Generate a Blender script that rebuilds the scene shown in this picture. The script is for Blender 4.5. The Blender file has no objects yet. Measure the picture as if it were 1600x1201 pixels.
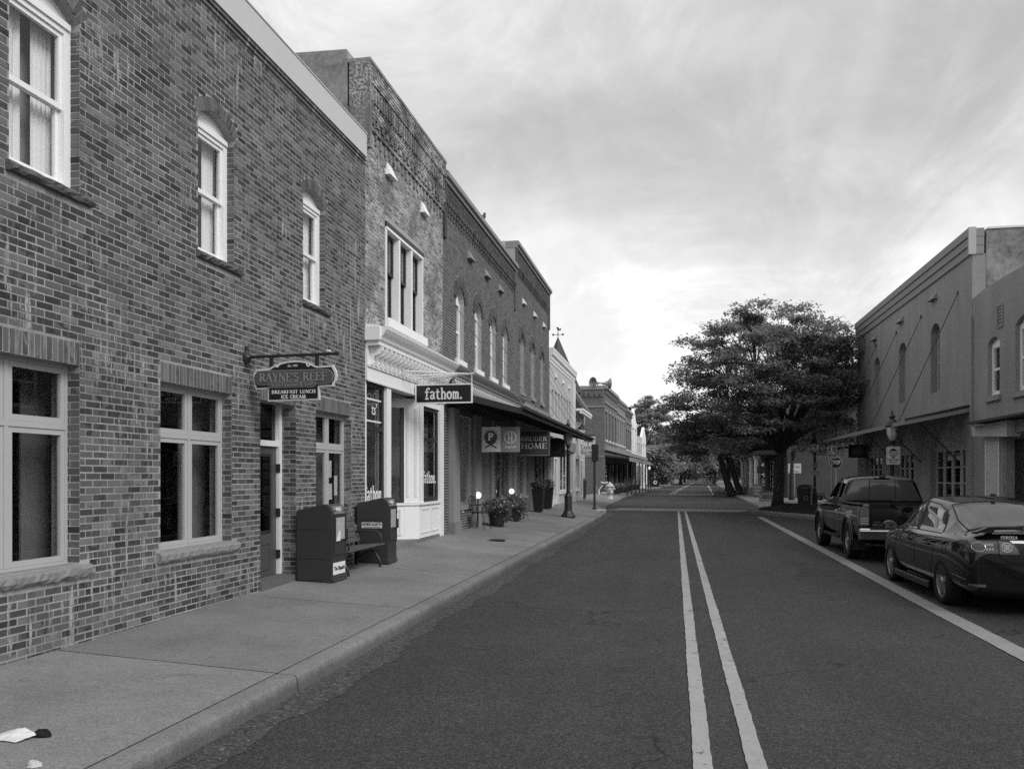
import bpy, bmesh, math, random
from mathutils import Vector, Matrix
random.seed(7)
R = math.radians
SC = bpy.context.scene
COL = SC.collection

# ---------------------------------------------------------------- camera
cam_d = bpy.data.cameras.new('camera'); cam = bpy.data.objects.new('camera', cam_d); COL.objects.link(cam)
cam.location = (0, 0, 1.75); cam.rotation_euler = (R(90), 0, R(11.18))
cam_d.sensor_width = 36; cam_d.lens = 36*1290/1600; cam_d.shift_y = 142.5/1600
cam_d.clip_start = 0.05; cam_d.clip_end = 6000
SC.camera = cam

# ---------------------------------------------------------------- sky, sun, exposure
SUN_AZ = 122.0     # degrees clockwise from +Y (street direction) towards +X
SUN_EL = 40.0
world = bpy.data.worlds.new('World'); SC.world = world; world.use_nodes = True
wn, wl = world.node_tree.nodes, world.node_tree.links
wn.clear()
def W(t, **kw):
    n = wn.new(t)
    for k, v in kw.items(): setattr(n, k, v)
    return n
def wmath(op, a, b=None, clamp=False):
    n = W('ShaderNodeMath', operation=op, use_clamp=clamp)
    for i, s in enumerate((a, b)):
        if s is None: continue
        if isinstance(s, (int, float)): n.inputs[i].default_value = s
        else: wl.new(s, n.inputs[i])
    return n.outputs[0]
sky = W('ShaderNodeTexSky', sky_type='NISHITA', sun_disc=False)
sky.sun_elevation = R(SUN_EL); sky.sun_rotation = R(SUN_AZ); sky.dust_density = 2.0; sky.air_density = 1.0
bw = W('ShaderNodeRGBToBW'); wl.new(sky.outputs[0], bw.inputs[0])
tc = W('ShaderNodeTexCoord')
sep = W('ShaderNodeSeparateXYZ'); wl.new(tc.outputs['Generated'], sep.inputs[0])
zc = wmath('MAXIMUM', sep.outputs[2], 0.0)
den = wmath('ADD', zc, 0.36)
px = wmath('DIVIDE', sep.outputs[0], den); py = wmath('DIVIDE', sep.outputs[1], den)
comb = W('ShaderNodeCombineXYZ'); wl.new(px, comb.inputs[0]); wl.new(py, comb.inputs[1])
SKY_A, SKY_B, SKY_C, STREAK = (3.82, 6.12, 0.0), (-8.65, 0.25, 0.0), (5.2, 0.6, 0.0), 10; SKY_D = (-1.73, -5.4, 0.0)
CLOUD_DARK, CLOUD_LIT = 2.9, 6.6
def cloud(rot, sx, sy, scale, detail, rough, dist, loc):
    m = W('ShaderNodeMapping'); m.inputs['Rotation'].default_value = (0, 0, R(rot)); m.inputs['Scale'].default_value = (sx, sy, 1)
    m.inputs['Location'].default_value = loc
    wl.new(comb.outputs[0], m.inputs[0])
    n = W('ShaderNodeTexNoise'); n.inputs['Scale'].default_value = scale; n.inputs['Detail'].default_value = detail
    n.inputs['Roughness'].default_value = rough; n.inputs['Distortion'].default_value = dist
    wl.new(m.outputs[0], n.inputs['Vector'])
    return n.outputs['Fac']
def wramp(v, a, b):
    n = W('ShaderNodeMapRange', interpolation_type='SMOOTHSTEP'); n.inputs[1].default_value = a; n.inputs[2].default_value = b
    wl.new(v, n.inputs[0]); return n.outputs[0]
big = wramp(cloud(8, 0.7, 1.0, 0.75, 5, 0.52, 0.5, SKY_A), 0.40, 0.60)           # large soft sheets
wisp = wramp(cloud(STREAK+14, 1.5, 0.70, 1.2, 11, 0.70, 1.1, SKY_B), 0.45, 0.62)       # drawn-out cirrus
fine = wramp(cloud(-20, 1.4, 1.0, 3.0, 9, 0.70, 0.7, SKY_C), 0.38, 0.72)
rid = wmath('SUBTRACT', 1.0, wmath('ABSOLUTE', wmath('SUBTRACT', wmath('MULTIPLY', cloud(STREAK-6, 2.4, 0.22, 0.8, 5, 0.5, 0.25, SKY_D), 2.0), 1.0)))
rid = wmath('MULTIPLY', wramp(rid, 0.91, 1.0), wramp(cloud(30, 1, 1, 0.9, 2, 0.5, 0.0, (-5.78, -4.53, 0)), 0.40, 0.58))   # thin drawn streaks
low = wmath('SUBTRACT', 1.0, wramp(zc, 0.06, 0.55))
cl = wmath('ADD', wmath('MULTIPLY', big, 0.46), wmath('MULTIPLY', wmath('MULTIPLY', wisp, wmath('ADD', wmath('MULTIPLY', big, 0.6), 0.4)), 0.36))
cl = wmath('ADD', cl, wmath('MULTIPLY', fine, 0.20))
cl = wmath('ADD', cl, wmath('MULTIPLY', rid, 0.09))
cl = wmath('ADD', cl, wmath('MULTIPLY', low, 0.23), True)
clv = wmath('ADD', wmath('MULTIPLY', cl, CLOUD_LIT-CLOUD_DARK), CLOUD_DARK)
thin = wmath('MULTIPLY', bw.outputs[0], 0.12)
val = wmath('ADD', clv, thin)
bgc = W('ShaderNodeCombineColor')
for i in range(3): wl.new(val, bgc.inputs[i])
bg = W('ShaderNodeBackground'); bg.inputs['Strength'].default_value = 0.1
wl.new(bgc.outputs[0], bg.inputs[0])
wo = W('ShaderNodeOutputWorld'); wl.new(bg.outputs[0], wo.inputs[0])

sd = bpy.data.lights.new('sun', 'SUN'); sd.energy = 1.35; sd.angle = R(28); sd.color = (1, 1, 1)
so = bpy.data.objects.new('sun', sd); COL.objects.link(so)
az, el = R(SUN_AZ), R(SUN_EL)
sdir = Vector((math.sin(az)*math.cos(el), math.cos(az)*math.cos(el), math.sin(el)))
so.rotation_euler = sdir.to_track_quat('Z', 'Y').to_euler(); so.location = sdir*200
SC.cycles.use_denoising = False
vs = SC.view_settings
vs.view_transform = 'Standard'; vs.look = 'None'; vs.exposure = 0.66; vs.gamma = 1.0; vs.use_curve_mapping = False

# ---------------------------------------------------------------- helpers

class MB:
    """collects faces; build() links them as one mesh object"""
    def __init__(s): s.v = []; s.f = []; s.uv = None
    def q(s, *pts):
        n = len(s.v); s.v.extend([tuple(p) for p in pts]); s.f.append(tuple(range(n, n+len(pts)))); return s
    def box(s, x0, x1, y0, y1, z0, z1):
        if x0 > x1: x0, x1 = x1, x0
        if y0 > y1: y0, y1 = y1, y0
        if z0 > z1: z0, z1 = z1, z0
        n = len(s.v)
        s.v += [(x0,y0,z0),(x1,y0,z0),(x1,y1,z0),(x0,y1,z0),(x0,y0,z1),(x1,y0,z1),(x1,y1,z1),(x0,y1,z1)]
        s.f += [(n,n+3,n+2,n+1),(n+4,n+5,n+6,n+7),(n,n+1,n+5,n+4),(n+1,n+2,n+6,n+5),(n+2,n+3,n+7,n+6),(n+3,n,n+4,n+7)]
        return s
    def hexa(s, p):   # 8 corners, same order as box
        n = len(s.v); s.v += [tuple(q) for q in p]
        s.f += [(n,n+3,n+2,n+1),(n+4,n+5,n+6,n+7),(n,n+1,n+5,n+4),(n+1,n+2,n+6,n+5),(n+2,n+3,n+7,n+6),(n+3,n,n+4,n+7)]
        return s
    def prism(s, poly, d0, d1, axis='y'):
        """poly = 2-D outline (ccw); axis y: (x,z) outline, x: (y,z), z: (x,y)"""
        def m(p, d):
            if axis == 'y': return (p[0], d, p[1])
            if axis == 'x': return (d, p[0], p[1])
            return (p[0], p[1], d)
        n = len(s.v); k = len(poly)
        s.v += [m(p, d0) for p in poly] + [m(p, d1) for p in poly]
        s.f.append(tuple(range(n, n+k))[::-1]); s.f.append(tuple(range(n+k, n+2*k)))
        for i in range(k):
            j = (i+1) % k; s.f.append((n+i, n+j, n+k+j, n+k+i))
        return s
    def tube(s, pts, r, k=8, caps=True):
        pts = [Vector(p) for p in pts]; rs = r if isinstance(r, (list, tuple)) else [r]*len(pts)
        n0 = len(s.v); prev = None
        for i, p in enumerate(pts):
            if i == 0: t = pts[1]-p
            elif i == len(pts)-1: t = p-pts[i-1]
            else: t = (pts[i+1]-p).normalized()+(p-pts[i-1]).normalized()
            t.normalize()
            if prev is None:
                a = Vector((0,0,1)) if abs(t.z) < .9 else Vector((1,0,0))
                u = t.cross(a).normalized()
            else:
                u = (prev-t*prev.dot(t)); u = u.normalized() if u.length > 1e-6 else t.orthogonal().normalized()
            prev = u; w = t.cross(u)
            for j in range(k):
                an = 2*math.pi*j/k; q = p+(u*math.cos(an)+w*math.sin(an))*rs[i]; s.v.append(tuple(q))
        for i in range(len(pts)-1):
            for j in range(k):
                a = n0+i*k+j; b = n0+i*k+(j+1) % k; s.f.append((a, b, b+k, a+k))
        if caps:
            s.f.append(tuple(range(n0, n0+k))[::-1]); e = n0+(len(pts)-1)*k; s.f.append(tuple(range(e, e+k)))
        return s
    def lathe(s, prof, c=(0,0,0), k=16, axis='z', caps=True):
        n0 = len(s.v)
        for r, h in prof:
            for j in range(k):
                an = 2*math.pi*j/k
                if axis == 'z': p = (c[0]+r*math.cos(an), c[1]+r*math.sin(an), c[2]+h)
                elif axis == 'x': p = (c[0]+h, c[1]+r*math.cos(an), c[2]+r*math.sin(an))
                else: p = (c[0]+r*math.sin(an), c[1]+h, c[2]+r*math.cos(an))
                s.v.append(p)
        for i in range(len(prof)-1):
            for j in range(k):
                a = n0+i*k+j; b = n0+i*k+(j+1) % k; s.f.append((a, b, b+k, a+k))
        if caps: s.f.append(tuple(range(n0, n0+k))[::-1]); e = n0+(len(prof)-1)*k; s.f.append(tuple(range(e, e+k)))
        return s
    def xf(s, M, start=0):
        for i in range(start, len(s.v)): s.v[i] = tuple(M @ Vector(s.v[i]))
        return s
    def build(s, name, mat, parent=None, smooth=False, world=True, kind=None):
        off = Vector((0, 0, 0)); p = parent
        if world:
            while p is not None: off += p.location; p = p.parent
        me = bpy.data.meshes.new(name)
        vv = s.v if off.length == 0 else [(a-off.x, b-off.y, c-off.z) for a, b, c in s.v]
        me.from_pydata(vv, [], s.f); me.update()
        if mat is not None: me.materials.append(mat)
        if smooth: me.shade_smooth() if smooth is True else me.shade_smooth()
        o = bpy.data.objects.new(name, me); COL.objects.link(o)
        if parent is not None: o.parent = parent
        if kind: o['kind'] = kind
        return o
def autosmooth(o, ang=40):
    me = o.data; me.shade_smooth(); me.set_sharp_from_angle(angle=R(ang)); return o
def tag(o, label, cat, group=None, kind=None):
    if label: o['label'] = label
    if cat: o['category'] = cat
    if group: o['group'] = group
    if kind: o['kind'] = kind
    return o
def thing(name, label, cat, loc=(0,0,0), rz=0, group=None):
    o = bpy.data.objects.new(name, None); o.empty_display_size = .2; COL.objects.link(o)
    o.location = loc; o.rotation_euler = (0, 0, rz)
    return tag(o, label, cat, group)
def part(name, fn, mat, parent, smooth=False, kind=None):
    b = MB(); fn(b); return b.build(name, mat, parent, smooth, kind=kind)
def boxpart(name, mat, parent, *a):
    return MB().box(*a).build(name, mat, parent)
def share(name, mesh, parent, loc=(0,0,0), rot=(0,0,0), scale=(1,1,1)):
    o = bpy.data.objects.new(name, mesh); COL.objects.link(o); o.parent = parent
    o.location = loc; o.rotation_euler = rot; o.scale = scale; return o
def copy_tree(o, parent=None):
    c = o.copy(); COL.objects.link(c); c.parent = parent
    for ch in o.children: copy_tree(ch, c)
    return c

# ---------------------------------------------------------------- materials (all neutral: the picture is black and white)
def mat(name, base=.5, rough=.7, spec=.4, var=.0, vscale=6.0, var2=.0, vscale2=40.0, bump=0.0, bscale=60.0, stretch=(1,1,1),
        metal=0.0, coat=0.0, emit=None, obj=False, rnd=0.0, bdist=.004):
    m = bpy.data.materials.new(name); m.use_nodes = True
    nt = m.node_tree; N, L = nt.nodes, nt.links
    p = N['Principled BSDF']
    p.inputs['Base Color'].default_value = (base, base, base, 1); p.inputs['Roughness'].default_value = rough
    p.inputs['Metallic'].default_value = metal; p.inputs['Specular IOR Level'].default_value = spec
    if coat: p.inputs['Coat Weight'].default_value = coat; p.inputs['Coat Roughness'].default_value = .04
    if emit:
        p.inputs['Emission Color'].default_value = (1, 1, 1, 1); p.inputs['Emission Strength'].default_value = emit
    co = None
    if var or var2 or bump:
        t = N.new('ShaderNodeTexCoord'); mp = N.new('ShaderNodeMapping'); mp.inputs['Scale'].default_value = stretch
        if obj: L.new(t.outputs['Object'], mp.inputs[0])
        else:
            g = N.new('ShaderNodeNewGeometry'); L.new(g.outputs['Position'], mp.inputs[0])
        co = mp.outputs[0]
    def noise(sc, det=6, ro=.6):
        n = N.new('ShaderNodeTexNoise'); n.inputs['Scale'].default_value = sc; n.inputs['Detail'].default_value = det
        n.inputs['Roughness'].default_value = ro; L.new(co, n.inputs['Vector']); return n.outputs['Fac']
    def mth(op, a, b):
        n = N.new('ShaderNodeMath'); n.operation = op
        for i, s in enumerate((a, b)):
            if isinstance(s, (int, float)): n.inputs[i].default_value = s
            else: L.new(s, n.inputs[i])
        return n.outputs[0]
    v = None
    if var: v = mth('MULTIPLY', mth('SUBTRACT', noise(vscale), .5), var*2)
    if var2:
        w = mth('MULTIPLY', mth('SUBTRACT', noise(vscale2, 3, .7), .5), var2*2); v = w if v is None else mth('ADD', v, w)
    if rnd:
        oi = N.new('ShaderNodeObjectInfo'); w = mth('MULTIPLY', mth('SUBTRACT', oi.outputs['Random'], .5), rnd*2); v = w if v is None else mth('ADD', v, w)
    if v is not None:
        f = mth('MULTIPLY', mth('MAXIMUM', mth('ADD', v, 1.0), .12), base)
        cc = N.new('ShaderNodeCombineColor')
        for i in range(3): L.new(f, cc.inputs[i])
        L.new(cc.outputs[0], p.inputs['Base Color'])
        rr = mth('ADD', mth('MULTIPLY', v, -.15), rough); L.new(rr, p.inputs['Roughness'])
    if bump:
        b = N.new('ShaderNodeBump'); b.inputs['Strength'].default_value = bump; b.inputs['Distance'].default_value = bdist
        L.new(noise(bscale, 5, .7), b.inputs['Height']); L.new(b.outputs[0], p.inputs['Normal'])
    m['h'] = 0
    return m
class NT:
    """small helper to write shader trees"""
    def __init__(s, m): s.N = m.node_tree.nodes; s.L = m.node_tree.links
    def n(s, t, ins=None, **kw):
        x = s.N.new(t)
        for k, v in kw.items(): setattr(x, k, v)
        for k, v in (ins or {}).items():
            if hasattr(v, 'is_output'): s.L.new(v, x.inputs[k])
            else: x.inputs[k].default_value = v
        return x
    def m(s, op, a, b=0.0, c=None, clamp=False):
        d = {0: a, 1: b}
        if c is not None: d[2] = c
        return s.n('ShaderNodeMath', d, operation=op, use_clamp=clamp).outputs[0]
    def noise(s, vec, sc, det=5, ro=.6, dist=0.0):
        return s.n('ShaderNodeTexNoise', {'Vector': vec, 'Scale': sc, 'Detail': det, 'Roughness': ro, 'Distortion': dist}).outputs['Fac']
    def step(s, v, a, b):
        return s.n('ShaderNodeMapRange', {0: v, 1: a, 2: b}, interpolation_type='SMOOTHSTEP').outputs[0]
    def mapping(s, vec, sc=(1,1,1), loc=(0,0,0), rot=(0,0,0)):
        return s.n('ShaderNodeMapping', {0: vec, 'Scale': sc, 'Location': loc, 'Rotation': rot}).outputs[0]
    def pos(s): return s.n('ShaderNodeNewGeometry').outputs['Position']
    def grey(s, v): return s.n('ShaderNodeCombineColor', {0: v, 1: v, 2: v}).outputs[0]
    def mix(s, f, a, b):  # float mix
        return s.m('ADD', s.m('MULTIPLY', a, s.m('SUBTRACT', 1.0, f)), s.m('MULTIPLY', b, f))
    def bump(s, h, st, di=.004): return s.n('ShaderNodeBump', {'Height': h, 'Strength': st, 'Distance': di}).outputs[0]
def newmat(name):
    m = bpy.data.materials.new(name); m.use_nodes = True; return m, NT(m), m.node_tree.nodes['Principled BSDF']

def brick_material(name, island, base=.108, spread=1.1, dark=.030, efflo=.75, paint=0.0):
    m, t, p = newmat(name)
    pos = t.pos()
    if island: rnd = t.n('ShaderNodeNewGeometry').outputs['Random Per Island']
    else: rnd = t.n('ShaderNodeObjectInfo').outputs['Random']
    r2 = t.m('FRACT', t.m('MULTIPLY', rnd, 17.31)); r3 = t.m('FRACT', t.m('MULTIPLY', rnd, 71.7))
    v = t.m('ADD', 1.0-spread*.5, t.m('MULTIPLY', rnd, spread))
    v = t.m('MULTIPLY', v, base)
    # burnt ends and dark headers: a dark flash over part of some bricks
    fl = t.step(t.noise(pos, 9.0, 2, .5), .50, .62)
    dk = t.m('MULTIPLY', t.m('MULTIPLY', t.step(r2, .50, .66), .80), t.m('MAXIMUM', fl, t.step(r3, .78, .8)))
    v = t.mix(dk, v, dark)
    v = t.m('MULTIPLY', v, t.m('ADD', .50, t.m('MULTIPLY', t.noise(pos, 55.0, 6, .8), 1.0)))
    v = t.m('MULTIPLY', v, t.m('ADD', .68, t.m('MULTIPLY', t.noise(pos, .9, 4, .6), .64)))
    v = t.m('MULTIPLY', v, t.m('SUBTRACT', 1.0, t.m('MULTIPLY', t.step(t.noise(t.mapping(pos, (1, 5, .55)), 1.1, 6, .65), .54, .70), .38)))
    if efflo:
        st = t.noise(t.mapping(pos, (1, 9, 1.1)), 1.6, 7, .72)
        ar = t.noise(pos, .55, 3, .5)
        e = t.m('MULTIPLY', t.step(st, .55, .64), t.step(ar, .46, .56))
        v = t.mix(t.m('MULTIPLY', e, efflo), v, .46)
    if paint:
        a = t.noise(pos, 22.0, 6, .7); b = t.noise(pos, 1.3, 4, .55)
        e = t.m('MULTIPLY', t.step(t.m('ADD', a, t.m('MULTIPLY', r3, .14)), .50, .64), t.step(b, .34, .58))
        v = t.mix(t.m('MULTIPLY', e, paint), v, .56)
    t.L.new(t.grey(v), p.inputs['Base Color'])
    p.inputs['Roughness'].default_value = .85; p.inputs['Specular IOR Level'].default_value = .25
    t.L.new(t.bump(t.noise(pos, 110.0, 5, .7), .6, .004), p.inputs['Normal'])
    return m
M = {}
M['brick'] = brick_material('brick_single', False)
M['brick_many'] = brick_material('brick_field', True)
M['brick_arch'] = brick_material('brick_arch', False, base=.125, spread=.45, dark=.06, efflo=.3)
M['brick_old'] = brick_material('brick_washed', True, base=.13, spread=.7, efflo=.3, paint=.85)
M['brick_old1'] = brick_material('brick_washed_single', False, base=.13, spread=.7, efflo=.3, paint=.7)
M['brick_dark'] = brick_material('brick_dark', True, base=.095, spread=.45, dark=.05, efflo=.2)
M['brick_dark1'] = brick_material('brick_dark_single', False, base=.095, spread=.45, dark=.05, efflo=.2)
M['mortar'] = mat('mortar', .31, .95, .2, var=.75, vscale=1.7, var2=.45, vscale2=38, bump=.5, bscale=140)
M['mortar_lt'] = mat('mortar_pale', .36, .95, .2, var=.25, vscale=3, var2=.2, vscale2=60, bump=.5, bscale=140)
M['white'] = mat('white_paint', .82, .45, .4, var=.05, vscale=3, var2=.05, vscale2=30, bump=.08, bscale=40)
M['white2'] = mat('white_paint_worn', .72, .55, .35, var=.12, vscale=4, var2=.10, vscale2=45, bump=.15, bscale=50)
M['vinyl'] = mat('grey_vinyl', .42, .45, .4, var=.06, vscale=4, var2=.03, vscale2=50)
M['fascia'] = mat('fascia_metal', .52, .5, .4, var=.08, vscale=1.2, stretch=(1, 1, .3), var2=.05, vscale2=20)
M['stucco'] = mat('grey_stucco', .24, .92, .2, var=1.1, vscale=1.3, var2=.7, vscale2=9, bump=.6, bscale=30)
M['stucco_lt'] = mat('pale_stucco', .48, .9, .2, var=.10, vscale=1.2, var2=.08, vscale2=18, bump=.4, bscale=60)
M['plaster_dk'] = mat('dark_plaster', .28, .8, .3, var=.34, vscale=.7, stretch=(1, 2.2, .5), var2=.22, vscale2=24, bump=.8, bscale=32, bdist=.008)
M['trim_mid'] = mat('mid_trim', .26, .7, .3, var=.08, vscale=2, var2=.06, vscale2=40)
M['stone_dk'] = mat('dark_sill_stone', .12, .9, .25, var=.25, vscale=7, var2=.3, vscale2=60, bump=.9, bscale=38, bdist=.012)
M['stone'] = mat('sill_stone', .23, .9, .25, var=.18, vscale=7, var2=.25, vscale2=60, bump=.9, bscale=38, bdist=.012)
M['black'] = mat('black_metal', .022, .42, .5, var=.2, vscale=8)
M['iron'] = mat('cast_iron', .030, .5, .5, var=.3, vscale=14, bump=.15, bscale=60)
M['darkwood'] = mat('dark_frame', .03, .5, .4, var=.2, vscale=10)
M['door'] = mat('door_paint', .075, .4, .45, var=.1, vscale=4)
M['wood'] = mat('weathered_slat', .085, .75, .3, var=.35, vscale=5, stretch=(6, .8, 6), var2=.2, vscale2=60, bump=.3, bscale=50)
M['room'] = mat('room_wall', .10, .9, .1)
M['roofing'] = mat('tar_roof', .05, .95, .1, var=.3, vscale=3)
M['curtain'] = mat('white_curtain', .85, .9, .1, var=.06, vscale=5, stretch=(1, 8, .3))
M['interior'] = mat('pale_interior', .30, .8, .2, var=.4, vscale=2.2)
M['paper'] = mat('printed_paper', .55, .8, .2, var=.45, vscale=26, stretch=(1, 1, 2.2))
M['label'] = mat('white_label', .70, .6, .3)
M['ink'] = mat('black_ink', .02, .6, .3)
M['lettering'] = mat('white_lettering', .78, .5, .3)
M['chrome'] = mat('chrome', .75, .14, .5, metal=1.0)
M['steel'] = mat('galvanised_steel', .36, .45, .5, metal=.6, var=.15, vscale=12)
M['lamp_lit'] = mat('lit_globe', .8, .4, .3, emit=.8)
M['bulb'] = mat('lit_bulb', .8, .4, .3, emit=5.0)
def glass_material(name, tint=.9, ior=1.5, rough=.0, refl=1.0):
    m = bpy.data.materials.new(name); m.use_nodes = True; t = NT(m); t.N.clear()
    fr = t.n('ShaderNodeFresnel', {'IOR': ior}).outputs[0]
    bf = t.n('ShaderNodeNewGeometry').outputs['Backfacing']
    fr = t.m('MULTIPLY', fr, t.m('MULTIPLY', t.m('SUBTRACT', 1.0, bf), refl), clamp=True)
    tr = t.n('ShaderNodeBsdfTransparent', {0: (tint, tint, tint, 1)}).outputs[0]
    gl = t.n('ShaderNodeBsdfGlossy', {'Color': (1, 1, 1, 1), 'Roughness': rough}).outputs[0]
    mx = t.n('ShaderNodeMixShader', {0: fr, 1: tr, 2: gl}).outputs[0]
    o = t.n('ShaderNodeOutputMaterial'); t.L.new(mx, o.inputs[0]); return m
M['glass'] = glass_material('window_glass', .93, 1.5)
M['glass_dk'] = glass_material('tinted_glass', .30, 1.55)
M['glass_car'] = glass_material('car_glass', .16, 1.6, refl=1.7)
M['lantern'] = mat('frosted_glass', .62, .35, .5, var=.25, vscale=14)

def asphalt(name, base, spk=1.0, coarse=1.0):
    m, t, p = newmat(name); pos = t.pos()
    def cells(sc):
        vo = t.n('ShaderNodeTexVoronoi', {'Vector': pos, 'Scale': sc/coarse}); return t.n('ShaderNodeSeparateColor', {0: vo.outputs['Color']}).outputs[0], vo.outputs['Distance']
    r1, d1 = cells(85.0); r2, d2 = cells(38.0)
    b = t.noise(pos, 14.0, 5, .7); c = t.noise(pos, .45, 4, .6); c2 = t.noise(t.mapping(pos, (1.3, .10, 1)), .9, 4, .55); c3 = t.noise(pos, 2.2, 5, .65)
    v = t.m('ADD', .42, t.m('MULTIPLY', t.m('POWER', r1, 1.6), 1.05))                    # stone by stone
    v = t.m('MULTIPLY', v, t.m('ADD', .80, t.m('MULTIPLY', d1, .6)))
    v = t.m('ADD', v, t.m('MULTIPLY', t.m('MULTIPLY', t.step(r2, .90, .98), t.m('SUBTRACT', 1.0, t.step(d2, .10, .34))), 2.2*spk))   # pale aggregate
    v = t.m('MULTIPLY', v, t.m('SUBTRACT', 1.0, t.m('MULTIPLY', t.step(t.noise(pos, 30.0, 3, .6), .60, .72), .5)))                  # open pores
    v = t.m('MULTIPLY', v, t.m('ADD', .65, t.m('MULTIPLY', b, .70)))
    v = t.m('MULTIPLY', v, t.m('ADD', .62, t.m('MULTIPLY', c, .76))); v = t.m('MULTIPLY', v, t.m('ADD', .70, t.m('MULTIPLY', c2, .60))); v = t.m('MULTIPLY', v, t.m('ADD', .78, t.m('MULTIPLY', c3, .44)))
    ce = t.n('ShaderNodeTexVoronoi', {'Vector': t.n('ShaderNodeVectorMath', {0: pos, 1: t.n('ShaderNodeTexNoise', {'Vector': pos, 'Scale': 1.6, 'Detail': 5.0}).outputs['Color']}, operation='ADD').outputs[0], 'Scale': .42}, feature='DISTANCE_TO_EDGE').outputs['Distance']
    v = t.m('MULTIPLY', v, t.m('SUBTRACT', 1.0, t.m('MULTIPLY', t.m('MULTIPLY', t.m('SUBTRACT', 1.0, t.step(ce, .003, .009)), t.step(t.noise(pos, .35, 3, .5), .50, .56)), .6)))   # hairline cracks
    st = t.m('MULTIPLY', t.step(t.noise(pos, .9, 5, .6), .60, .74), .42); v = t.m('MULTIPLY', v, t.m('SUBTRACT', 1.0, st))           # oil and tyre stains
    v = t.m('MULTIPLY', v, base)
    t.L.new(t.grey(v), p.inputs['Base Color']); p.inputs['Roughness'].default_value = .80; p.inputs['Specular IOR Level'].default_value = .35
    t.L.new(t.bump(t.m('ADD', t.m('MULTIPLY', d1, -1.0), b), 1.0, .008), p.inputs['Normal']); return m
M['asphalt'] = asphalt('asphalt', .048)
M['gutter'] = asphalt('gutter_asphalt', .066, 1.6, 1.5)
M['asphalt2'] = asphalt('asphalt_old', .066, .6)
def concrete(name, base, face=0.0):
    m, t, p = newmat(name); pos = t.pos()
    vo = t.n('ShaderNodeTexVoronoi', {'Vector': pos, 'Scale': 110.0}); r1 = t.n('ShaderNodeSeparateColor', {0: vo.outputs['Color']}).outputs[0]
    a = t.noise(pos, 45.0, 4, .75); b = t.noise(t.mapping(pos, (1, 3.0, 1)), 6.0, 5, .6); c = t.noise(pos, .8, 5, .6); d = t.noise(pos, 2.4, 4, .6)
    r = t.n('ShaderNodeObjectInfo').outputs['Random']
    v = t.m('ADD', .76, t.m('MULTIPLY', r1, .48)); v = t.m('MULTIPLY', v, t.m('ADD', .70, t.m('MULTIPLY', a, .60))); v = t.m('MULTIPLY', v, t.m('ADD', .80, t.m('MULTIPLY', b, .40)))
    v = t.m('MULTIPLY', v, t.m('ADD', .55, t.m('MULTIPLY', c, .90))); v = t.m('MULTIPLY', v, t.m('ADD', .92, t.m('MULTIPLY', r, .16)))
    v = t.m('MULTIPLY', v, t.m('SUBTRACT', 1.0, t.m('MULTIPLY', t.step(d, .62, .76), .26)))
    gum = t.n('ShaderNodeTexVoronoi', {'Vector': pos, 'Scale': 2.3}); gr = t.n('ShaderNodeSeparateColor', {0: gum.outputs['Color']}).outputs[0]
    v = t.m('MULTIPLY', v, t.m('SUBTRACT', 1.0, t.m('MULTIPLY', t.m('MULTIPLY', t.step(gr, .52, .54), t.m('SUBTRACT', 1.0, t.step(gum.outputs['Distance'], .035, .055))), .55)))   # trodden spots
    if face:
        zs = t.n('ShaderNodeSeparateXYZ', {0: pos}).outputs[2]; face_shade = t.m('MULTIPLY', t.m('SUBTRACT', 1.0, t.step(t.m('ADD', zs, t.m('MULTIPLY', t.noise(t.mapping(pos, (1, 1.5, 1)), 5.0, 5, .7), .10)), .09, .20)), face)
        v = t.m('MULTIPLY', v, t.m('SUBTRACT', 1.0, face_shade))                          # shade painted into the kerb face, deepest near the road
    v = t.m('MULTIPLY', v, base)
    t.L.new(t.grey(v), p.inputs['Base Color']); p.inputs['Roughness'].default_value = .9; p.inputs['Specular IOR Level'].default_value = .25
    t.L.new(t.bump(t.m('ADD', a, t.m('MULTIPLY', r1, .4)), .5, .004), p.inputs['Normal']); return m
M['concrete'] = concrete('pavement_concrete', .195)
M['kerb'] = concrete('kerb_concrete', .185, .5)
M['jointdirt'] = mat('joint_dirt', .022, .95, .1, var=.3, vscale=20)
def paintmat(name, base):
    m, t, p = newmat(name); pos = t.pos()
    cr = t.step(t.noise(t.mapping(pos, (1, 1, 1)), 7.0, 8, .72), .57, .62)
    cr = t.m('MULTIPLY', cr, t.step(t.noise(pos, .9, 3, .5), .44, .58))
    sp = t.step(t.noise(pos, 60.0, 4, .75), .53, .66)
    w = t.m('MAXIMUM', t.m('MULTIPLY', cr, .9), t.m('MULTIPLY', sp, .45))
    v = t.m('MULTIPLY', base, t.m('ADD', .75, t.m('MULTIPLY', t.noise(pos, 3.0, 5, .6), .5)))
    v = t.m('MULTIPLY', v, t.m('ADD', .8, t.m('MULTIPLY', t.noise(pos, 200.0, 3, .7), .4)))
    v = t.mix(w, v, .05)
    t.L.new(t.grey(v), p.inputs['Base Color']); p.inputs['Roughness'].default_value = .75
    t.L.new(t.bump(t.noise(pos, 160.0, 4, .7), .6, .004), p.inputs['Normal']); return m
M['roadpaint'] = paintmat('road_paint', .33)
M['roadpaint2'] = paintmat('road_paint_worn', .26)
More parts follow.
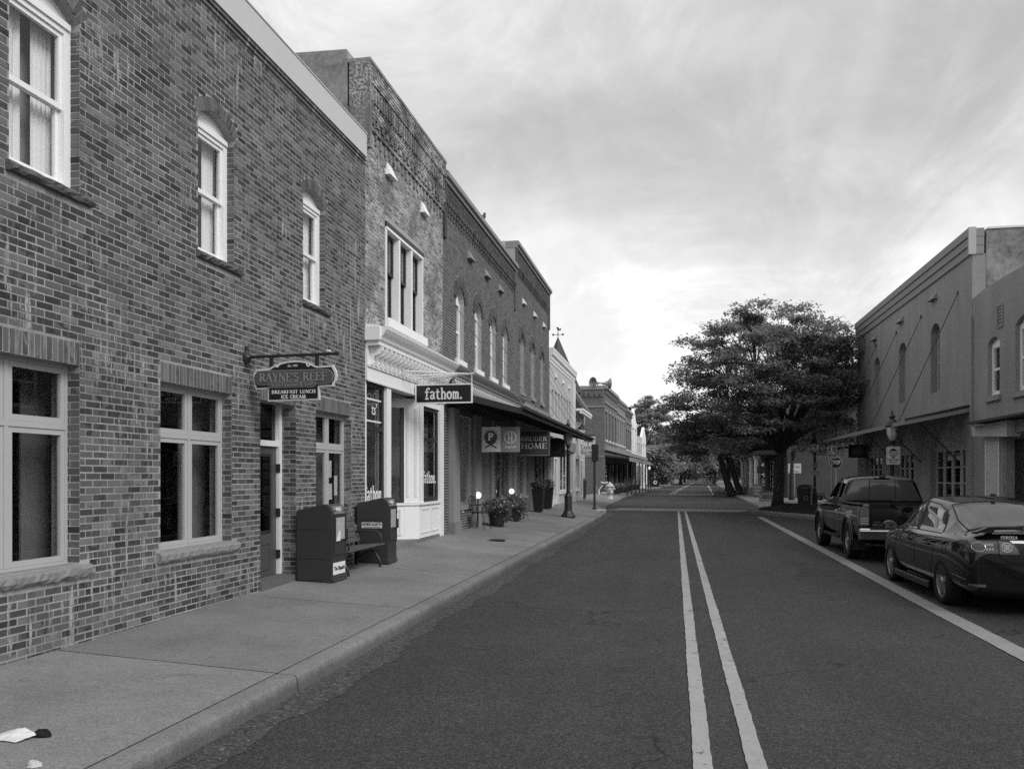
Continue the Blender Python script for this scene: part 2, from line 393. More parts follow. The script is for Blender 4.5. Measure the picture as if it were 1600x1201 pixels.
def leafmat(name, base, spread=.7, island=True):
    m, t, p = newmat(name)
    r = t.n('ShaderNodeNewGeometry').outputs['Random Per Island']; pos = t.pos()
    v = t.m('MULTIPLY', base, t.m('ADD', 1-spread/2, t.m('MULTIPLY', r, spread)))
    v = t.m('MULTIPLY', v, t.m('ADD', .7, t.m('MULTIPLY', t.noise(pos, .8, 3, .5), .6)))
    t.L.new(t.grey(v), p.inputs['Base Color']); p.inputs['Roughness'].default_value = .6; p.inputs['Specular IOR Level'].default_value = .25
    tl = t.n('ShaderNodeBsdfTranslucent', {0: (base*1.5,)*3+(1,)}).outputs[0]
    mx = t.n('ShaderNodeMixShader', {0: .40, 1: p.outputs[0], 2: tl}).outputs[0]
    t.L.new(mx, t.N['Material Output'].inputs[0]); return m
M['leaf'] = leafmat('leaf_dark', .20); M['leaf2'] = leafmat('leaf_mid', .20); M['leaf3'] = leafmat('leaf_pale', .28)
M['bark'] = mat('bark', .05, .95, .15, var=.4, vscale=9, stretch=(3, 3, .7), bump=.9, bscale=22, bdist=.02)
M['mulch'] = mat('mulch', .028, .95, .1, var=.6, vscale=30, bump=1.0, bscale=40, bdist=.03)

# lettering ---------------------------------------------------------------
def text_part(name, s, size, mt, parent, M4, align='CENTER', extrude=.002, shear=0.0, width=None, spacing=1.0, offset=0.0):
    cu = bpy.data.curves.new('txt', 'FONT'); cu.body = s; cu.size = size; cu.align_x = align; cu.align_y = 'CENTER'
    cu.extrude = extrude; cu.shear = shear; cu.space_character = spacing; cu.resolution_u = 3; cu.offset = offset
    o = bpy.data.objects.new('txt', cu); COL.objects.link(o)
    dg = bpy.context.evaluated_depsgraph_get(); ev = o.evaluated_get(dg); me = bpy.data.meshes.new_from_object(ev)
    bpy.data.objects.remove(o); me.name = name; me.materials.clear(); me.materials.append(mt)
    if width:
        xs = [v.co.x for v in me.vertices]; k = width/(max(xs)-min(xs))
        me.transform(Matrix.Diagonal((k, 1, 1, 1)))
    off = Vector((0, 0, 0)); p = parent
    while p is not None: off += p.location; p = p.parent
    me.transform(Matrix.Translation(-off) @ M4)
    r = bpy.data.objects.new(name, me); COL.objects.link(r); r.parent = parent; return r
def M_wall(x, y, z):    # lettering read from +X (text runs along +Y)
    return Matrix(((0,0,1,x),(1,0,0,y),(0,1,0,z),(0,0,0,1)))
def M_perp(x, y, z):    # lettering read from -Y (text runs along +X)
    return Matrix(((1,0,0,x),(0,0,-1,y),(0,1,0,z),(0,0,0,1)))
# stroke alphabet with serifs: each glyph = (advance, [(points, width)])
T, t_ = .17, .075
def arcp(cx, cy, rx, ry, a0, a1, n=10): return [(cx+rx*math.cos(R(a0+(a1-a0)*i/n)), cy+ry*math.sin(R(a0+(a1-a0)*i/n))) for i in range(n+1)]
def sf(x, y, w=.34): return ([(x-w/2, y), (x+w/2, y)], .055)
GL = {
 'R': (.86, [([(.2,0),(.2,1)],T), sf(.2,.03), sf(.16,.97,.26), ([(.2,.96)]+arcp(.42,.74,.24,.22,90,-90,8)+[(.2,.50)],.12), ([(.40,.50),(.78,.02)],T), sf(.78,.03,.22)]),
 'A': (.86, [([(.12,0),(.42,1)],t_), ([(.42,1),(.74,0)],T), ([(.2,.34),(.62,.34)],t_), sf(.12,.03,.28), sf(.74,.03,.3)]),
 'Y': (.82, [([(.1,1),(.42,.48)],T), ([(.74,1),(.42,.48)],t_), ([(.42,.5),(.42,0)],T), sf(.1,.97,.28), sf(.74,.97,.26), sf(.42,.03)]),
 'N': (.92, [([(.16,0),(.16,1)],t_), ([(.16,1),(.76,0)],T), ([(.76,0),(.76,1)],t_), sf(.16,.03,.26), sf(.12,.97,.22), sf(.76,.97,.26)]),
 'E': (.76, [([(.2,0),(.2,1)],T), ([(.2,.97),(.66,.97),(.67,.78)],.07), ([(.2,.52),(.54,.52)],.07), ([(.54,.62),(.54,.42)],.05), ([(.2,.03),(.68,.03),(.70,.24)],.07), sf(.17,.97,.22), sf(.17,.03,.22)]),
 'F': (.72, [([(.2,0),(.2,1)],T), ([(.2,.97),(.66,.97),(.67,.78)],.07), ([(.2,.52),(.54,.52)],.07), ([(.54,.62),(.54,.42)],.05), sf(.17,.97,.22), sf(.2,.03)]),
 "'": (.24, [([(.1,1),(.07,.76)],.09)]),
 'S': (.66, [(arcp(.34,.75,.22,.22,20,270,10)+arcp(.34,.27,.23,.25,90,-160,10),.125), ([(.56,.97),(.56,.74)],.05), ([(.11,.05),(.11,.28)],.05)]),
 'B': (.80, [([(.2,0),(.2,1)],T), ([(.2,.97)]+arcp(.42,.75,.2,.22,90,-90,8)+[(.2,.53)],.10), ([(.2,.53)]+arcp(.44,.28,.25,.25,90,-90,8)+[(.2,.03)],.11), sf(.16,.97,.2), sf(.16,.03,.2)]),
 'K': (.84, [([(.2,0),(.2,1)],T), ([(.2,.42),(.68,.97)],t_), ([(.38,.58),(.74,.03)],T), sf(.2,.97,.3), sf(.2,.03,.3), sf(.68,.97,.24), sf(.74,.03,.24)]),
 'T': (.76, [([(.38,0),(.38,1)],T), ([(.06,.76),(.07,.97),(.69,.97),(.70,.76)],.07), sf(.38,.03)]),
 'L': (.70, [([(.2,0),(.2,1)],T), ([(.2,.03),(.62,.03),(.64,.26)],.07), sf(.2,.97,.32), sf(.17,.03,.22)]),
 'U': (.88, [([(.18,1),(.18,.28)]+arcp(.44,.28,.26,.26,180,270,6),T*.9), (arcp(.44,.28,.26,.26,270,360,6)+[(.70,1)],t_), sf(.18,.97,.3), sf(.70,.97,.26)]),
 'C': (.80, [(arcp(.44,.5,.34,.47,48,312,14),.13), ([(.68,.97),(.68,.70)],.05), ([(.68,.06),(.68,.26)],.05)]),
 'H': (.94, [([(.2,0),(.2,1)],T), ([(.74,0),(.74,1)],T), ([(.2,.5),(.74,.5)],t_), sf(.2,.97,.32), sf(.2,.03,.32), sf(.74,.97,.32), sf(.74,.03,.32)]),
 'I': (.42, [([(.2,0),(.2,1)],T), sf(.2,.97,.34), sf(.2,.03,.34)]),
 'M': (1.06, [([(.14,0),(.2,1)],t_), ([(.2,1),(.52,.06)],T), ([(.52,.06),(.84,1)],t_), ([(.84,1),(.88,0)],T), sf(.14,.03,.24), sf(.15,.97,.2), sf(.88,.97,.2), sf(.88,.03,.3)]),
 'O': (.92, [(arcp(.45,.5,.34,.47,-90,270,24),.13)]),
 'D': (.90, [([(.2,0),(.2,1)],T), ([(.2,.97)]+arcp(.36,.5,.38,.47,90,-90,12)+[(.2,.03)],.12), sf(.16,.97,.2), sf(.16,.03,.2)]),
 'f': (.62, [([(.30,0),(.30,.74)]+arcp(.48,.74,.18,.20,180,50,7),.13), ([(.10,.62),(.56,.62)],.10), ([(.10,.05),(.54,.05)],.10), (arcp(.60,.86,.03,.03,0,360,6),.07)]),
 'a': (.66, [(arcp(.32,.46,.20,.19,150,20,8)+[(.51,.12)]+[(.62,.06)],.13), ([(.50,.36),(.30,.34)]+arcp(.30,.20,.17,.15,110,300,8)+[(.50,.18)],.115)]),
 't': (.60, [([(.28,.86),(.28,.18)]+arcp(.42,.18,.14,.14,180,310,7),.13), ([(.08,.62),(.54,.62)],.10)]),
 'h': (.72, [([(.20,0),(.20,.98)],.13), ([(.20,.44)]+arcp(.38,.42,.18,.20,150,0,8)+[(.56,.04)],.125), ([(.06,.05),(.34,.05)],.10), ([(.44,.05),(.68,.05)],.10), ([(.06,.95),(.22,.95)],.09)]),
 'o': (.66, [(arcp(.33,.33,.23,.28,-90,270,20),.14)]),
 'm': (.86, [([(.16,0),(.16,.62)],.12), ([(.16,.46)]+arcp(.29,.44,.13,.16,150,0,6)+[(.42,.04)],.115), ([(.42,.46)]+arcp(.56,.44,.13,.16,150,0,6)+[(.69,.04)],.115), ([(.04,.05),(.26,.05)],.09), ([(.34,.05),(.52,.05)],.09), ([(.60,.05),(.80,.05)],.09), ([(.04,.60),(.18,.60)],.09)]),
 '.': (.36, [(arcp(.16,.08,.05,.05,0,360,8),.09)]),
 ' ': (.5, []),
}
def strokes(b, s, h, M4, sx=1.0, th=.003, align=.5, weight=1.0):
    """writes s with cap height h; M4 places it (local x right, y up)"""
    adv = sum(GL[c][0] for c in s)*h*sx; x0 = -adv*align
    st = len(b.v); pts3 = []
    for c in s:
        for li, (pl, w) in enumerate(GL[c][1]):
            w = w*h*weight; P = [Vector((x0+px_*h*sx, py_*h-h*.5)) for px_, py_ in pl]
            z0_ = th*(1+.03*li)
            for i in range(len(P)-1):
                d = P[i+1]-P[i]
                if d.length < 1e-9: continue
                d.normalize(); n_ = Vector((-d.y, d.x))*w/2; e = d*w*.12
                a, b2, c2, dd = P[i]-e+n_, P[i]-e-n_, P[i+1]+e-n_, P[i+1]+e+n_
                k = len(b.v); z = z0_+th*.011*(i % 9)
                for q in (b2, c2, dd, a): b.v.append((q.x, q.y, z))
                for q in (b2, c2, dd, a): b.v.append((q.x, q.y, 0))
                b.f += [(k, k+1, k+2, k+3), (k+4, k+5, k+1, k), (k+5, k+6, k+2, k+1), (k+6, k+7, k+3, k+2), (k+7, k+4, k, k+3)]
        x0 += GL[c][0]*h*sx
    b.xf(M4, st); return adv

# ================================================================ GROUND
def interp(tab, y):
    if y <= tab[0][0]: return tab[0][1]
    for (a, va), (b, vb) in zip(tab, tab[1:]):
        if y <= b: return va+(vb-va)*(y-a)/(b-a)
    return tab[-1][1]
KL = [(-12,-3.0),(34,-3.0),(38,-3.06),(41,-3.35),(44,-3.6),(48,-3.72),(67,-3.9),(300,-3.9+.036*233)]
KR = [(-12,5.7),(33.0,5.7),(35.2,5.3),(39.2,3.75),(40.2,3.52),(41.2,3.56),(43,4.05),(46,4.4),(62,4.75),(87,5.4),(155,7.5),(300,12.4)]
ZW = [(-10,.20),(9,.20),(14,.28),(19,.35),(24,.39),(32,.43),(45,.45),(60,.42),(90,.34),(400,.3)]
def kl(y): return interp(KL, y)
def kr(y): return interp(KR, y)
def swz(x, y):
    k = kl(y); f = max(0, min(1.25, (k-.18-x)/2.23)); return .14+(interp(ZW, y)-.14)*f
def rz(x, y): return .14+max(0, min(2.3, x-kr(y)))*.02

g = MB(); S = 2600
g.q((-S,-S,-.06),(S,-S,-.06),(S,S,-.06),(-S,S,-.06))
tag(g.build('ground', mat('turf_ground', .05, .95, .1, var=.4, vscale=.3)), None, None, kind='structure')
road = MB()
ys = [-14+2*i for i in range(160)]
for a, b in zip(ys, ys[1:]):
    road.q((-45,a,0),(45,a,0),(45,b,0),(-45,b,0))
road = road.build('road', M['asphalt']); road['kind'] = 'structure'
gt = MB()
rg = random.Random(4); ge = [(-12+.12*i, .30+.05*math.sin(i*.13)+.03*math.sin(i*.51)+rg.uniform(-.035, .035)) for i in range(480)]
for (a, wa), (b, wb) in zip(ge, ge[1:]): gt.q((kl(a)-.02,a,.004),(kl(a)+wa,a,.004),(kl(b)+wb,b,.004),(kl(b)-.02,b,.004))
gt.build('gutter_strip', M['gutter'], road)
M['pavers'] = concrete('crossing_pavers', .27)
def stripe(name, pts, w, m=None, z=.008, step=.09):
    b = MB(); rg = random.Random(len(pts)*7+int(w*1000)+int(pts[0][0]*100))
    for (x0, y0), (x1, y1) in zip(pts, pts[1:]):
        d = Vector((x1-x0, y1-y0)); L_ = d.length; d.normalize(); n = Vector((d.y, -d.x)); k = max(2, int(L_/step)) if L_ < 60 else 40; row = len(b.v)
        for i in range(k+1):
            t = L_*i/k; j0, j1 = rg.uniform(-.004, .004)+.002*math.sin(t*2.1), rg.uniform(-.004, .004)+.002*math.sin(t*1.7+1)
            a_ = Vector((x0, y0))+d*t-n*(w/2+j0); c_ = Vector((x0, y0))+d*t+n*(w/2+j1); b.v += [(a_.x, a_.y, z), (c_.x, c_.y, z)]
        for i in range(k): q = row+2*i; b.f.append((q, q+1, q+3, q+2))
    return b.build(name, m or M['roadpaint'], road)
stripe('centre_stripe', [(.165,-8),(.165,41.2)], .115)
stripe('centre_stripe', [(.485,-8),(.485,41.2)], .115)
stripe('parking_line', [(3.30,-8),(3.34,12),(3.52,36.5)], .24, M['roadpaint2'])
stripe('crosswalk_band', [(-3.15,43.6),(3.45,42.3)], 3.0, M['pavers'], .006)
stripe('crosswalk_band', [(-3.75,78.2),(4.6,77.6)], 3.2, M['pavers'], .006)
stripe('centre_stripe', [(-.45,80),(-.05,95),(4.2,210)], .14)
stripe('centre_stripe', [(-.10,80),(.30,95),(4.55,210)], .14)
stripe('edge_stripe', [(3.55,80),(5.7,150)], .22)
stripe('parking_tick', [(4.75,34.6),(5.5,34.3)], .08, M['roadpaint2'])

# left pavement: slabs and kerb stones
pav = MB(); J = [-7.0+3.36*i for i in range(34)]
def skew(x, y): return (x+5.4)*-.09 if y < 60 else 0     # joints run slightly askew
for a, b in zip(J, J[1:]):
    c = []
    for y_, inn in ((a, 1), (b, 1), (b, 0), (a, 0)):
        xo = kl(y_)-.172 if inn else -6.15
        yv = y_+skew(xo, y_); c.append((xo, yv, swz(xo, yv)-.0025))
    pav.q(*c)
pav = pav.build('pavement', M['jointdirt']); pav['kind'] = 'structure'
for a, b in zip(J, J[1:]):
    s = MB(); g_ = .011
    def sk(x): return (x+5.4)*-.09
    pts = []
    for (ya, yb) in ((a+g_, b-g_),):
        c = []
        for X_, Y_ in (('i', ya), ('i', yb), ('o', yb), ('o', ya)):
            xo = kl(Y_)-.196 if X_ == 'i' else -6.1
            Yv = Y_+(sk(xo) if Y_ < 60 else 0); c.append((xo, Yv, swz(xo, Yv)))
        n = len(s.v); s.v += [(p[0], p[1], p[2]-.06) for p in c]+c
        s.f += [(n+4,n+5,n+6,n+7),(n,n+1,n+5,n+4),(n+1,n+2,n+6,n+5),(n+2,n+3,n+7,n+6),(n+3,n,n+4,n+7)]
    s.build('paving_slab', M['concrete'], pav)
    k = MB(); prof = [(-.18,-.05),(-.18,.14),(-.05,.14),(-.022,.132),(-.006,.112),(.012,-.05)]
    n = len(k.v)
    steps = [a+g_+(b-a-2*g_)*i/4 for i in range(5)]
    for y in steps:
        for dx, z in prof: k.v.append((kl(y)+dx, y+(sk(-3.0) if y < 60 else 0), z))
    for i in range(4):
        for j in range(5):
            A = n+i*6+j; k.f.append((A, A+1, A+7, A+6)[::-1])
    k.f.append(tuple(range(n, n+6))); k.f.append(tuple(range(n+24, n+30))[::-1])
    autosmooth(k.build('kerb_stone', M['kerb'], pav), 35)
far = MB()
for a, b in zip(range(106, 300, 6), range(112, 306, 6)):
    far.q((kl(a),a,.15),(kl(b),b,.15),(kl(b)-5,b,.2),(kl(a)-5,a,.2)); far.q((kl(a),a,0),(kl(b),b,0),(kl(b),b,.15),(kl(a),a,.15))
far.build('far_pavement', M['concrete'], pav)
lot = MB()
lot.q((-3.9,47,.10),(-3.9,66,.10),(-40,66,.25),(-40,47,.25)); 
lot.build('side_lot', M['asphalt2'], pav)
man = MB().lathe([(.30,0),(.30,.004),(.27,.006),(.0,.006)], (-4.2,19.0,swz(-4.2,19.0)+.002), 20)
man.build('cover_plate', M['iron'], pav)

# right pavement with the planted bump-out
rp = MB(); yy = [-12+1.0*i for i in range(46)]+[34+.4*i for i in range(30)]+[46+3*i for i in range(80)]
for a, b in zip(yy, yy[1:]):
    rp.q((kr(a),a,-.02),(kr(b),b,-.02),(kr(b),b,.12),(kr(a),a,.12))
    rp.q((kr(a),a,.12),(kr(b),b,.12),(kr(b)+.05,b,.145),(kr(a)+.05,a,.145))
    rp.q((kr(a)+.05,a,.145),(kr(b)+.05,b,.145),(kr(b)+26,b,.2),(kr(a)+26,a,.2))
rp = rp.build('pavement_right', M['concrete']); rp['kind'] = 'structure'
bed = MB()
bp = [(3.86,40.2),(4.6,38.0),(5.6,36.0),(7.2,36.2),(7.0,40.5),(5.6,42.2),(4.3,42.0),(3.9,41.2)]
c = (5.3,39.6); rings = [(1.0,.15),(.93,.22),(.6,.36),(.25,.48)]
for i, (s_, z_) in enumerate(rings):
    for (x, y) in bp: bed.v.append((c[0]+(x-c[0])*s_, c[1]+(y-c[1])*s_, z_+(random.uniform(-.03,.03) if i else 0)))
for i in range(3):
    for j in range(8):
        a = i*8+j; b = i*8+(j+1) % 8; bed.f.append((a, b, b+8, a+8))
bed.f.append(tuple(range(24, 32)))
bed.build('planting_bed', M['mulch'], rp)
apron = MB()
apron.q((3.15,39.9,.006),(3.45,38.6,.006),(5.6,34.2,.006),(5.72,35.2,.006),(3.75,40.0,.006))
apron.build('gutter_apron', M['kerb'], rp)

# ================================================================ WALL TOOLS
def arc_pts(y0, y1, zs, rise, n=10):
    """segmental arch from (y0,zs) to (y1,zs)"""
    w = y1-y0; Rr = (w*w/4+rise*rise)/(2*rise); cy = (y0+y1)/2; cz = zs+rise-Rr; a = math.asin(min(1, w/2/Rr))
    if rise > w/2: a = math.pi-a
    return [(cy+Rr*math.sin(-a+2*a*i/n), cz+Rr*math.cos(-a+2*a*i/n)) for i in range(n+1)], (cy, cz, Rr, a)
def wall_x(b, X, th, Y0, Y1, Z0, Z1, holes, sgn=1):
    """wall in the plane x = X, its face looking to +x (sgn 1) or -x (sgn -1); holes = (y0,y1,z0,z1,rise)"""
    Xb = X-th*sgn
    ysx = sorted(set([Y0, Y1]+[h[0] for h in holes]+[h[1] for h in holes])); ysx = [y for y in ysx if Y0 <= y <= Y1]
    top = lambda h: h[3]+h[4]
    zsx = sorted(set([Z0, Z1]+[h[2] for h in holes]+[top(h) for h in holes])); zsx = [z for z in zsx if Z0 <= z <= Z1]
    def F(*p): b.q(*(p if sgn > 0 else p[::-1]))
    for ya, yb in zip(ysx, ysx[1:]):
        for za, zb in zip(zsx, zsx[1:]):
            cy, cz = (ya+yb)/2, (za+zb)/2
            if any(h[0] < cy < h[1] and h[2] < cz < top(h) for h in holes): continue
            F((X,ya,za),(X,yb,za),(X,yb,zb),(X,ya,zb)); F((Xb,yb,za),(Xb,ya,za),(Xb,ya,zb),(Xb,yb,zb))
    for h in holes:
        y0, y1, z0, z1, rise = h
        F((X,y0,z0),(X,y0,z1),(Xb,y0,z1),(Xb,y0,z0)); F((X,y1,z1),(X,y1,z0),(Xb,y1,z0),(Xb,y1,z1)); F((X,y0,z0),(Xb,y0,z0),(Xb,y1,z0),(X,y1,z0))
        if not rise: F((X,y0,z1),(X,y1,z1),(Xb,y1,z1),(Xb,y0,z1))
        else:
            ap, _ = arc_pts(y0, y1, z1, rise); zt = z1+rise
            for (ya, za), (yb, zb) in zip(ap, ap[1:]):
                F((X,ya,za),(X,yb,zb),(X,yb,zt),(X,ya,zt)); F((Xb,yb,zb),(Xb,ya,za),(Xb,ya,zt),(Xb,yb,zt)); F((X,yb,zb),(X,ya,za),(Xb,ya,za),(Xb,yb,zb))
    F((X,Y0,Z1),(X,Y1,Z1),(Xb,Y1,Z1),(Xb,Y0,Z1)); F((X,Y0,Z0),(X,Y0,Z1),(Xb,Y0,Z1),(Xb,Y0,Z0)); F((X,Y1,Z1),(X,Y1,Z0),(Xb,Y1,Z0),(Xb,Y1,Z1))
    return b
BL, BH, JT = .2032, .0677, .0108
def brick_list(Y0, Y1, Z0, Z1, cuts, phase=0.0):
    """running-bond bricks; cuts = functions zmid -> [(ya,yb)] to leave free"""
    out = []; n = int((Z1-Z0)/BH)
    for r in range(n):
        z0 = Z0+r*BH; z1 = z0+BH-JT; zm = (z0+z1)/2; rem = []
        for cfn in cuts: rem += cfn(z0, z1)
        segs = [(Y0, Y1)]
        for a, b in rem:
            ns = []
            for p, q in segs:
                if b <= p or a >= q: ns.append((p, q)); continue
                if a > p: ns.append((p, a))
                if b < q: ns.append((b, q))
            segs = ns
        off = (r % 2)*BL/2+phase+random.uniform(-.004, .004)
        for p, q in segs:
            k0 = math.floor((p-off)/BL); y = off+k0*BL
            while y < q:
                ya, yb = max(y, p+(0 if y < p else 0)), min(y+BL-JT, q)
                if yb-ya > .03: out.append((ya, yb, z0, z1))
                y += BL
    return out
def cut_rect(y0, y1, za, zb): return lambda z0, z1: [(y0, y1)] if (z1 > za+.004 and z0 < zb-.004) else []
def cut_arch(y0, y1, zs, rise, ring):
    ap, (cy, cz, Rr, a) = arc_pts(y0, y1, zs, rise); Ro = Rr+ring
    def f(z0, z1):
        zm = (z0+z1)/2
        if zm < zs-.01 or zm > cz+Ro: return []
        d = Ro*Ro-(zm-cz)**2
        hw = min(math.sqrt(max(d, 0)), max((zm-cz)*math.tan(a), (y1-y0)/2)) if a < math.pi/2 else math.sqrt(max(d, 0))
        return [(cy-hw-.004, cy+hw+.004)]
    return f
def brick_box(b, X, br, proud=None, sgn=1, th=.02):
    ya, yb, z0, z1 = br; d = random.uniform(-.0015, .0015) if proud is None else proud; e = .003
    xf, xb = X+d*sgn, X-th*sgn; n = len(b.v); xm = xf-e*sgn
    b.v += [(xb,ya,z0),(xb,yb,z0),(xb,yb,z1),(xb,ya,z1),(xf,ya+e,z0+e),(xf,yb-e,z0+e),(xf,yb-e,z1-e),(xf,ya+e,z1-e)]
    fs = [(n+4,n+5,n+6,n+7),(n,n+1,n+5,n+4),(n+1,n+2,n+6,n+5),(n+2,n+3,n+7,n+6),(n+3,n,n+4,n+7)]
    b.f += fs if sgn > 0 else [f[::-1] for f in fs]
def frame_rect(b, X0, X1, y0, y1, z0, z1, w, wb=None):
    wb = wb or w
    b.box(X0, X1, y0, y0+w, z0, z1); b.box(X0, X1, y1-w, y1, z0, z1); b.box(X0, X1, y0+w, y1-w, z1-w, z1); b.box(X0, X1, y0+w, y1-w, z0, z0+wb)
def arch_bricks(parent, X, y0, y1, zs, rise, ring, mt, name='arch_brick', proud=.003, sgn=1):
    ap, (cy, cz, Rr, a) = arc_pts(y0, y1, zs, rise); L_ = 2*a*(Rr+ring/2); n = max(5, int(round(L_/.072)))
    for i in range(n):
        a0 = -a+2*a*i/n+.0045/(Rr+ring); a1 = -a+2*a*(i+1)/n-.0045/(Rr+ring)
        def P(r, an, x): return (x, cy+r*math.sin(an), cz+r*math.cos(an))
        b = MB(); xf, xb = X+proud*sgn, X-.02*sgn
        c = [P(Rr,a0,xb),P(Rr,a1,xb),P(Rr+ring,a1,xb),P(Rr+ring,a0,xb),P(Rr,a0,xf),P(Rr,a1,xf),P(Rr+ring,a1,xf),P(Rr+ring,a0,xf)]
        b.v += c; b.f += [(4,5,6,7),(0,1,5,4),(1,2,6,5),(2,3,7,6),(3,0,4,7)] if sgn > 0 else [(7,6,5,4),(4,5,1,0),(5,6,2,1),(6,7,3,2),(7,4,0,3)]
        b.build(name, mt, parent)
def soldier(parent, X, y0, y1, z0, z1, mt, proud=.004):
    n = int(round((y1-y0)/.0677)); w = (y1-y0)/n
    me = None
    for i in range(n):
        if me is None:
            b = MB(); brick_box(b, 0, (0, w-JT, 0, z1-z0-JT), proud); o = b.build('soldier_brick', mt, parent, world=False); me = o.data
        else: o = share('soldier_brick', me, parent)
        off = Vector((0,0,0)); p = parent
        while p is not None: off += p.location; p = p.parent
        o.location = Vector((X+random.uniform(-.002,.002), y0+i*w+JT/2, z0+JT/2))-off
def rough_sill(parent, X, y0, y1, z0, z1, proj, mt, name='sill'):
    b = MB(); n = max(8, int((y1-y0)/.05)); 
    for i in range(n+1):
        y = y0+(y1-y0)*i/n; j = lambda s: random.uniform(-s, s)
        row = [(X-.12,y,z0),(X+proj-.02+j(.01),y,z0+j(.006)),(X+proj+j(.012),y,z0+.03+j(.008)),(X+proj+j(.008),y,z1-.025+j(.01)),(X+proj-.03+j(.008),y,z1+.001*j(1)),(X-.12,y,z1+.012)]
        b.v += row
    for i in range(n):
        for k in range(6):
            a = i*6+k; c = i*6+(k+1) % 6; b.f.append((a, c, c+6, a+6))
    b.f.append(tuple(range(6))[::-1]); b.f.append(tuple(range(n*6, n*6+6)))
    return b.build(name, mt, parent)
def pane(parent, X, y0, y1, z0, z1, m=None, name='pane'):
    return MB().box(X-.004, X, y0, y1, z0, z1).build(name, m or M['glass'], parent)
def shell(parent, X, Xback, Y0, Y1, Z0, Zroof, mt_side, th=.3, floor2=None, sgn=1, side_top=None, inner=None, back=True):
    """side walls, back wall, roof and floors of a block whose street front is built separately"""
    st = side_top or Zroof+.4
    x0 = X-(th+.002)*sgn
    boxpart('side_wall', mt_side, parent, x0, Xback, Y0, Y0+.25, Z0, st)
    boxpart('side_wall', mt_side, parent, x0, Xback, Y1-.25, Y1, Z0, st)
    boxpart('back_wall', mt_side, parent, Xback, Xback-.3*sgn, Y0, Y1, Z0, st)
    boxpart('roof', M['roofing'], parent, x0, Xback, Y0+.252, Y1-.252, Zroof-.25, Zroof)
    if floor2: boxpart('floor', M['room'], parent, x0, Xback, Y0+.252, Y1-.252, floor2-.15, floor2+.15)
    iw = MB(); xi = X-(th+2.6)*sgn
    iw.q((xi,Y0+.26,Z0),(xi,Y1-.26,Z0),(xi,Y1-.26,Zroof-.26),(xi,Y0+.26,Zroof-.26))
    iw.build('inner_wall', inner or M['room'], parent)

# ================================================================ LEFT ROW
XW = -5.41
# ---- brick restaurant (nearest, left)
B1 = thing('brick_building', 'dark brick two-storey restaurant at the left with pale metal parapet band', 'building', (XW, 7.0, .2))
lowers = [(5.28,6.73),(7.95,9.40),(11.86,13.26)]
uppers = [(5.90,6.73),(8.66,9.46),(11.41,12.20)]
LZ0, LZ1 = .93, 2.77; UZ0, UZ1, RISE = 4.36, 5.93, .17
doorY = (10.12, 11.18)
holes = [(a,b,LZ0,LZ1,0) for a,b in lowers]+[(a,b,UZ0,UZ1,RISE) for a,b in uppers]+[(doorY[0],doorY[1],.1,2.77,0)]
holes += [(2.6,4.05,LZ0,LZ1,0),(3.1,3.9,UZ0,UZ1,RISE)]
b = MB(); wall_x(b, XW-.0035, .30, -1.0, 13.90, -.05, 7.37, holes); b.build('wall', M['mortar'], B1)
cuts = [cut_rect(a,b,LZ0-.13,LZ1+.215) for a,b in lowers+[(2.6,4.05)]]+[cut_rect(doorY[0],doorY[1],0,2.77+.215)]
cuts += [cut_rect(a-.07,b+.13,LZ0-.13,LZ0) for a,b in lowers]
cuts += [cut_rect(a,b,UZ0-.10,UZ1) for a,b in uppers+[(3.1,3.9)]]+[cut_rect(a-.05,b+.15,UZ0-.10,UZ0) for a,b in uppers]+[cut_arch(a,b,UZ1,RISE,.155) for a,b in uppers+[(3.1,3.9)]]
bl = brick_list(2.0, 13.90, .16, 7.27, cuts)
from bpy_extras.object_utils import world_to_camera_view
def shown(br):
    """size in view of a brick, 0 when out of the frame"""
    y = (br[0]+br[1])/2; z = (br[2]+br[3])/2; a = R(11.18)
    d = -XW*math.sin(a)+y*math.cos(a); l = XW*math.cos(a)+y*math.sin(a)
    x = 800+1290*l/d; v = 743-1290*(z-1.75)/d
    if not (4 < x < 1596 and 4 < v < 1196): return 0
    return (br[1]-br[0])*(br[3]-br[2])/d**3
bl.sort(key=shown, reverse=True)
cache = {}
for br in bl[:300]:
    key = (round(br[1]-br[0], 3))
    if key not in cache:
        m_ = MB(); brick_box(m_, 0, (0, key, 0, BH-JT), 0.0); cache[key] = m_.build('brick', M['brick'], B1, world=False); o = cache[key]
    else: o = share('brick', cache[key].data, B1)
    o.location = Vector((XW+random.uniform(-.002,.002), br[0], br[2]))-B1.location
b = MB()
for br in bl[300:]: brick_box(b, XW, br)
b.build('brick_field', M['brick_many'], B1, kind='stuff')
# jamb bricks of the ground-floor openings (far jambs are seen)
def jamb(parent, X, Y, z0, z1, depth, mt, face=-1):
    b = MB(); n = int((z1-z0)/BH)
    for r in range(n):
        z = z0+r*BH; segs = [(0, .10), (.1095, depth)] if r % 2 else [(0, depth)] if depth < .2 else [(0, .2), (.2095, depth)]
        for s0, s1 in segs:
            if s1-s0 < .02: continue
            e = .003; ya = Y+face*.0035; k = len(b.v)
            b.v += [(X-s1,Y,z),(X-s0-.004,Y,z),(X-s0-.004,Y,z+BH-JT),(X-s1,Y,z+BH-JT),(X-s1+e,ya,z+e),(X-s0-.004-e,ya,z+e),(X-s0-.004-e,ya,z+BH-JT-e),(X-s1+e,ya,z+BH-JT-e)]
            b.f += [(k+4,k+5,k+6,k+7),(k,k+1,k+5,k+4),(k+1,k+2,k+6,k+5),(k+2,k+3,k+7,k+6),(k+3,k,k+4,k+7)]
    b.build('jamb_bricks', mt, parent, kind='stuff')
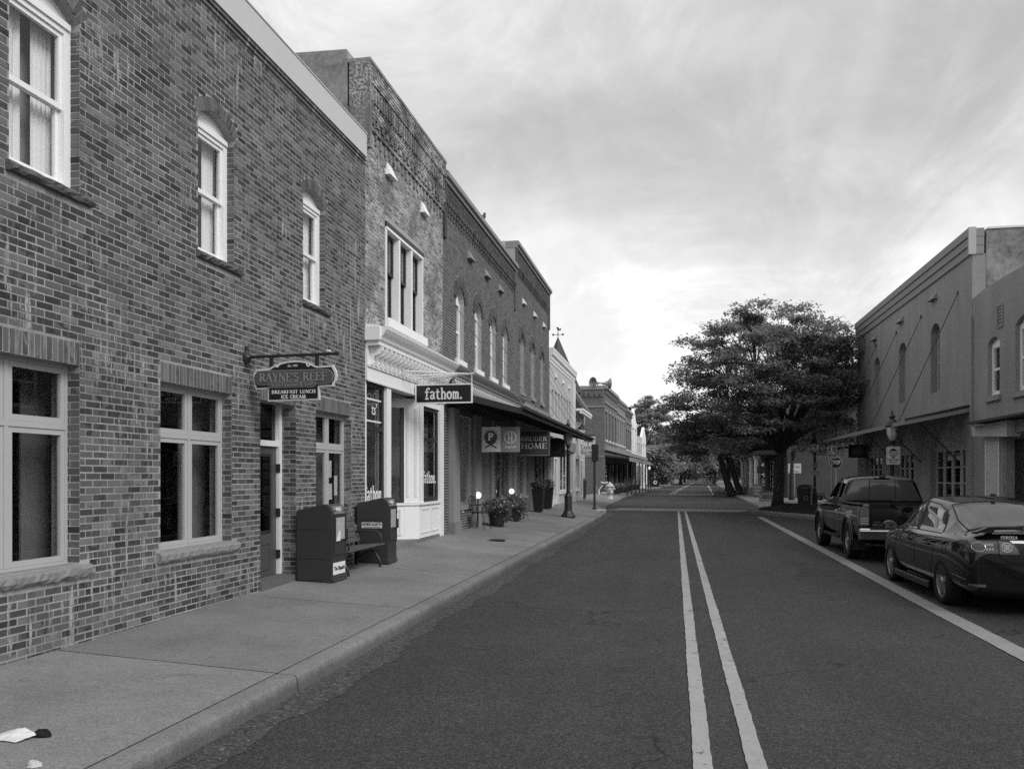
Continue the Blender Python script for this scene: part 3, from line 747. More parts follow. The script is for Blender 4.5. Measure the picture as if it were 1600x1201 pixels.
for a, c in lowers: jamb(B1, XW, c, LZ0+.02, LZ1, .14, M['brick_many'])
for a, c in uppers: jamb(B1, XW, c, UZ0+.02, UZ1, .14, M['brick_many'])
jamb(B1, XW, doorY[1], .24, 2.77, .28, M['brick_many'])
for a, c in lowers: soldier(B1, XW, a, c, LZ1, LZ1+.212, M['brick_arch'], proud=.001)
soldier(B1, XW, doorY[0], doorY[1], LZ1, LZ1+.212, M['brick_arch'], proud=.001)
for a, c in uppers: arch_bricks(B1, XW, a, c, UZ1, RISE, .15, M['brick_arch'], proud=.0)
# ground-floor windows: two lights over two, grey frames
def low_window(parent, a, c, first):
    Xf = XW-.13
    w = MB(); frame_rect(w, Xf-.06, Xf, a, c, LZ0, LZ1, .035); ym = (a+c)/2; zt = 2.20
    w.box(Xf-.06, Xf+.004, ym-.022, ym+.022, LZ0+.036, LZ1-.036); w.box(Xf-.06, Xf+.006, a+.036, c-.036, zt-.028, zt+.028)
    win = w.build('window', M['vinyl'], parent)
    for (y0, y1) in ((a+.037, ym-.024), (ym+.024, c-.037)):
        for (z0, z1) in ((LZ0+.037, zt-.030), (zt+.030, LZ1-.037)):
            f = MB(); frame_rect(f, Xf-.045, Xf-.004, y0, y1, z0, z1, .048); f.build('sash', M['vinyl'], win)
            pane(win, Xf-.025, y0+.05, y1-.05, z0+.05, z1-.05, M['glass'])
    rough_sill(win, XW, a-.06, c+.12, LZ0-.115, LZ0-.005, .06, M['stone'])
    return win
wins = [low_window(B1, a, c, i == 0) for i, (a, c) in enumerate(lowers)]
# things seen in and on the panes
for i, (a, c) in enumerate(lowers):
    boxpart('reflection_panel', mat('reflection_grey', .17, .9, .1, var=.5, vscale=2.5), wins[i], XW-.52, XW-.50, a+(1.30 if i == 0 else 1.1), c+.55, LZ0, LZ1)  # added grey panel, stands in for the reflection on the panes
    boxpart('inner_shelf', M['door'], wins[i], XW-.55, XW-.30, a+.05, c-.05, LZ0-.05, LZ0+.02)
for (y0, y1, z0, z1) in ((12.02,12.22,1.55,1.95),(12.72,12.84,1.72,2.0),(12.66,12.86,1.36,1.62),(12.95,13.08,1.42,1.75)):
    boxpart('notice', M['paper'], wins[2], XW-.180, XW-.1765, y0, y1, z0, z1)
for (y0, y1, z0, z1) in ((8.03,8.19,1.98,2.12),):
    boxpart('notice', M['paper'], wins[1], XW-.180, XW-.1765, y0, y1, z0, z1)
# upper windows: white sashes under segmental arches
def up_window(parent, a, c, X=XW, z0=UZ0, z1=UZ1, rise=RISE, depth=.10, curtain=True, sill=True, mt=None):
    mt = mt or M['white']; Xf = X-depth; w = MB()
    frame_rect(w, Xf-.10, Xf, a, c, z0, z1-.04, .085, .05)
    w.box(Xf-.07, Xf+.02, a+.02, c-.02, z1-.075, z1-.015)
    win = w.build('window', mt, parent)
    if rise:
        ap, _ = arc_pts(a, c, z1, rise); l = MB(); l.prism([(y, z) for y, z in ap[::-1]]+[(a, z1-.015), (c, z1-.015)], Xf-.06, Xf-.02, 'x'); l.build('lunette', mt, win)
    zm = (z0+z1)/2-.02; s = MB(); frame_rect(s, Xf-.055, Xf-.02, a+.087, c-.087, zm-.02, z1-.127, .042, .05); s.build('upper_sash', mt, win)
    s = MB(); frame_rect(s, Xf-.095, Xf-.058, a+.087, c-.087, z0+.052, zm+.028, .042, .06); s.build('lower_sash', mt, win)
    pane(win, Xf-.035, a+.13, c-.13, zm+.03, z1-.17); pane(win, Xf-.075, a+.13, c-.13, z0+.112, zm-.015)
    if curtain:
        cm = MB(); n = 26
        for (p, q) in ((a+.06, a+.42), (c-.30, c-.05)):
            k = len(cm.v)
            for i in range(n+1):
                y = p+(q-p)*i/n; x = Xf-.17+.018*math.sin(i*1.15)+.008*math.sin(i*2.7)
                cm.v += [(x,y,z0+.02),(x,y,z1-.06)]
            for i in range(n): cm.f.append((k+2*i, k+2*i+2, k+2*i+3, k+2*i+1))
        cm.build('curtain', M['curtain'], win, smooth=True)
        boxpart('blind', M['interior'], win, Xf-.30, Xf-.29, a, c, z0, z1)
    if sill: rough_sill(win, X, a-.04, c+.14, z0-.085, z0-.004, .06, M['stone_dk'])
    return win
for a, c in uppers: up_window(B1, a, c)
# recessed entrance
Xd = XW-.27
dr = thing('x', None, None); bpy.data.objects.remove(dr)
d = MB(); d.box(Xd-.045, Xd, doorY[0]+.10, doorY[1]-.09, .33, 2.16); door = d.build('door', M['door'], B1)
f = MB(); f.box(Xd-.06, Xd+.05, doorY[1]-.088, doorY[1]-.006, .33, 2.77); f.box(Xd-.06, Xd+.05, doorY[0]+.005, doorY[0]+.09, .33, 2.77); f.box(Xd-.055, Xd+.04, doorY[0]+.091, doorY[1]-.089, 2.17, 2.25)
f.build('door_frame', M['white2'], door)
pane(door, Xd+.006, doorY[0]+.24, doorY[1]-.30, .98, 2.02, M['glass_dk'])
fr_ = MB(); frame_rect(fr_, Xd, Xd+.012, doorY[0]+.20, doorY[1]-.26, .94, 2.06, .038); fr_.build('door_moulding', M['darkwood'], door)
fr_ = MB(); frame_rect(fr_, Xd, Xd+.010, doorY[0]+.22, doorY[1]-.28, .42, .80, .02); fr_.build('door_panel', M['door'], door)
pane(door, Xd-.01, doorY[0]+.10, doorY[1]-.10, 2.26, 2.76, M['glass_dk'], 'transom_pane')
for z in (.62, 1.22, 1.86): boxpart('hinge', M['black'], door, Xd+.0, Xd+.062, doorY[1]-.105, doorY[1]-.084, z-.06, z+.06)
MB().lathe([(.005,0),(.028,.02),(.03,.045),(.012,.06)], (Xd, doorY[0]+.17, 1.26), 10, 'x').build('door_knob', M['chrome'], door, True)
b = MB(); b.box(XW-.55, XW+.03, doorY[0]-.02, doorY[1]+.02, .1, .325); b.build('doorstep', mat('worn_step', .12, .9, .2, var=.3, vscale=8), B1)
# corbel courses and the pale metal band
b = MB(); b.box(XW-.2, XW+.018, -1, 13.895, 7.275, 7.318); b.box(XW-.2, XW+.036, -1, 13.893, 7.332, 7.372); b.build('corbel_course', M['brick_many'], B1)
b = MB(); b.box(XW-.34, XW+.052, -1, 13.86, 7.385, 7.79); b.box(XW-.36, XW+.064, -1, 13.862, 7.792, 7.81); b.build('parapet_band', M['fascia'], B1)
shell(B1, XW, -14.5, -1.0, 13.90, -.05, 7.35, M['stucco'], .31, 3.4, side_top=7.4)

# ---- whitewashed brick shop (fathom)
B2 = thing('brick_shop', 'whitewashed brick shop with white bracketed cornice and triple upper window', 'building', (XW, 16.4, .3))
Y0, Y1 = 13.915, 18.90
tw = (14.94, 17.29, 4.76, 6.50)
b = MB(); wall_x(b, XW-.004, .30, Y0, Y1, 4.05, 9.12, [tw+(0,)]); b.build('wall', M['mortar_lt'], B2)
bl = brick_list(Y0, Y1, 4.42, 8.0, [cut_rect(tw[0]-.02, tw[1]+.03, tw[2]-.18, tw[3]+.16)], .05)
b = MB()
for br in bl: brick_box(b, XW, br)
b.build('brick_field', M['brick_old'], B2, kind='stuff')
b = MB()
for z0, z1, pr in ((8.0,8.16,.045),(8.20,8.42,.075),(8.44,8.48,.05),(8.76,8.80,.05),(8.80,9.12,.085)):
    bb = brick_list(Y0+.01, Y1-.01, z0, z1+.03, [], random.random()*.1)
    for br in bb: brick_box(b, XW+pr, br, th=pr+.02)
b.build('cornice_bricks', M['brick_old'], B2, kind='stuff')
boxpart('frieze', M['mortar_lt'], B2, XW-.1, XW+.03, Y0+.01, Y1-.01, 8.47, 8.77)
def row(parent, name, n, ya, yb, fn, mt):
    """n alike small pieces between ya and yb, sharing one mesh"""
    me = None; off = Vector((0,0,0)); p = parent
    while p is not None: off += p.location; p = p.parent
    for i in range(n):
        y = ya+(yb-ya)*(i+.5)/n
        if me is None:
            q = MB(); fn(q); o = q.build(name, mt, parent, world=False); me = o.data
        else: o = share(name, me, parent)
        o.location = Vector((0, y, 0))-off
row(B2, 'dentil', 33, Y0+.1, Y1-.1, lambda q: q.box(XW, XW+.084, -.042, .042, 8.485, 8.76), M['brick_old1'])
row(B2, 'corbel', 19, Y0+.1, Y1-.1, lambda q: (q.box(XW, XW+.072, -.075, .075, 8.10, 8.195), q.box(XW, XW+.045, -.06, .06, 8.0, 8.098), q.box(XW, XW+.028, -.035, .035, 7.80, 7.998)), M['brick_old1'])
boxpart('corner_pier', M['brick_old1'], B2, XW-.3, XW+.088, Y0-.012, Y0+.10, 7.6, 9.13)
boxpart('parapet_cap', M['stucco'], B2, XW-.34, XW+.10, Y0-.014, Y1, 9.13, 9.19)
# side parapet rising above the restaurant's roof
b = MB(); b.prism([(-5.752,7.2),(-5.752,9.36),(-7.0,9.40),(-9.0,9.1),(-12.5,8.7),(-12.5,7.2)][::-1], Y0-.03, Y0+.32, 'y'); b.build('side_parapet', M['stucco'], B2)
# triple window
a, c, z0, z1 = tw; Xf = XW-.10
w = MB(); w.box(Xf-.08, XW+.02, a, a+.05, z0, z1-.052); w.box(Xf-.08, XW+.02, c-.05, c, z0, z1-.052); w.box(Xf-.08, XW+.03, a, c, z1-.05, z1)
third = (c-a)/3
for k in (1, 2): w.box(Xf-.08, XW+.018, a+k*third-.045, a+k*third+.045, z0, z1-.052)
tri = w.build('window', M['white'], B2)
boxpart('sill_board', M['white'], tri, XW-.05, XW+.085, a-.02, c+.14, z0-.17, z0-.005)
boxpart('lintel', M['darkwood'], tri, XW-.02, XW+.035, a-.02, c+.05, z1+.005, z1+.09)
for k in range(3):
    ya, yb = a+k*third+.05, a+(k+1)*third-.05; zm = (z0+z1)/2+.05
    s = MB(); frame_rect(s, Xf-.035, Xf+.005, ya, yb, zm, z1-.055, .05); frame_rect(s, Xf-.08, Xf-.04, ya, yb, z0, zm+.05, .05); s.build('sash', M['darkwood'], tri)
    pane(tri, Xf-.015, ya+.05, yb-.05, zm+.05, z1-.1); pane(tri, Xf-.06, ya+.05, yb-.05, z0+.05, zm-.0)
    q = MB()
    for j in range(12):
        y = ya+.02+(yb-ya-.04)*j/11; q.box(Xf-.17, Xf-.165, y-.014, y+.004, z0, zm)
    q.build('blind', M['interior'], tri)
    q = MB(); q.box(Xf-.135, Xf-.130, ya, ya+(yb-ya)*.62, zm-.1, z1); q.build('curtain', M['curtain'], tri)
# white vent hoods
for (y, z) in ((15.15,7.58),(17.35,7.55)):
    q = MB(); w_ = .22
    q.v += [(XW,y-w_,z-.10),(XW,y+w_,z-.10),(XW+.11,y+w_,z-.10),(XW+.11,y-w_,z-.10),(XW,y-w_*.6,z+.16),(XW,y+w_*.6,z+.16)]
    q.f += [(0,1,2,3),(3,2,5,4),(0,3,4),(1,5,2)]; q.build('vent_hood', M['white'], B2)
# bracketed cornice (continues over the next shop)
def cornice(parent, ya, yb, mt, z=4.0, ret=True):
    b = MB(); prof = [(0,0),(.03,0),(.03,.05),(.25,.06),(.25,.12),(.28,.15),(.30,.20),(.36,.27),(.40,.33),(.41,.37),(.02,.44),(0,.44)]
    b.prism([(XW+x, z+.02+q_) for x, q_ in prof], ya, yb, 'y'); return b.build('shop_cornice', mt, parent)
def brackets(parent, ya, yb, n, mt, z=4.0):
    prof = [(0,0),(.055,-.02),(.07,.03),(.055,.07),(.08,.14),(.13,.16),(.20,.18),(.235,.24),(.235,.30),(0,.30)]
    row(parent, 'bracket', n, ya, yb, lambda q: q.prism([(XW+.031+x, z-.24+h) for x, h in prof], -.035, .035, 'y'), mt)
cc = cornice(B2, Y0+.01, Y1, M['white']); brackets(B2, Y0+.06, Y1-.04, 20, M['white'])
boxpart('cornice_return', M['white'], B2, XW, XW+.28, Y0-.035, Y0+.008, 4.16, 4.40)
# shop front
boxpart('fascia_board', M['white'], B2, XW-.25, XW+.03, Y0+.01, Y1, 3.46, 4.02)
boxpart('fascia_moulding', M['white2'], B2, XW+.031, XW+.055, Y0+.012, Y1-.002, 3.70, 3.735)
boxpart('fascia_moulding', M['white2'], B2, XW+.031, XW+.05, Y0+.012, Y1-.002, 3.44, 3.475)
# left display window
boxpart('pier', M['white2'], B2, XW-.2, XW-.01, Y0+.002, Y0+.08, .1, 3.455)
boxpart('pier', M['white'], B2, XW-.22, XW+.02, 14.98, 15.22, .1, 3.455)
boxpart('bulkhead', M['white2'], B2, XW-.2, XW, 14.0, 14.978, .1, 1.05)
f = MB(); frame_rect(f, XW-.12, XW-.04, 14.0, 14.975, 1.055, 3.45, .075); f.box(XW-.12, XW-.035, 14.076, 14.899, 2.58, 2.66)
dw = f.build('display_window', M['darkwood'], B2); pane(dw, XW-.075, 14.08, 14.895, 1.135, 2.575); pane(dw, XW-.075, 14.08, 14.895, 2.665, 3.37)
boxpart('display_panel', M['interior'], dw, XW-.6, XW-.58, 14.25, 14.75, .9, 3.4)
q = MB(); strokes(q, 'fathom.', .30, M_wall(XW-.070, 14.52, 1.42), sx=.74); q.build('lettering', M['lettering'], dw)
for zz in (3.14, 2.74): boxpart('window_line', M['lettering'], dw, XW-.0705, XW-.067, 14.08, 14.89, zz, zz+.03)
text_part('lettering', "ts'", .30, M['lettering'], dw, M_wall(XW-.070, 14.53, 2.97), shear=.1)
# recessed entrance with canted bay
bay = [(XW, 17.06), (-6.75, 16.05)]
boxpart('soffit', M['trim_mid'], B2, -7.2, XW-.26, 15.0, 18.9, 3.40, 3.455)
d = Vector((bay[1][0]-bay[0][0], bay[1][1]-bay[0][1])); L_ = d.length; d.normalize(); nrm = Vector((-d.y, d.x))
if nrm.y > 0: nrm = -nrm
def slab(b, s0, s1, z0, z1, t0=0.0, t1=.08):
    P = lambda s, t: (bay[0][0]+d.x*s+nrm.x*t, bay[0][1]+d.y*s+nrm.y*t)
    c_ = [P(s0,-t1+t0), P(s1,-t1+t0), P(s1,t0), P(s0,t0)]
    b.hexa([(x,y,z0) for x, y in c_]+[(x,y,z1) for x, y in c_])
q = MB(); slab(q, 0, .34, 1.175, 3.40); slab(q, .0, .344, .34, 1.12, -.002, .07); slab(q, .34, L_, 3.2, 3.40); slab(q, .345, L_, .34, 1.12, -.005, .07); slab(q, -.01, L_, 1.121, 1.17, .03, .1)
bay_o = q.build('bay_side', M['white'], B2)
q = MB()
slab(q, .05, .10, 1.3, 3.2, .012, .01); slab(q, .24, .29, 1.3, 3.2, .012, .01)
slab(q, .42, 1.05, .48, .53, .012, .02); slab(q, .42, 1.05, 1.0, 1.04, .012, .02); slab(q, .40, .45, .48, 1.04, .014, .02)
q.build('panel_moulding', M['white2'], bay_o)
q = MB(); slab(q, .345, .42, 1.172, 3.198, -.01, .05); slab(q, 1.15, 1.25, 1.172, 3.198, -.01, .05); slab(q, .42, 1.15, 2.5, 2.58, -.012, .05); slab(q, .42, 1.15, 1.172, 1.25, -.012, .05); q.build('sash', M['darkwood'], bay_o)
q = MB(); slab(q, .42, 1.15, 1.25, 3.198, -.03, .006); q.build('pane', M['glass'], bay_o)
# bay front
boxpart('bay_pilaster', M['white'], B2, XW-.10, XW+.012, 17.065, 17.34, 1.125, 3.44)
boxpart('bay_pilaster', M['white'], B2, XW-.10, XW+.03, 18.60, 18.895, .34, 3.44)
boxpart('bay_head', M['white'], B2, XW-.10, XW+.008, 17.342, 18.598, 3.28, 3.44)
boxpart('bulkhead', M['white'], B2, XW-.10, XW+.004, 17.066, 18.598, .40, 1.12)
boxpart('bay_sill', M['white'], B2, XW-.10, XW+.05, 17.05, 18.62, 1.121, 1.17)
q = MB(); frame_rect(q, XW+.005, XW+.02, 17.15, 17.80, .50, 1.04, .03); frame_rect(q, XW+.005, XW+.02, 17.88, 18.54, .50, 1.04, .03); q.build('panel_moulding', M['white2'], B2)
q = MB(); frame_rect(q, XW-.08, XW-.03, 17.342, 18.598, 1.172, 3.278, .085); q.box(XW-.08, XW-.028, 17.43, 18.51, 2.52, 2.60)
fw = q.build('display_window', M['darkwood'], B2); pane(fw, XW-.055, 17.43, 18.51, 1.26, 2.52); pane(fw, XW-.055, 17.43, 18.51, 2.6, 3.19)
q = MB(); strokes(q, 'fathom.', .27, M_wall(XW-.050, 17.97, 1.72), sx=.88); q.build('lettering', M['lettering'], fw)
boxpart('plinth', M['concrete'], B2, -6.9, XW-.02, 15.24, 18.89, .0, .395)
boxpart('plinth', M['concrete'], B2, XW-.018, XW+.02, 17.02, 18.58, .0, .385)
boxpart('entrance_door', M['darkwood'], B2, -7.0, -6.95, 15.24, 16.1, .4, 3.0)
shell(B2, XW, -13.5, Y0, Y1, -.05, 8.0, M['stucco'], .31, 3.75, side_top=8.35)

# ---- dark brick pair with canopy
def simple_window(parent, X, a, c, z0, z1, rise=0, depth=.12, frame=None, fw=.06, sgn=1, sill=True, mull=None, glass=None, back=True, meet=True):
    fm = frame or M['white']; Xf = X-depth*sgn; w = MB(); t = fw
    w.box(Xf, Xf-.07*sgn, a, a+t, z0, z1); w.box(Xf, Xf-.07*sgn, c-t, c, z0, z1); w.box(Xf, Xf-.07*sgn, a+t, c-t, z1-t, z1); w.box(Xf, Xf-.07*sgn, a+t, c-t, z0, z0+t)
    zm = (z0+z1)/2
    if meet: w.box(Xf-.01*sgn, Xf-.06*sgn, a+t, c-t, zm-.03, zm+.03)
    if mull:
        for k in range(1, mull): y = a+(c-a)*k/mull; w.box(Xf-.005*sgn, Xf-.065*sgn, y-.03, y+.03, z0+t, z1-t)
    win = w.build('window', fm, parent)
    if rise:
        ap, _ = arc_pts(a, c, z1, rise); l = MB(); l.prism(ap[::-1]+[(a, z1+.001), (c, z1+.001)], Xf-.05*sgn, Xf-.02*sgn, 'x'); l.build('lunette', fm, win)
    p = MB(); p.box(Xf-.034*sgn, Xf-.03*sgn, a+t, c-t, z0+t, z1-t); p.build('pane', glass or M['glass'], win)
    if back: p = MB(); p.box(Xf-.20*sgn, Xf-.205*sgn, a, c, z0+(z1-z0)*.45, z1); p.build('blind', M['interior'], win)
    if sill: p = MB(); p.box(X-.1*sgn, X+.07*sgn, a-.08, c+.08, z0-.13, z0-.004); p.build('sill', fm, win)
    return win
def hood(parent, X, y, z, mt, w_=.2, sgn=1, pr=.12):
    q = MB()
    q.v += [(X,y-w_,z-.10),(X,y+w_,z-.10),(X+pr*sgn,y+w_,z-.10),(X+pr*sgn,y-w_,z-.10),(X,y-w_*.8,z+.12),(X,y+w_*.8,z+.12)]
    q.f += [(0,1,2,3),(3,2,5,4),(0,3,4),(1,5,2)]
    if sgn < 0: q.f = [f[::-1] for f in q.f]
    q.build('vent_hood', mt, parent)
def brick_front(name, label, Y0, Y1, top, wins, gholes, zs, mortar, bm, bm1, loc_z, corb_z, ncorb, cap_h=.24):
    B = thing(name, label, 'building', (XW, (Y0+Y1)/2, loc_z))
    holes = [(a,c,z0,z1,r) for a,c,z0,z1,r in wins]+[(a,c,z0,z1,0) for a,c,z0,z1 in gholes]
    b = MB(); wall_x(b, XW-.004, .30, Y0, Y1, -.05, top-.1, holes); b.build('wall', mortar, B)
    cuts = [cut_rect(a,c,z0,z1) for a,c,z0,z1,r in wins]+[cut_arch(a,c,z1,r,.26) for a,c,z0,z1,r in wins]+[cut_rect(a,c,z0,z1) for a,c,z0,z1 in gholes]
    b = MB()
    for br in brick_list(Y0+.004, Y1-.004, .2, corb_z+.36, cuts, random.random()*.1): brick_box(b, XW, br)
    for z0, z1, pr in ((corb_z+.36, top-cap_h, .035),):
        for br in brick_list(Y0+.004, Y1-.004, z0, z1, [], .03): brick_box(b, XW+pr, br, th=pr+.02)
    b.build('brick_field', bm, B, kind='stuff')
    for a,c,z0,z1,r in wins: arch_bricks(B, XW, a, c, z1, r, .25, bm1, proud=.03)
    row(B, 'corbel', ncorb, Y0+.1, Y1-.1, lambda q: (q.box(XW, XW+.075, -.07, .07, corb_z+.24, corb_z+.355), q.box(XW, XW+.05, -.055, .055, corb_z+.12, corb_z+.238), q.box(XW, XW+.028, -.04, .04, corb_z, corb_z+.118)), bm1)
    q = MB(); q.prism([(XW-.34,top-cap_h),(XW+.07,top-cap_h),(XW+.075,top-cap_h+.07),(XW+.14,top-cap_h+.10),(XW+.145,top-.03),(XW+.10,top),(XW-.34,top)], Y0-.01, Y1, 'y'); q.build('parapet_cap', M['trim_mid'], B)
    boxpart('pilaster', bm1, B, XW-.02, XW+.05, Y1-.22, Y1-.002, corb_z-.6, top-cap_h-.005)
    boxpart('pilaster', bm1, B, XW-.02, XW+.05, Y0+.002, Y0+.20, corb_z-.6, top-cap_h-.005)
    return B
Y0, Y1 = 18.905, 27.94
w3 = [(20.10,20.92,4.70,6.22,.36),(22.10,22.90,4.70,6.22,.36),(24.02,24.80,4.70,6.22,.36),(25.86,26.60,4.70,6.22,.36)]
g3 = [(20.38,21.72,1.0,3.30),(22.62,23.85,.36,3.05),(24.88,27.5,.98,3.30)]
B3 = brick_front('brick_building', 'dark striped brick building with four tall arched windows above the long canopy', Y0, Y1, 9.0, w3, g3, None, M['mortar_lt'], M['brick_dark'], M['brick_dark1'], .38, 8.02, 36)
for a,c,z0,z1,r in w3: simple_window(B3, XW, a, c, z0, z1, r, fw=.07)
for y, z in ((21.5,7.62),(23.5,7.62),(25.4,7.62)): hood(B3, XW, y, z, M['trim_mid'], .26)
cornice(B3, Y0+.002, Y1, M['trim_mid']); brackets(B3, Y0+.1, Y1-.05, 36, M['white2'])
boxpart('fascia_board', M['door'], B3, XW, XW+.03, Y0+.002, Y1-.002, 3.42, 4.0)
boxpart('timber_post', M['trim_mid'], B3, XW+.002, XW+.14, 19.40, 20.0, .62, 3.4)
boxpart('post_base', M['concrete'], B3, XW+.002, XW+.18, 19.34, 20.06, .25, .62)
boxpart('timber_post', M['trim_mid'], B3, XW+.002, XW+.11, 21.78, 22.5, .3, 3.4)
boxpart('timber_post', M['trim_mid'], B3, XW+.002, XW+.06, 24.05, 24.30, .3, 3.4)
boxpart('timber_post', M['trim_mid'], B3, XW+.002, XW+.06, 27.50, 27.90, .3, 3.4)
simple_window(B3, XW, 20.38, 21.72, 1.0, 3.30, frame=M['trim_mid'], back=False, meet=False)
simple_window(B3, XW, 24.88, 27.5, .98, 3.30, frame=M['trim_mid'], mull=2, back=False, meet=False)
d = MB(); d.box(XW-.42, XW-.36, 22.62, 23.85, .36, 3.05); dd = d.build('door', M['darkwood'], B3)
pane(dd, XW-.35, 22.80, 23.65, .9, 2.3, M['glass_dk'])
boxpart('wall_plate', M['label'], B3, XW+.004, XW+.02, 20.62, 20.86, .80, .96)
for i, (y, z, x) in enumerate(((20.62,2.66,.5),(20.68,2.46,.55),(21.0,2.33,.7),(20.55,2.18,.45),(20.78,2.18,.8),(20.74,1.98,.5))):
    q = MB(); q.lathe([(.005,-.045),(.035,-.02),(.04,.01),(.02,.05)], (XW-x, y, z), 8); o = q.build('hanging_bulb', M['bulb'], B3, True)
    q = MB(); q.tube([(XW-x,y,z+.05),(XW-x,y,3.5)], .004, 4); q.build('cord', M['black'], o)
shell(B3, XW, -15, Y0, Y1, -.05, 8.6, M['stucco_lt'], .31, 3.75, side_top=8.7)

Y0, Y1 = 27.95, 35.75
w4 = [(28.85,29.62,4.75,6.50,.38),(31.08,31.88,4.75,6.50,.38),(33.35,34.12,4.75,6.50,.38)]
g4 = [(28.75,30.15,1.05,3.30),(30.55,31.6,.4,3.05),(32.0,35.2,1.0,3.30)]
B4 = brick_front('brick_building', 'taller dark brick building with pale vent hoods, at the far end of the canopy', Y0, Y1, 9.85, w4, g4, None, M['mortar_lt'], M['brick_dark'], M['brick_dark1'], .42, 8.72, 30)
for a,c,z0,z1,r in w4: simple_window(B4, XW, a, c, z0, z1, r, fw=.06, frame=M['trim_mid'])
for y in (29.5,31.9,34.2): hood(B4, XW, y, 8.05, M['white2'], .24)
boxpart('sill_course', M['trim_mid'], B4, XW+.001, XW+.09, Y0+.002, Y1-.01, 4.22, 4.42)
boxpart('fascia_board', M['trim_mid'], B4, XW+.001, XW+.03, Y0+.002, Y1-.01, 3.42, 4.2)
simple_window(B4, XW, 28.75, 30.15, 1.05, 3.30, frame=M['trim_mid'], back=True, meet=False)
simple_window(B4, XW, 32.0, 35.2, 1.0, 3.30, frame=M['darkwood'], mull=3, back=False, meet=False)
d = MB(); d.box(XW-.42, XW-.36, 30.55, 31.6, .4, 3.05); d.build('door', M['darkwood'], B4)
boxpart('corner_post', M['white2'], B4, XW+.002, XW+.12, 35.42, 35.74, .3, 3.4)
shell(B4, XW, -15, Y0, Y1, -.05, 9.3, M['stucco_lt'], .31, 3.75, side_top=9.55)
boxpart('side_parapet', M['stucco_lt'], B4, XW-.345, -12.0, Y0-.012, Y0+.24, 8.8, 9.86)

# ---- long canopy over both brick fronts
cy0, cy1 = 18.96, 35.95
CN = thing('shop_canopy', 'long dark sloping canopy over the pavement, hung on rods from the brick fronts', 'canopy', (XW, 27.4, 3.3))
xo, zo, zi = -3.56, 3.33, 3.83
q = MB(); q.prism([(XW+.03,zi-.06),(xo,zo-.05),(xo,zo),(XW+.03,zi)], cy0, cy1, 'y'); q.build('roof', mat('canopy_boards', .05, .8, .3, var=.2, vscale=4, stretch=(.3, 6, 1)), CN)
q = MB(); q.box(xo+.002, xo+.05, cy0-.01, cy1+.01, zo-.12, zo+.03); q.box(xo+.052, xo+.13, cy0-.02, cy1+.02, zo-.02, zo+.05); q.build('gutter', M['iron'], CN)
q = MB(); q.prism([(XW+.03,zi-.16),(xo,zo-.13),(xo,zo+.01),(XW+.03,zi+.01)], cy0-.05, cy0-.001, 'y'); q.build('end_board', M['iron'], CN)
for i in range(9):
    y = cy0+.3+(cy1-cy0-.6)*i/8
    q = MB(); q.prism([(XW+.03,zi-.17),(xo,zo-.12),(xo,zo-.052),(XW+.03,zi-.062)], y-.03, y+.03, 'y'); q.build('rafter', M['darkwood'], CN)
for i, y in enumerate((19.6,21.8,24.2,26.5,28.9,31.2,33.4,35.3)):
    q = MB(); q.tube([(XW,y,6.1+(.5 if i > 3 else 0)),(xo+.02,y,zo+.03)], .009, 5); q.build('tie_rod', M['black'], CN)

# ---- pale plaster shop with cornice, and the slate-roofed house
Y0, Y1 = 35.96, 44.8
B5 = thing('plaster_building', 'pale plaster building with a row of narrow windows and a heavy cornice', 'building', (XW, 40.3, .44))
nw = [(36.5+i*1.02, 37.12+i*1.02, 4.35, 5.62) for i in range(7)]
gw = [(37.2,38.2,.45,2.65),(39.0,43.6,1.0,2.9)]
b = MB(); wall_x(b, XW, .3, Y0, Y1, -.05, 7.0, [n+(0,) for n in nw+gw]); b.build('wall', M['stucco_lt'], B5)
for n in nw: simple_window(B5, XW, *n, fw=.04, sill=False, meet=False, glass=M['glass_dk'])
q = MB(); q.prism([(XW-.3,6.75),(XW+.02,6.75),(XW+.03,6.86),(XW+.06,6.9),(XW+.07,7.02),(XW+.14,7.10),(XW+.15,7.2),(XW+.18,7.32),(XW+.18,7.38),(XW-.3,7.40)], Y0-.05, Y1+.03, 'y'); q.build('cornice', M['white2'], B5)
boxpart('string_course', M['white2'], B5, XW+.001, XW+.08, Y0, Y1, 3.95, 4.12)
for y in (37.6,40.2,42.6): hood(B5, XW, y, 6.35, M['white2'], .18)
boxpart('shop_fascia', M['trim_mid'], B5, XW+.001, XW+.1, Y0+.1, Y1-.1, 3.0, 3.5)
f = MB(); frame_rect(f, XW-.08, XW+.03, 37.2, 38.2, .45, 2.65, .13, .25); dr = f.build('door', M['white2'], B5); boxpart('pane', M['glass_dk'], dr, XW-.05, XW-.045, 37.32, 38.08, .7, 2.52)
boxpart('door_panel', M['label'], dr, XW-.042, XW-.040, 37.40, 37.62, 1.62, 1.75); boxpart('door_panel', M['label'], dr, XW-.042, XW-.040, 37.40, 37.62, .86, .98)
simple_window(B5, XW, 39.0, 43.6, 1.0, 2.9, frame=M['white2'], mull=4, back=False, meet=False)
boxpart('pilaster', M['white2'], B5, XW+.001, XW+.09, 44.3, 44.79, .2, 6.74)
boxpart('pilaster', M['white2'], B5, XW+.001, XW+.12, 36.0, 36.4, .2, 3.0)
shell(B5, XW, -15, Y0, Y1, -.05, 6.9, M['stucco_lt'], .31, 3.7, side_top=6.95)

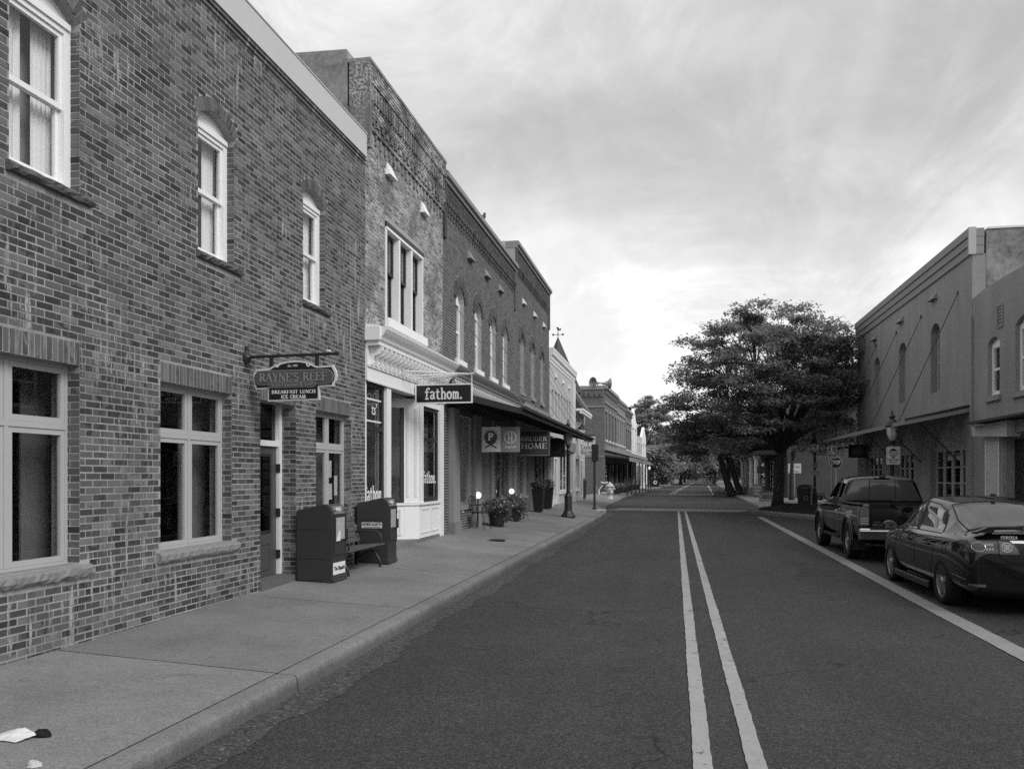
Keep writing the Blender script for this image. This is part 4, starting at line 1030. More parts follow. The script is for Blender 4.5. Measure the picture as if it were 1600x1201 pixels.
Y0, Y1 = 44.85, 50.3
B6 = thing('slate_roofed_house', 'corner house with steep slate roof, white eaves and a pointed turret', 'building', (XW, 47.6, .44))
hw = [(45.4,46.0,3.9,5.1),(46.5,47.1,3.9,5.1),(48.0,48.9,.5,2.7),(45.3,47.2,1.0,2.7)]
b = MB(); wall_x(b, XW, .3, Y0, Y1, -.05, 5.45, [h+(0,) for h in hw]); b.build('wall', M['stucco_lt'], B6)
for h in hw[:2]: simple_window(B6, XW, *h, fw=.05, frame=M['white2'])
simple_window(B6, XW, *hw[3], frame=M['white2'], mull=2, back=False)
f = MB(); frame_rect(f, XW-.08, XW+.03, *hw[2], .1); dr = f.build('door', M['white2'], B6); boxpart('door_leaf', M['darkwood'], dr, XW-.07, XW-.03, 48.1, 48.8, .5, 2.6)
MB().lathe([(.12,0),(.2,.0),(.2,.03),(.12,.03)], (XW-.02, 48.45, 1.8), 14, 'x').build('wreath', M['leaf2'], dr)
slate = mat('slate', .045, .6, .4, var=.3, vscale=5, stretch=(1, 3, 9), var2=.2, vscale2=30)
roof = MB(); roof.prism([(XW+.38,5.42),(XW+.42,5.5),(XW-.9,7.45),(XW-3.6,7.5),(XW-4.5,5.45)][::-1], Y0+.01, 49.3, 'y'); rf = roof.build('roof', slate, B6)
for i in range(12):
    z = 5.55+i*.158; x = XW+.42-(z-5.5)*1.32/1.95
    q = MB(); q.hexa([(x-.1,Y0+.012,z),(x+.022,Y0+.012,z-.012),(x+.022,49.29,z-.012),(x-.1,49.29,z),(x-.11,Y0+.012,z+.03),(x+.006,Y0+.012,z+.012),(x+.006,49.29,z+.012),(x-.11,49.29,z+.03)]); q.build('slate_course', slate, rf)
boxpart('eaves', M['white'], B6, XW+.02, XW+.50, Y0+.01, 49.8, 5.30, 5.42); boxpart('eaves', M['white2'], B6, XW+.3, XW+.46, Y0+.01, 49.8, 5.16, 5.28)
q = MB(); q.prism([(XW+.45,5.43),(XW+.42,5.52),(XW-.9,7.55),(XW-1.1,7.5)], 49.3, 49.42, 'y'); q.build('verge_board', M['white2'], B6)
q = MB(); q.tube([(XW-.9,49.35,7.5),(XW-.88,49.36,7.8),(XW-.78,49.36,7.95),(XW-.70,49.36,7.88)], .05, 6); q.build('finial', M['iron'], B6)
tx, ty = -7.02, 50.0
q = MB(); q.lathe([(1.5,0),(1.46,.06),(.0,3.5)], (tx,ty,6.75), 8); tr = q.build('turret_roof', slate, B6)
MB().lathe([(.95,0),(.95,6.6)], (tx,ty,.15), 12).build('turret_wall', M['stucco_lt'], B6)
q = MB(); q.tube([(tx,ty,9.95),(tx,ty,10.75)], .022, 5); q.tube([(tx-.28,ty,10.36),(tx+.28,ty,10.36)], .018, 5); q.tube([(tx,ty-.28,10.36),(tx,ty+.28,10.36)], .018, 5)
q.prism([(tx-.02,10.62),(tx+.16,10.60),(tx+.2,10.74),(tx+.08,10.70),(tx+.02,10.82),(tx-.12,10.78),(tx-.05,10.70)], ty-.012, ty+.012, 'y')
for dx in (-.3, .3): q.prism([(tx+dx-.05,10.30),(tx+dx+.05,10.30),(tx+dx+.05,10.42),(tx+dx-.05,10.42)], ty-.02, ty+.02, 'y')
q.build('weather_vane', M['black'], tr)
shell(B6, XW, -14, Y0, Y1, -.05, 5.3, M['stucco_lt'], .31, 3.3, side_top=5.35)

# ---- far block, turned a little with the bend of the street
FA = R(-2.0)
def far_front(name, label, y0, y1, top, wall_m, nwin, frame, z0=4.4, z1=6.6, gable=0, side=None, corb=True, cat='building', bricks=None, ground=.45):
    L_ = y1-y0; B = thing(name, label, cat, (-5.42+.035*(y0-64.7), y0, .2), FA)
    wn_ = []
    for i in range(nwin):
        c_ = L_*(i+.5)/nwin; wn_.append((c_-.45, c_+.45, z0, z1))
    gh = [(L_*.06, L_*.42, .7, 2.7), (L_*.48, L_*.48+1.0, .05, 2.5), (L_*.66, L_*.95, .7, 2.7)]
    def bp(nm, mt, *a): return MB().box(*a).build(nm, mt, B, world=False)
    b = MB(); wall_x(b, 0, .3, 0, L_, -.25, top, [w+(0,) for w in wn_+gh]); b.build('wall', wall_m, B, world=False)
    for (a, c, p, q_) in wn_:
        f = MB(); frame_rect(f, -.16, -.1, a, c, p, q_, .07); f.box(-.16, -.105, a, c, (p+q_)/2-.04, (p+q_)/2+.04); w = f.build('window', frame, B, world=False)
        MB().box(-.14, -.135, a, c, p, q_).build('pane', M['glass_dk'], w, world=False)
        MB().box(-.05, .08, a-.1, c+.1, p-.16, p-.01).build('sill', M['white2'], w, world=False)
        MB().box(-.02, .05, a-.1, c+.1, q_+.01, q_+.22).build('lintel', frame if not corb else M['trim_mid'], w, world=False)
    for (a, c, p, q_) in gh:
        f = MB(); frame_rect(f, -.16, -.1, a, c, p, q_, .08); w = f.build('shop_window', M['darkwood'], B, world=False); MB().box(-.14, -.135, a, c, p, q_).build('pane', M['glass_dk'], w, world=False)
    bp('shop_cornice', M['trim_mid'], .001, .22, .02, L_-.02, 3.55, 3.9)
    if corb:
        bp('cornice', M['trim_mid'], .001, .22, .0, L_-.01, top-.25, top); bp('string_course', M['trim_mid'], .001, .08, 0, L_-.01, top-1.35, top-1.22)
        me = None
        for i in range(int(L_/.45)):
            if me is None: o = MB().box(.001, .14, 0, .2, top-.62, top-.26); o = o.build('corbel', wall_m, B, world=False); me = o.data
            else: o = share('corbel', me, B)
            o.location = (0, .1+i*.45, 0)
    if gable:
        q = MB(); q.prism([(0, top), (L_, top), (L_*.72, top+gable*.55), (L_/2, top+gable), (L_*.28, top+gable*.55)], -.3, 0, 'x'); q.build('gable', wall_m, B, world=False)
    bp('side_wall', side or wall_m, -.302, -12, 0, .3, -.25, top-.1); bp('side_wall', wall_m, -.302, -12, L_-.3, L_, -.25, top-.1)
    bp('roof', M['roofing'], -.302, -12, .302, L_-.302, top-.5, top-.3); bp('back_wall', wall_m, -12, -12.3, 0, L_, -.25, top)
    bp('inner_wall', M['room'], -2.5, -2.6, .31, L_-.31, -.2, top-.6); bp('floor', M['room'], -.31, -2.49, .31, L_-.31, 3.4, 3.7)
    return B
def tex_brick(name, base, mort, sc=1.0, swap=False):
    m, t, p = newmat(name); tcn = t.n('ShaderNodeTexCoord').outputs['Object']
    s = t.n('ShaderNodeSeparateXYZ', {0: tcn}); u = t.m('ADD', s.outputs[0], s.outputs[1]); v = t.n('ShaderNodeCombineXYZ', {0: u, 1: s.outputs[2], 2: 0.0}).outputs[0]
    bt = t.n('ShaderNodeTexBrick', {'Vector': v, 'Color1': (base*1.3,)*3+(1,), 'Color2': (base*.65,)*3+(1,), 'Mortar': (mort,)*3+(1,), 'Scale': 1.0/sc, 'Mortar Size': .008, 'Brick Width': .2032, 'Row Height': .0677, 'Bias': -.1})
    nz = t.m('ADD', .7, t.m('MULTIPLY', t.noise(tcn, 3.0, 5, .6), .6))
    c_ = t.n('ShaderNodeMix', {0: 1.0, 6: bt.outputs['Color'], 7: t.grey(nz)}, data_type='RGBA', blend_type='MULTIPLY').outputs[2]
    t.L.new(c_, p.inputs['Base Color']); p.inputs['Roughness'].default_value = .9
    t.L.new(t.bump(bt.outputs['Fac'], -.5, .01), p.inputs['Normal']); return m
M['tbrick'] = tex_brick('far_brick', .10, .22); M['tbrick2'] = tex_brick('far_brick_pale', .17, .3)
F1 = far_front('brick_corner_building', 'dark brick corner building with loudspeaker horns on its roof', 64.7, 74.0, 8.6, M['tbrick'], 4, M['trim_mid'])
MB().box(-.05, -11.5, -.05, -.002, 6.9, 7.02).build('string_course', M['trim_mid'], F1, world=False)
MB().box(-.05, -11.5, -.06, -.002, 8.3, 8.6).build('cornice', M['trim_mid'], F1, world=False)
MB().box(-.05, -11.5, -.04, -.002, 3.0, 3.1).build('string_course', M['trim_mid'], F1, world=False)
me = None
for i in range(14):
    if me is None: o = MB().box(-.2, 0, -.11, -.002, 7.75, 8.05).build('dentil', M['tbrick'], F1, world=False); me = o.data
    else: o = share('dentil', me, F1)
    o.location = (-.1-.42*i, 0, 0)
far_front('brick_shop', 'mid-grey brick shop beyond the corner building in the far block', 74.05, 82.0, 8.45, M['tbrick2'], 4, M['white2'])
far_front('brick_shop', 'plain dark brick shop just before the white gabled front', 82.05, 89.0, 8.2, M['tbrick'], 3, M['white2'], z0=4.2, z1=6.2)
far_front('white_gabled_building', 'white building with a stepped pointed gable far down the left side', 89.05, 96.0, 7.0, M['white'], 2, M['trim_mid'], gable=2.0, corb=False)
far_front('grey_shop', 'low grey shop wedged between the two white fronts far down the street', 96.05, 104.0, 6.2, M['stucco_lt'], 3, M['white2'], corb=False, z0=4.1, z1=5.4)
far_front('white_gabled_building', 'smaller white gabled front at the far end of the left row', 104.05, 111.0, 6.4, M['white'], 2, M['trim_mid'], gable=1.4, corb=False, z0=4.1, z1=5.4)
fc = thing('shop_canopy', 'dark flat canopy along the far brick block', 'canopy', (-5.42+.035*.0, 64.9, 3.3), FA)
MB().prism([(0,-.05),(1.9,-.25),(1.9,-.15),(0,.1)], .1, 30, 'y').build('roof', M['iron'], fc, world=False)
MB().box(1.9, 1.96, .1, 30, -.42, -.10).build('fascia_board', M['trim_mid'], fc, world=False)
for i in range(8): MB().tube([(1.7,.6+i*4.1,-.25),(1.7,.6+i*4.1,-3.15)], .05, 8).build('post', M['iron'], fc, world=False)
# roof horns
def horn(loc, rz, label):
    t = thing('loudspeaker_horn', label, 'loudspeaker', loc, rz, 'roof horns on the corner building')
    q = MB(); q.lathe([(.06,-.35),(.08,-.2),(.12,0),(.24,.25),(.42,.42),(.44,.44),(.40,.43),(.10,.05),(.02,0)], (0,0,.45), 14, 'y'); q.build('bell', M['steel'], t, True, world=False)
    MB().tube([(0,-.1,0),(0,-.1,.42)], .04, 6).build('stand', M['iron'], t, world=False)
horn((-6.05,65.0,8.6), R(140), 'grey roof horn facing the camera on the brick corner building')
horn((-5.45,65.5,8.6), R(-70), 'grey roof horn pointing across the street on the brick corner building')
# white porch house at the end of the left row
pc = thing('porch_house', 'small white columned porch house beside the far lamp posts', 'building', (-4.6, 124, .2), FA)
MB().box(-5, 0, 1.6, 9, 0, 3.2).build('wall', M['white'], pc, world=False)
MB().prism([(-5.3,3.2),(.9,3.2),(-2.2,5.4)], -.2, 9.3, 'y').build('roof', M['trim_mid'], pc, world=False)
for x in (-4.6,-3.6,-2.6,-1.6,-.6,.4): MB().lathe([(.14,0),(.11,.2),(.10,3.0),(.15,3.2)], (x,.2,0), 8).build('column', M['white'], pc, world=False)
MB().box(-5, .7, -.1, .5, -.1, .3).build('step', M['concrete'], pc, world=False)

# ================================================================ RIGHT ROW
XR = 8.2
# ---- dark plaster hall with canopy
R2 = thing('plaster_hall', 'dark plastered two-storey hall with boarded cornice, right of the tree', 'building', (XR, 32.7, .2))
Y0, Y1 = 25.3, 40.2
uw = [(28.2,29.15,4.42,6.40,.24),(32.1,33.05,4.42,6.40,.24),(36.0,36.95,4.42,6.40,.24)]
ar = [(25.85,29.2,.2,2.65,.85),(30.9,33.6,.2,2.65,.85),(35.4,38.6,.2,2.65,.85)]
b = MB(); wall_x(b, XR, .35, Y0, Y1, -.05, 7.98, uw+ar, -1); b.build('wall', M['plaster_dk'], R2)
for a,c,z0,z1,r in uw: simple_window(R2, XR, a, c, z0, z1, r, .20, M['vinyl'], .09, -1, False)
for i, (z0, z1, pr) in enumerate(((7.98,8.22,.05),(8.225,8.46,.09),(8.465,8.70,.13))):
    boxpart('cornice_board', M['trim_mid'], R2, XR-pr, XR+.3, Y0-.02-.01*i, Y1+.02, z0, z1)
boxpart('corner_cap', M['stucco_lt'], R2, XR-.131, XR+.06, Y0-.14, Y0-.05, 7.95, 8.71)
for y in (28.75,32.7,36.8): hood(R2, XR, y, 7.5, M['trim_mid'], .3, -1, .16)
for a,c,z0,z1,r in ar:
    f = MB(); n = 4
    for k in range(n+1): y = a+.08+(c-a-.16)*k/n; f.box(XR+.16, XR+.24, y-.08, y+.08, z0, z1-.02)
    f.box(XR+.15, XR+.25, a, c, z1-.14, z1+.02); f.box(XR+.16, XR+.24, a, c, z0, z0+.35); dw = f.build('arched_doors', M['vinyl'], R2)
    ap, _ = arc_pts(a, c, z1, r); l = MB(); l.prism(ap[::-1]+[(a, z1+.021), (c, z1+.021)], XR+.17, XR+.22, 'x'); l.build('lunette', M['vinyl'], dw)
    boxpart('pane', M['glass_dk'], dw, XR+.2, XR+.205, a, c, z0+.35, z1-.14)
    for k in range(3):
        q = MB(); z = z0+.35+(z1-z0-.5)*(k+1)/4; q.box(XR+.165, XR+.235, a+.1, c-.1, z-.02, z+.02); q.build('glazing_bar', M['vinyl'], dw)
sp = MB(); sp.box(XR-.06, XR-.002, Y0-.10, Y0+.02, .1, 6.2); sp.build('downpipe', M['plaster_dk'], R2)
shell(R2, XR, 22, Y0, Y1, -.05, 8.0, M['stucco'], .36, 3.9, sgn=-1, side_top=8.66)
boxpart('parapet_cap', M['white2'], R2, XR+.4, 22, Y0-.03, Y0+.28, 8.665, 8.72)
# its canopy
RC = thing('shop_canopy', 'sloping canopy with a pale front edge on the dark plastered hall', 'canopy', (XR, 32, 3.3))
xo, zo, zi = 6.53, 3.33, 3.70; y0, y1 = 25.5, 39.0
MB().prism([(XR-.01,zi-.08),(XR-.01,zi),(xo,zo),(xo,zo-.06)], y0, y1, 'y').build('roof', M['iron'], RC)
q = MB(); q.box(xo-.03, xo-.001, y0-.02, y1, zo-.10, zo+.02); q.build('front_edge', M['trim_mid'], RC)
q = MB(); q.prism([(XR-.01,zi-.14),(XR-.01,zi-.02),(xo-.03,zo-.01),(xo-.03,zo-.11)], y0-.04, y0-.002, 'y'); q.build('end_board', M['trim_mid'], RC)
q = MB(); q.prism([(XR-.01,zi-.01),(XR-.01,zi+.07),(xo-.05,zo+.06),(xo-.05,zo+.0)], y0-.05, y0+.0, 'y'); q.build('end_flashing', M['black'], RC)
for y in (26.5,30.2,33.4,36.6):
    MB().tube([(XR,y,7.15),(xo+.03,y,zo+.02)], .013, 5).build('tie_rod', M['black'], RC)
    MB().lathe([(.06,0),(.06,.03),(.02,.04)], (XR-.03,y,7.15), 8, 'x').build('anchor', M['black'], RC)
    MB().tube([(XR,y,2.2),(xo+.6,y,zo+.02)], .02, 5).build('strut', M['black'], RC)

# ---- near right shop with lower parapet
R1 = thing('plaster_shop', 'low dark plastered shop at the right edge with white arched sash windows', 'building', (XR, 19, .2))
Y0, Y1 = 8.0, 25.28
uw = [(23.3,24.12,3.85,5.25,.14),(21.1,22.3,3.80,5.45,.18),(18.4,19.4,3.85,5.35,.14)]
gw = [(20.2,22.9,.6,2.75,0),(14,19,.6,2.75,0)]
b = MB(); wall_x(b, XR, .35, Y0, Y1-.012, -.05, 6.3, uw+gw, -1); b.build('wall', M['plaster_dk'], R1)
prof = [(Y0,6.3),(Y1-.014,6.3)]; top = [(Y1-.014,6.72),(25.0,6.74),(24.3,6.80),(23,6.80),(Y0,6.80)]
q = MB(); q.prism(prof+top, XR, XR+.35, 'x'); q.build('parapet', M['plaster_dk'], R1)
for a,c,z0,z1,r in uw:
    simple_window(R1, XR, a, c, z0, z1, r, .10, M['white'], .13, -1, False)
    boxpart('sill', M['plaster_dk'], R1, XR-.07, XR+.1, a-.1, c+.1, z0-.14, z0-.004)
lv = MB(); frame_rect(lv, XR-.03, XR-.001, 23.05, 23.45, 5.55, 6.15, .04); o = lv.build('louvre', M['plaster_dk'], R1)
for k in range(6): boxpart('slat', M['trim_mid'], o, XR-.025, XR-.004, 23.09, 23.41, 5.61+k*.085, 5.645+k*.085)
boxpart('post', M['stucco_lt'], R1, XR-.10, XR-.002, 23.05, 24.0, .15, 2.80)
for y in (23.06, 23.97): boxpart('post_edge', M['white2'], R1, XR-.115, XR-.101, y-.03, y+.03, .15, 2.80)
q = MB(); q.hexa([(XR-.30,22.0,2.70),(XR-.002,22.0,2.70),(XR-.002,24.4,2.82),(XR-.30,24.4,2.82),(XR-.30,22.0,3.10),(XR-.002,22.0,3.10),(XR-.002,24.4,3.08),(XR-.30,24.4,3.08)]); q.build('shop_fascia', M['stucco_lt'], R1)
q = MB(); q.box(XR-.55, XR-.002, 15, 24.2, 3.13, 3.18); q.build('ledge', M['iron'], R1)
boxpart('shop_fascia', M['trim_mid'], R1, XR-.12, XR-.002, 12, 21.98, 2.8, 3.1)
for a,c,z0,z1,r in gw: simple_window(R1, XR, a, c, z0, z1, 0, .15, M['trim_mid'], .08, -1, False, 2, M['glass_dk'], False, False)
shell(R1, XR, 22, Y0, Y1-.012, -.05, 6.2, M['plaster_dk'], .36, 3.45, sgn=-1, side_top=6.3)
# ---- houses beyond the side street on the right
M['plaster_r3'] = mat('brown_plaster', .07, .85, .25, var=.35, vscale=1.2, var2=.2, vscale2=25, bump=.5, bscale=40)
R3 = thing('porch_shop', 'shaded shop with a fluted white porch column beyond the side street', 'building', (7.9, 74, .2))
b = MB(); wall_x(b, 7.9, .3, 62, 86, -.05, 7.6, [(63.5,65.5,.8,3.0,0),(67,68.2,.2,2.8,0),(70,74,.8,3.0,0),(77,83,.8,3.0,0),(64,65,4.4,6.2,0),(68,69,4.4,6.2,0),(72,73,4.4,6.2,0),(76,77,4.4,6.2,0)], -1); b.build('wall', M['plaster_r3'], R3)
for (a, c, z0, z1) in ((63.5,65.5,.8,3.0),(70,74,.8,3.0),(77,83,.8,3.0),(64,65,4.4,6.2),(68,69,4.4,6.2),(72,73,4.4,6.2),(76,77,4.4,6.2)):
    simple_window(R3, 7.9, a, c, z0, z1, 0, .12, M['white2'], .08, -1, False, None, M['glass_dk'], False)
boxpart('porch_roof', M['iron'], R3, 5.9, 7.898, 62.5, 80, 3.3, 3.6)
boxpart('door', M['darkwood'], R3, 8.0, 8.06, 67, 68.2, .2, 2.8)
for y in (66.3, 71.0, 75.5, 79.6):
    q = MB(); q.box(5.92, 6.48, y-.28, y+.28, .15, .75); q.build('pedestal', M['plaster_dk'], R3)
    q = MB(); pr = []
    for k in range(24):
        a = 2*math.pi*k/24; r = .20 if k % 2 else .175; pr.append((6.2+r*math.cos(a), y+r*math.sin(a)))
    q.prism(pr, .76, 3.1, 'z'); q.box(5.95, 6.45, y-.25, y+.25, 3.101, 3.298); q.build('column', M['white2'], R3)
shell(R3, 7.9, 22, 62, 86, -.05, 7.4, M['plaster_r3'], .31, 3.7, sgn=-1, side_top=7.6)
R4 = thing('brick_house', 'plain dark brick house filling the far right side behind the trees', 'building', (10, 104, .2))
b = MB(); wall_x(b, 10, .3, 88, 120, -.05, 7.2, [(90+i*4, 91+i*4, 4.2, 6, 0) for i in range(7)]+[(90+i*4, 92+i*4, .8, 2.8, 0) for i in range(7)], -1); b.build('wall', M['tbrick'], R4)
for i in range(7):
    simple_window(R4, 10, 90+i*4, 91+i*4, 4.2, 6, 0, .12, M['white2'], .1, -1, False, None, M['glass_dk'], False)
    simple_window(R4, 10, 90+i*4, 92+i*4, .8, 2.8, 0, .12, M['white2'], .1, -1, False, None, M['glass_dk'], False)
shell(R4, 10, 22, 88, 120, -.05, 7.0, M['tbrick'], .31, 3.6, sgn=-1, side_top=7.2)

# ================================================================ SIGNS
def poly_plate(parent, name, pts, y0, y1, mt):   # plate in the x-z plane, facing -y
    # outline may be concave: cap faces are left to the n-gon tessellator
    a = sum(p[0]*q[1]-q[0]*p[1] for p, q in zip(pts, pts[1:]+pts[:1]))
    if a < 0: pts = pts[::-1]
    return MB().prism(pts, y1, y0, 'y').build(name, mt, parent)
def stadium(x0, x1, z0, z1, n=8):
    r = (z1-z0)/2; c = (z0+z1)/2
    return [(x1-r+r*math.cos(R(-90+180*i/n)), c+r*math.sin(R(-90+180*i/n))) for i in range(n+1)]+[(x0+r+r*math.cos(R(90+180*i/n)), c+r*math.sin(R(90+180*i/n))) for i in range(n+1)]
def ringp(b, cx, cz, r, w, y, th=.003, n=28, a0=0, a1=360):
    for i in range(n):
        p = R(a0+(a1-a0)*i/n); q = R(a0+(a1-a0)*(i+1)/n)
        c = [(cx+rr*math.cos(an), cz+rr*math.sin(an)) for rr, an in ((r-w/2,p),(r-w/2,q),(r+w/2,q),(r+w/2,p))]
        b.prism(c, y, y-th, 'y')
def barxz(b, x0, z0, x1, z1, w, y, th=.003):
    d = Vector((x1-x0, z1-z0)).normalized(); n = Vector((-d.y, d.x))*w/2
    b.prism([(x0-n.x,z0-n.y),(x1-n.x,z1-n.y),(x1+n.x,z1+n.y),(x0+n.x,z0+n.y)], y, y-th, 'y')
def adv(s): return sum(GL[c][0] for c in s)
# ---- restaurant sign
SY = 9.75; K = .000822; cX, cZ = -4.735, 2.994
def sp_(x, y): return (cX+(x-806)*K, cZ-(y-500)*K)
S1 = thing('hanging_sign', 'shaped pale-rimmed restaurant sign lettered RAYNE\'S REEF on an iron bar', 'sign', (-5.35, SY, 3.0))
rim = [(155,358),(378,352),(440,320),(520,288),(600,262),(700,244),(800,238),(900,241),(1000,258),(1080,288),(1150,328),(1200,338),(1440,325),(1452,350),(1488,420),(1500,490),(1488,560),(1452,612),(1455,645),(1212,652),(1217,850),(364,860),(370,662),(160,675),(150,632),(122,560),(114,485),(128,420),(168,376)]
mrim = mat('sign_rim', .62, .45, .4, var=.06, vscale=6); mdark = mat('sign_black', .012, .35, .5); mpan = mat('sign_grey', .085, .4, .4, var=.08, vscale=5); mlet = mat('sign_letters', .24, .4, .4)
poly_plate(S1, 'board', [sp_(*p) for p in rim], SY-.02, SY+.02, mrim)
cen = (806, 520)
inner = [(178,385),(395,378),(455,345),(530,315),(605,290),(700,272),(800,266),(900,268),(1000,286),(1070,312),(1140,352),(1195,362),(1415,352),(1425,372),(1458,430),(1470,490),(1458,555),(1425,600),(1425,620),(1192,628),(1195,826),(388,836),(392,638),(182,650),(178,625),(150,560),(142,490),(156,430),(190,392)]
fld = poly_plate(S1, 'field', [sp_(*p) for p in inner], SY-.026, SY-.0205, mdark)
x0, z1 = sp_(138, 384); x1, z0 = sp_(1456, 612)
poly_plate(fld, 'panel_rim', stadium(x0, x1, z0, z1), SY-.036, SY-.0265, mlet)
g = .008; pn = poly_plate(fld, 'panel', stadium(x0+g, x1-g, z0+g, z1-g), SY-.039, SY-.0365, mpan)
x0b, z1b = sp_(388, 566); x1b, z0b = sp_(1172, 660)
poly_plate(fld, 'panel_rim', stadium(x0b, x1b, z0b, z1b), SY-.044, SY-.0395, mlet)
poly_plate(fld, 'panel', stadium(x0b+.006, x1b-.006, z0b+.006, z1b-.006), SY-.046, SY-.0445, mpan)
s_ = "RAYNE'S REEF"; h = .103; xx, zz = sp_(790, 493)
q = MB(); strokes(q, s_, h, M_perp(xx, SY-.0392, zz), sx=.925/(adv(s_)*h), th=.006); q.build('lettering', mlet, fld)
xx, zz = sp_(780, 613); text_part('lettering', 'Soda Fountain & Grill', .062, mlet, fld, M_perp(xx, SY-.0462, zz), width=.555, extrude=.003)
s_ = 'BREAKFAST LUNCH'; h = .043; xx, zz = sp_(795, 718); q = MB(); strokes(q, s_, h, M_perp(xx, SY-.0262, zz), sx=.60/(adv(s_)*h), th=.003, weight=1.15); q.build('lettering', M['lettering'], fld)
s_ = 'ICE CREAM'; xx, zz = sp_(793, 796); q = MB(); strokes(q, s_, h, M_perp(xx, SY-.0262, zz), sx=.335/(adv(s_)*h), th=.003, weight=1.15); q.build('lettering', M['lettering'], fld)
xx, zz = sp_(780, 320); text_part('lettering', 'Est. 1901', .042, M['lettering'], fld, M_perp(xx, SY-.0265, zz), shear=.25, width=.135)
for cxp in (525, 1042):
    xx, zz = sp_(cxp, 305); q = MB(); ringp(q, xx, zz, .021, .016, SY-.0265, .006, 14, 150, 400); q.build('scroll', mrim, fld)
q = MB(); q.tube([(XW+.002, SY, 3.272), (-4.17, SY, 3.285)], .020, 8); q.tube([(-4.17,SY,3.285),(-4.145,SY,3.285)], .027, 8); bar = q.build('bar', M['black'], S1)
q = MB(); q.lathe([(.09,0),(.09,.015),(.05,.03),(.03,.06)], (XW+.004, SY, 3.27), 12, 'x'); q.prism([(SY-.035,3.15),(SY+.035,3.15),(SY+.035,3.41),(SY-.035,3.41)], XW+.003, XW+.018, 'x'); q.build('wall_plate', M['black'], bar)
for cxp in (410, 1170):
    xx, _z = sp_(cxp, 0); boxpart('strap', M['black'], S1, xx-.024, xx+.024, SY-.012, SY+.012, sp_(0,350)[1], 3.27)
boxpart('lug', M['lettering'], bar, -4.30, -4.26, SY-.02, SY+.02, 3.31, 3.335)
# ---- fathom sign
SY = 16.6
S2 = thing('hanging_sign', 'black rectangular sign lettered fathom. with a white frame', 'sign', (-5.35, SY, 3.3))
boxpart('board', mdark, S2, -5.33, -4.13, SY-.015, SY+.015, 3.27, 3.645)
q = MB(); q.box(-5.345,-4.115,SY-.025,SY+.025,3.255,3.281); q.box(-5.345,-4.115,SY-.025,SY+.025,3.634,3.66); q.box(-5.345,-5.319,SY-.025,SY+.025,3.281,3.634); q.box(-4.141,-4.115,SY-.025,SY+.025,3.281,3.634); q.build('frame', M['white'], S2)
q = MB(); strokes(q, 'fathom.', .245, M_perp(-4.735, SY-.0152, 3.465), sx=.83/(adv('fathom.')*.245), th=.004); q.build('lettering', M['lettering'], S2)
for (ya, za) in ((15.62,3.83),(16.10,3.78),(17.55,3.83)):
    q = MB(); q.tube([(XW+.03,ya,za),(-4.22,SY,3.86)], .014, 6); q.lathe([(.035,0),(.035,.02),(.012,.03)], (XW+.031,ya,za), 8, 'x'); q.build('arm', M['white2'], S2)
q = MB(); q.tube([(-5.37,SY,3.77),(-4.08,SY,3.865)], .016, 6); q.build('arm', M['white2'], S2)
for x in (-5.22, -4.13): q = MB(); q.tube([(x,SY,3.86),(x,SY,3.66)], .010, 6); q.build('hanger', M['white2'], S2)
q = MB(); q.lathe([(.02,0),(.06,-.05),(.10,-.16),(.12,-.18),(.02,-.17)], (-4.62,SY+.25,3.80), 10); q.build('gooseneck_lamp', M['black'], S2)
# ---- pair of framed shop signs under the canopy
SY = 20.5
S3 = thing('hanging_sign', 'two-tone square shop signs with round emblems, hung side by side under the canopy', 'sign', (-4.34, SY, 2.35))
a_ = boxpart('light_board', mat('board_pale', .58, .5, .3), S3, -4.83, -4.343, SY-.02, SY+.02, 2.355, 2.99); b_ = boxpart('grey_board', mat('board_grey', .22, .5, .3), S3, -4.341, -3.85, SY-.02, SY+.02, 2.35, 2.985)
cx, cz = -4.60, 2.73
q = MB(); q.lathe([(.155,0),(.155,.004),(.001,.004)], (cx, SY-.0245, cz), 24, 'y'); q.build('emblem', mat('emblem_grey', .06, .5, .3), a_)
q = MB(); ringp(q, cx, cz, .168, .012, SY-.0205, .006); barxz(q, cx-.15, cz-.27, cx+.13, cz-.12, .03, SY-.0205); barxz(q, cx+.15, cz-.27, cx-.13, cz-.12, .03, SY-.0207, .0045)
for i in range(22):
    an = R(200-220*i/21); p = (cx+.205*math.cos(an), cz+.205*math.sin(an)); barxz(q, p[0]-.007*math.cos(an), p[1]-.007*math.sin(an), p[0]+.012*math.cos(an), p[1]+.012*math.sin(an), .012, SY-.0205)
q.build('emblem_lines', M['ink'], a_)
text_part('lettering', 'P', .26, M['lettering'], a_, M_perp(cx, SY-.026, cz), extrude=.003, offset=.006)
cx, cz = -4.095, 2.72; q = MB(); ringp(q, cx, cz, .15, .014, SY-.0205); barxz(q, cx-.035, cz-.15, cx-.035, cz+.14, .016, SY-.0208); barxz(q, cx+.04, cz-.15, cx+.04, cz+.14, .016, SY-.0208); barxz(q, cx-.03, cz-.03, cx+.035, cz-.03, .016, SY-.0212); q.build('emblem', M['lettering'], b_)
text_part('lettering', 'fine goods', .085, M['lettering'], b_, M_perp(cx, SY-.0215, 2.48), shear=.4, width=.30)
for x in (-4.7, -4.0): MB().tube([(x,SY,2.98),(x,SY,3.5)], .008, 5).build('chain', M['black'], S3)
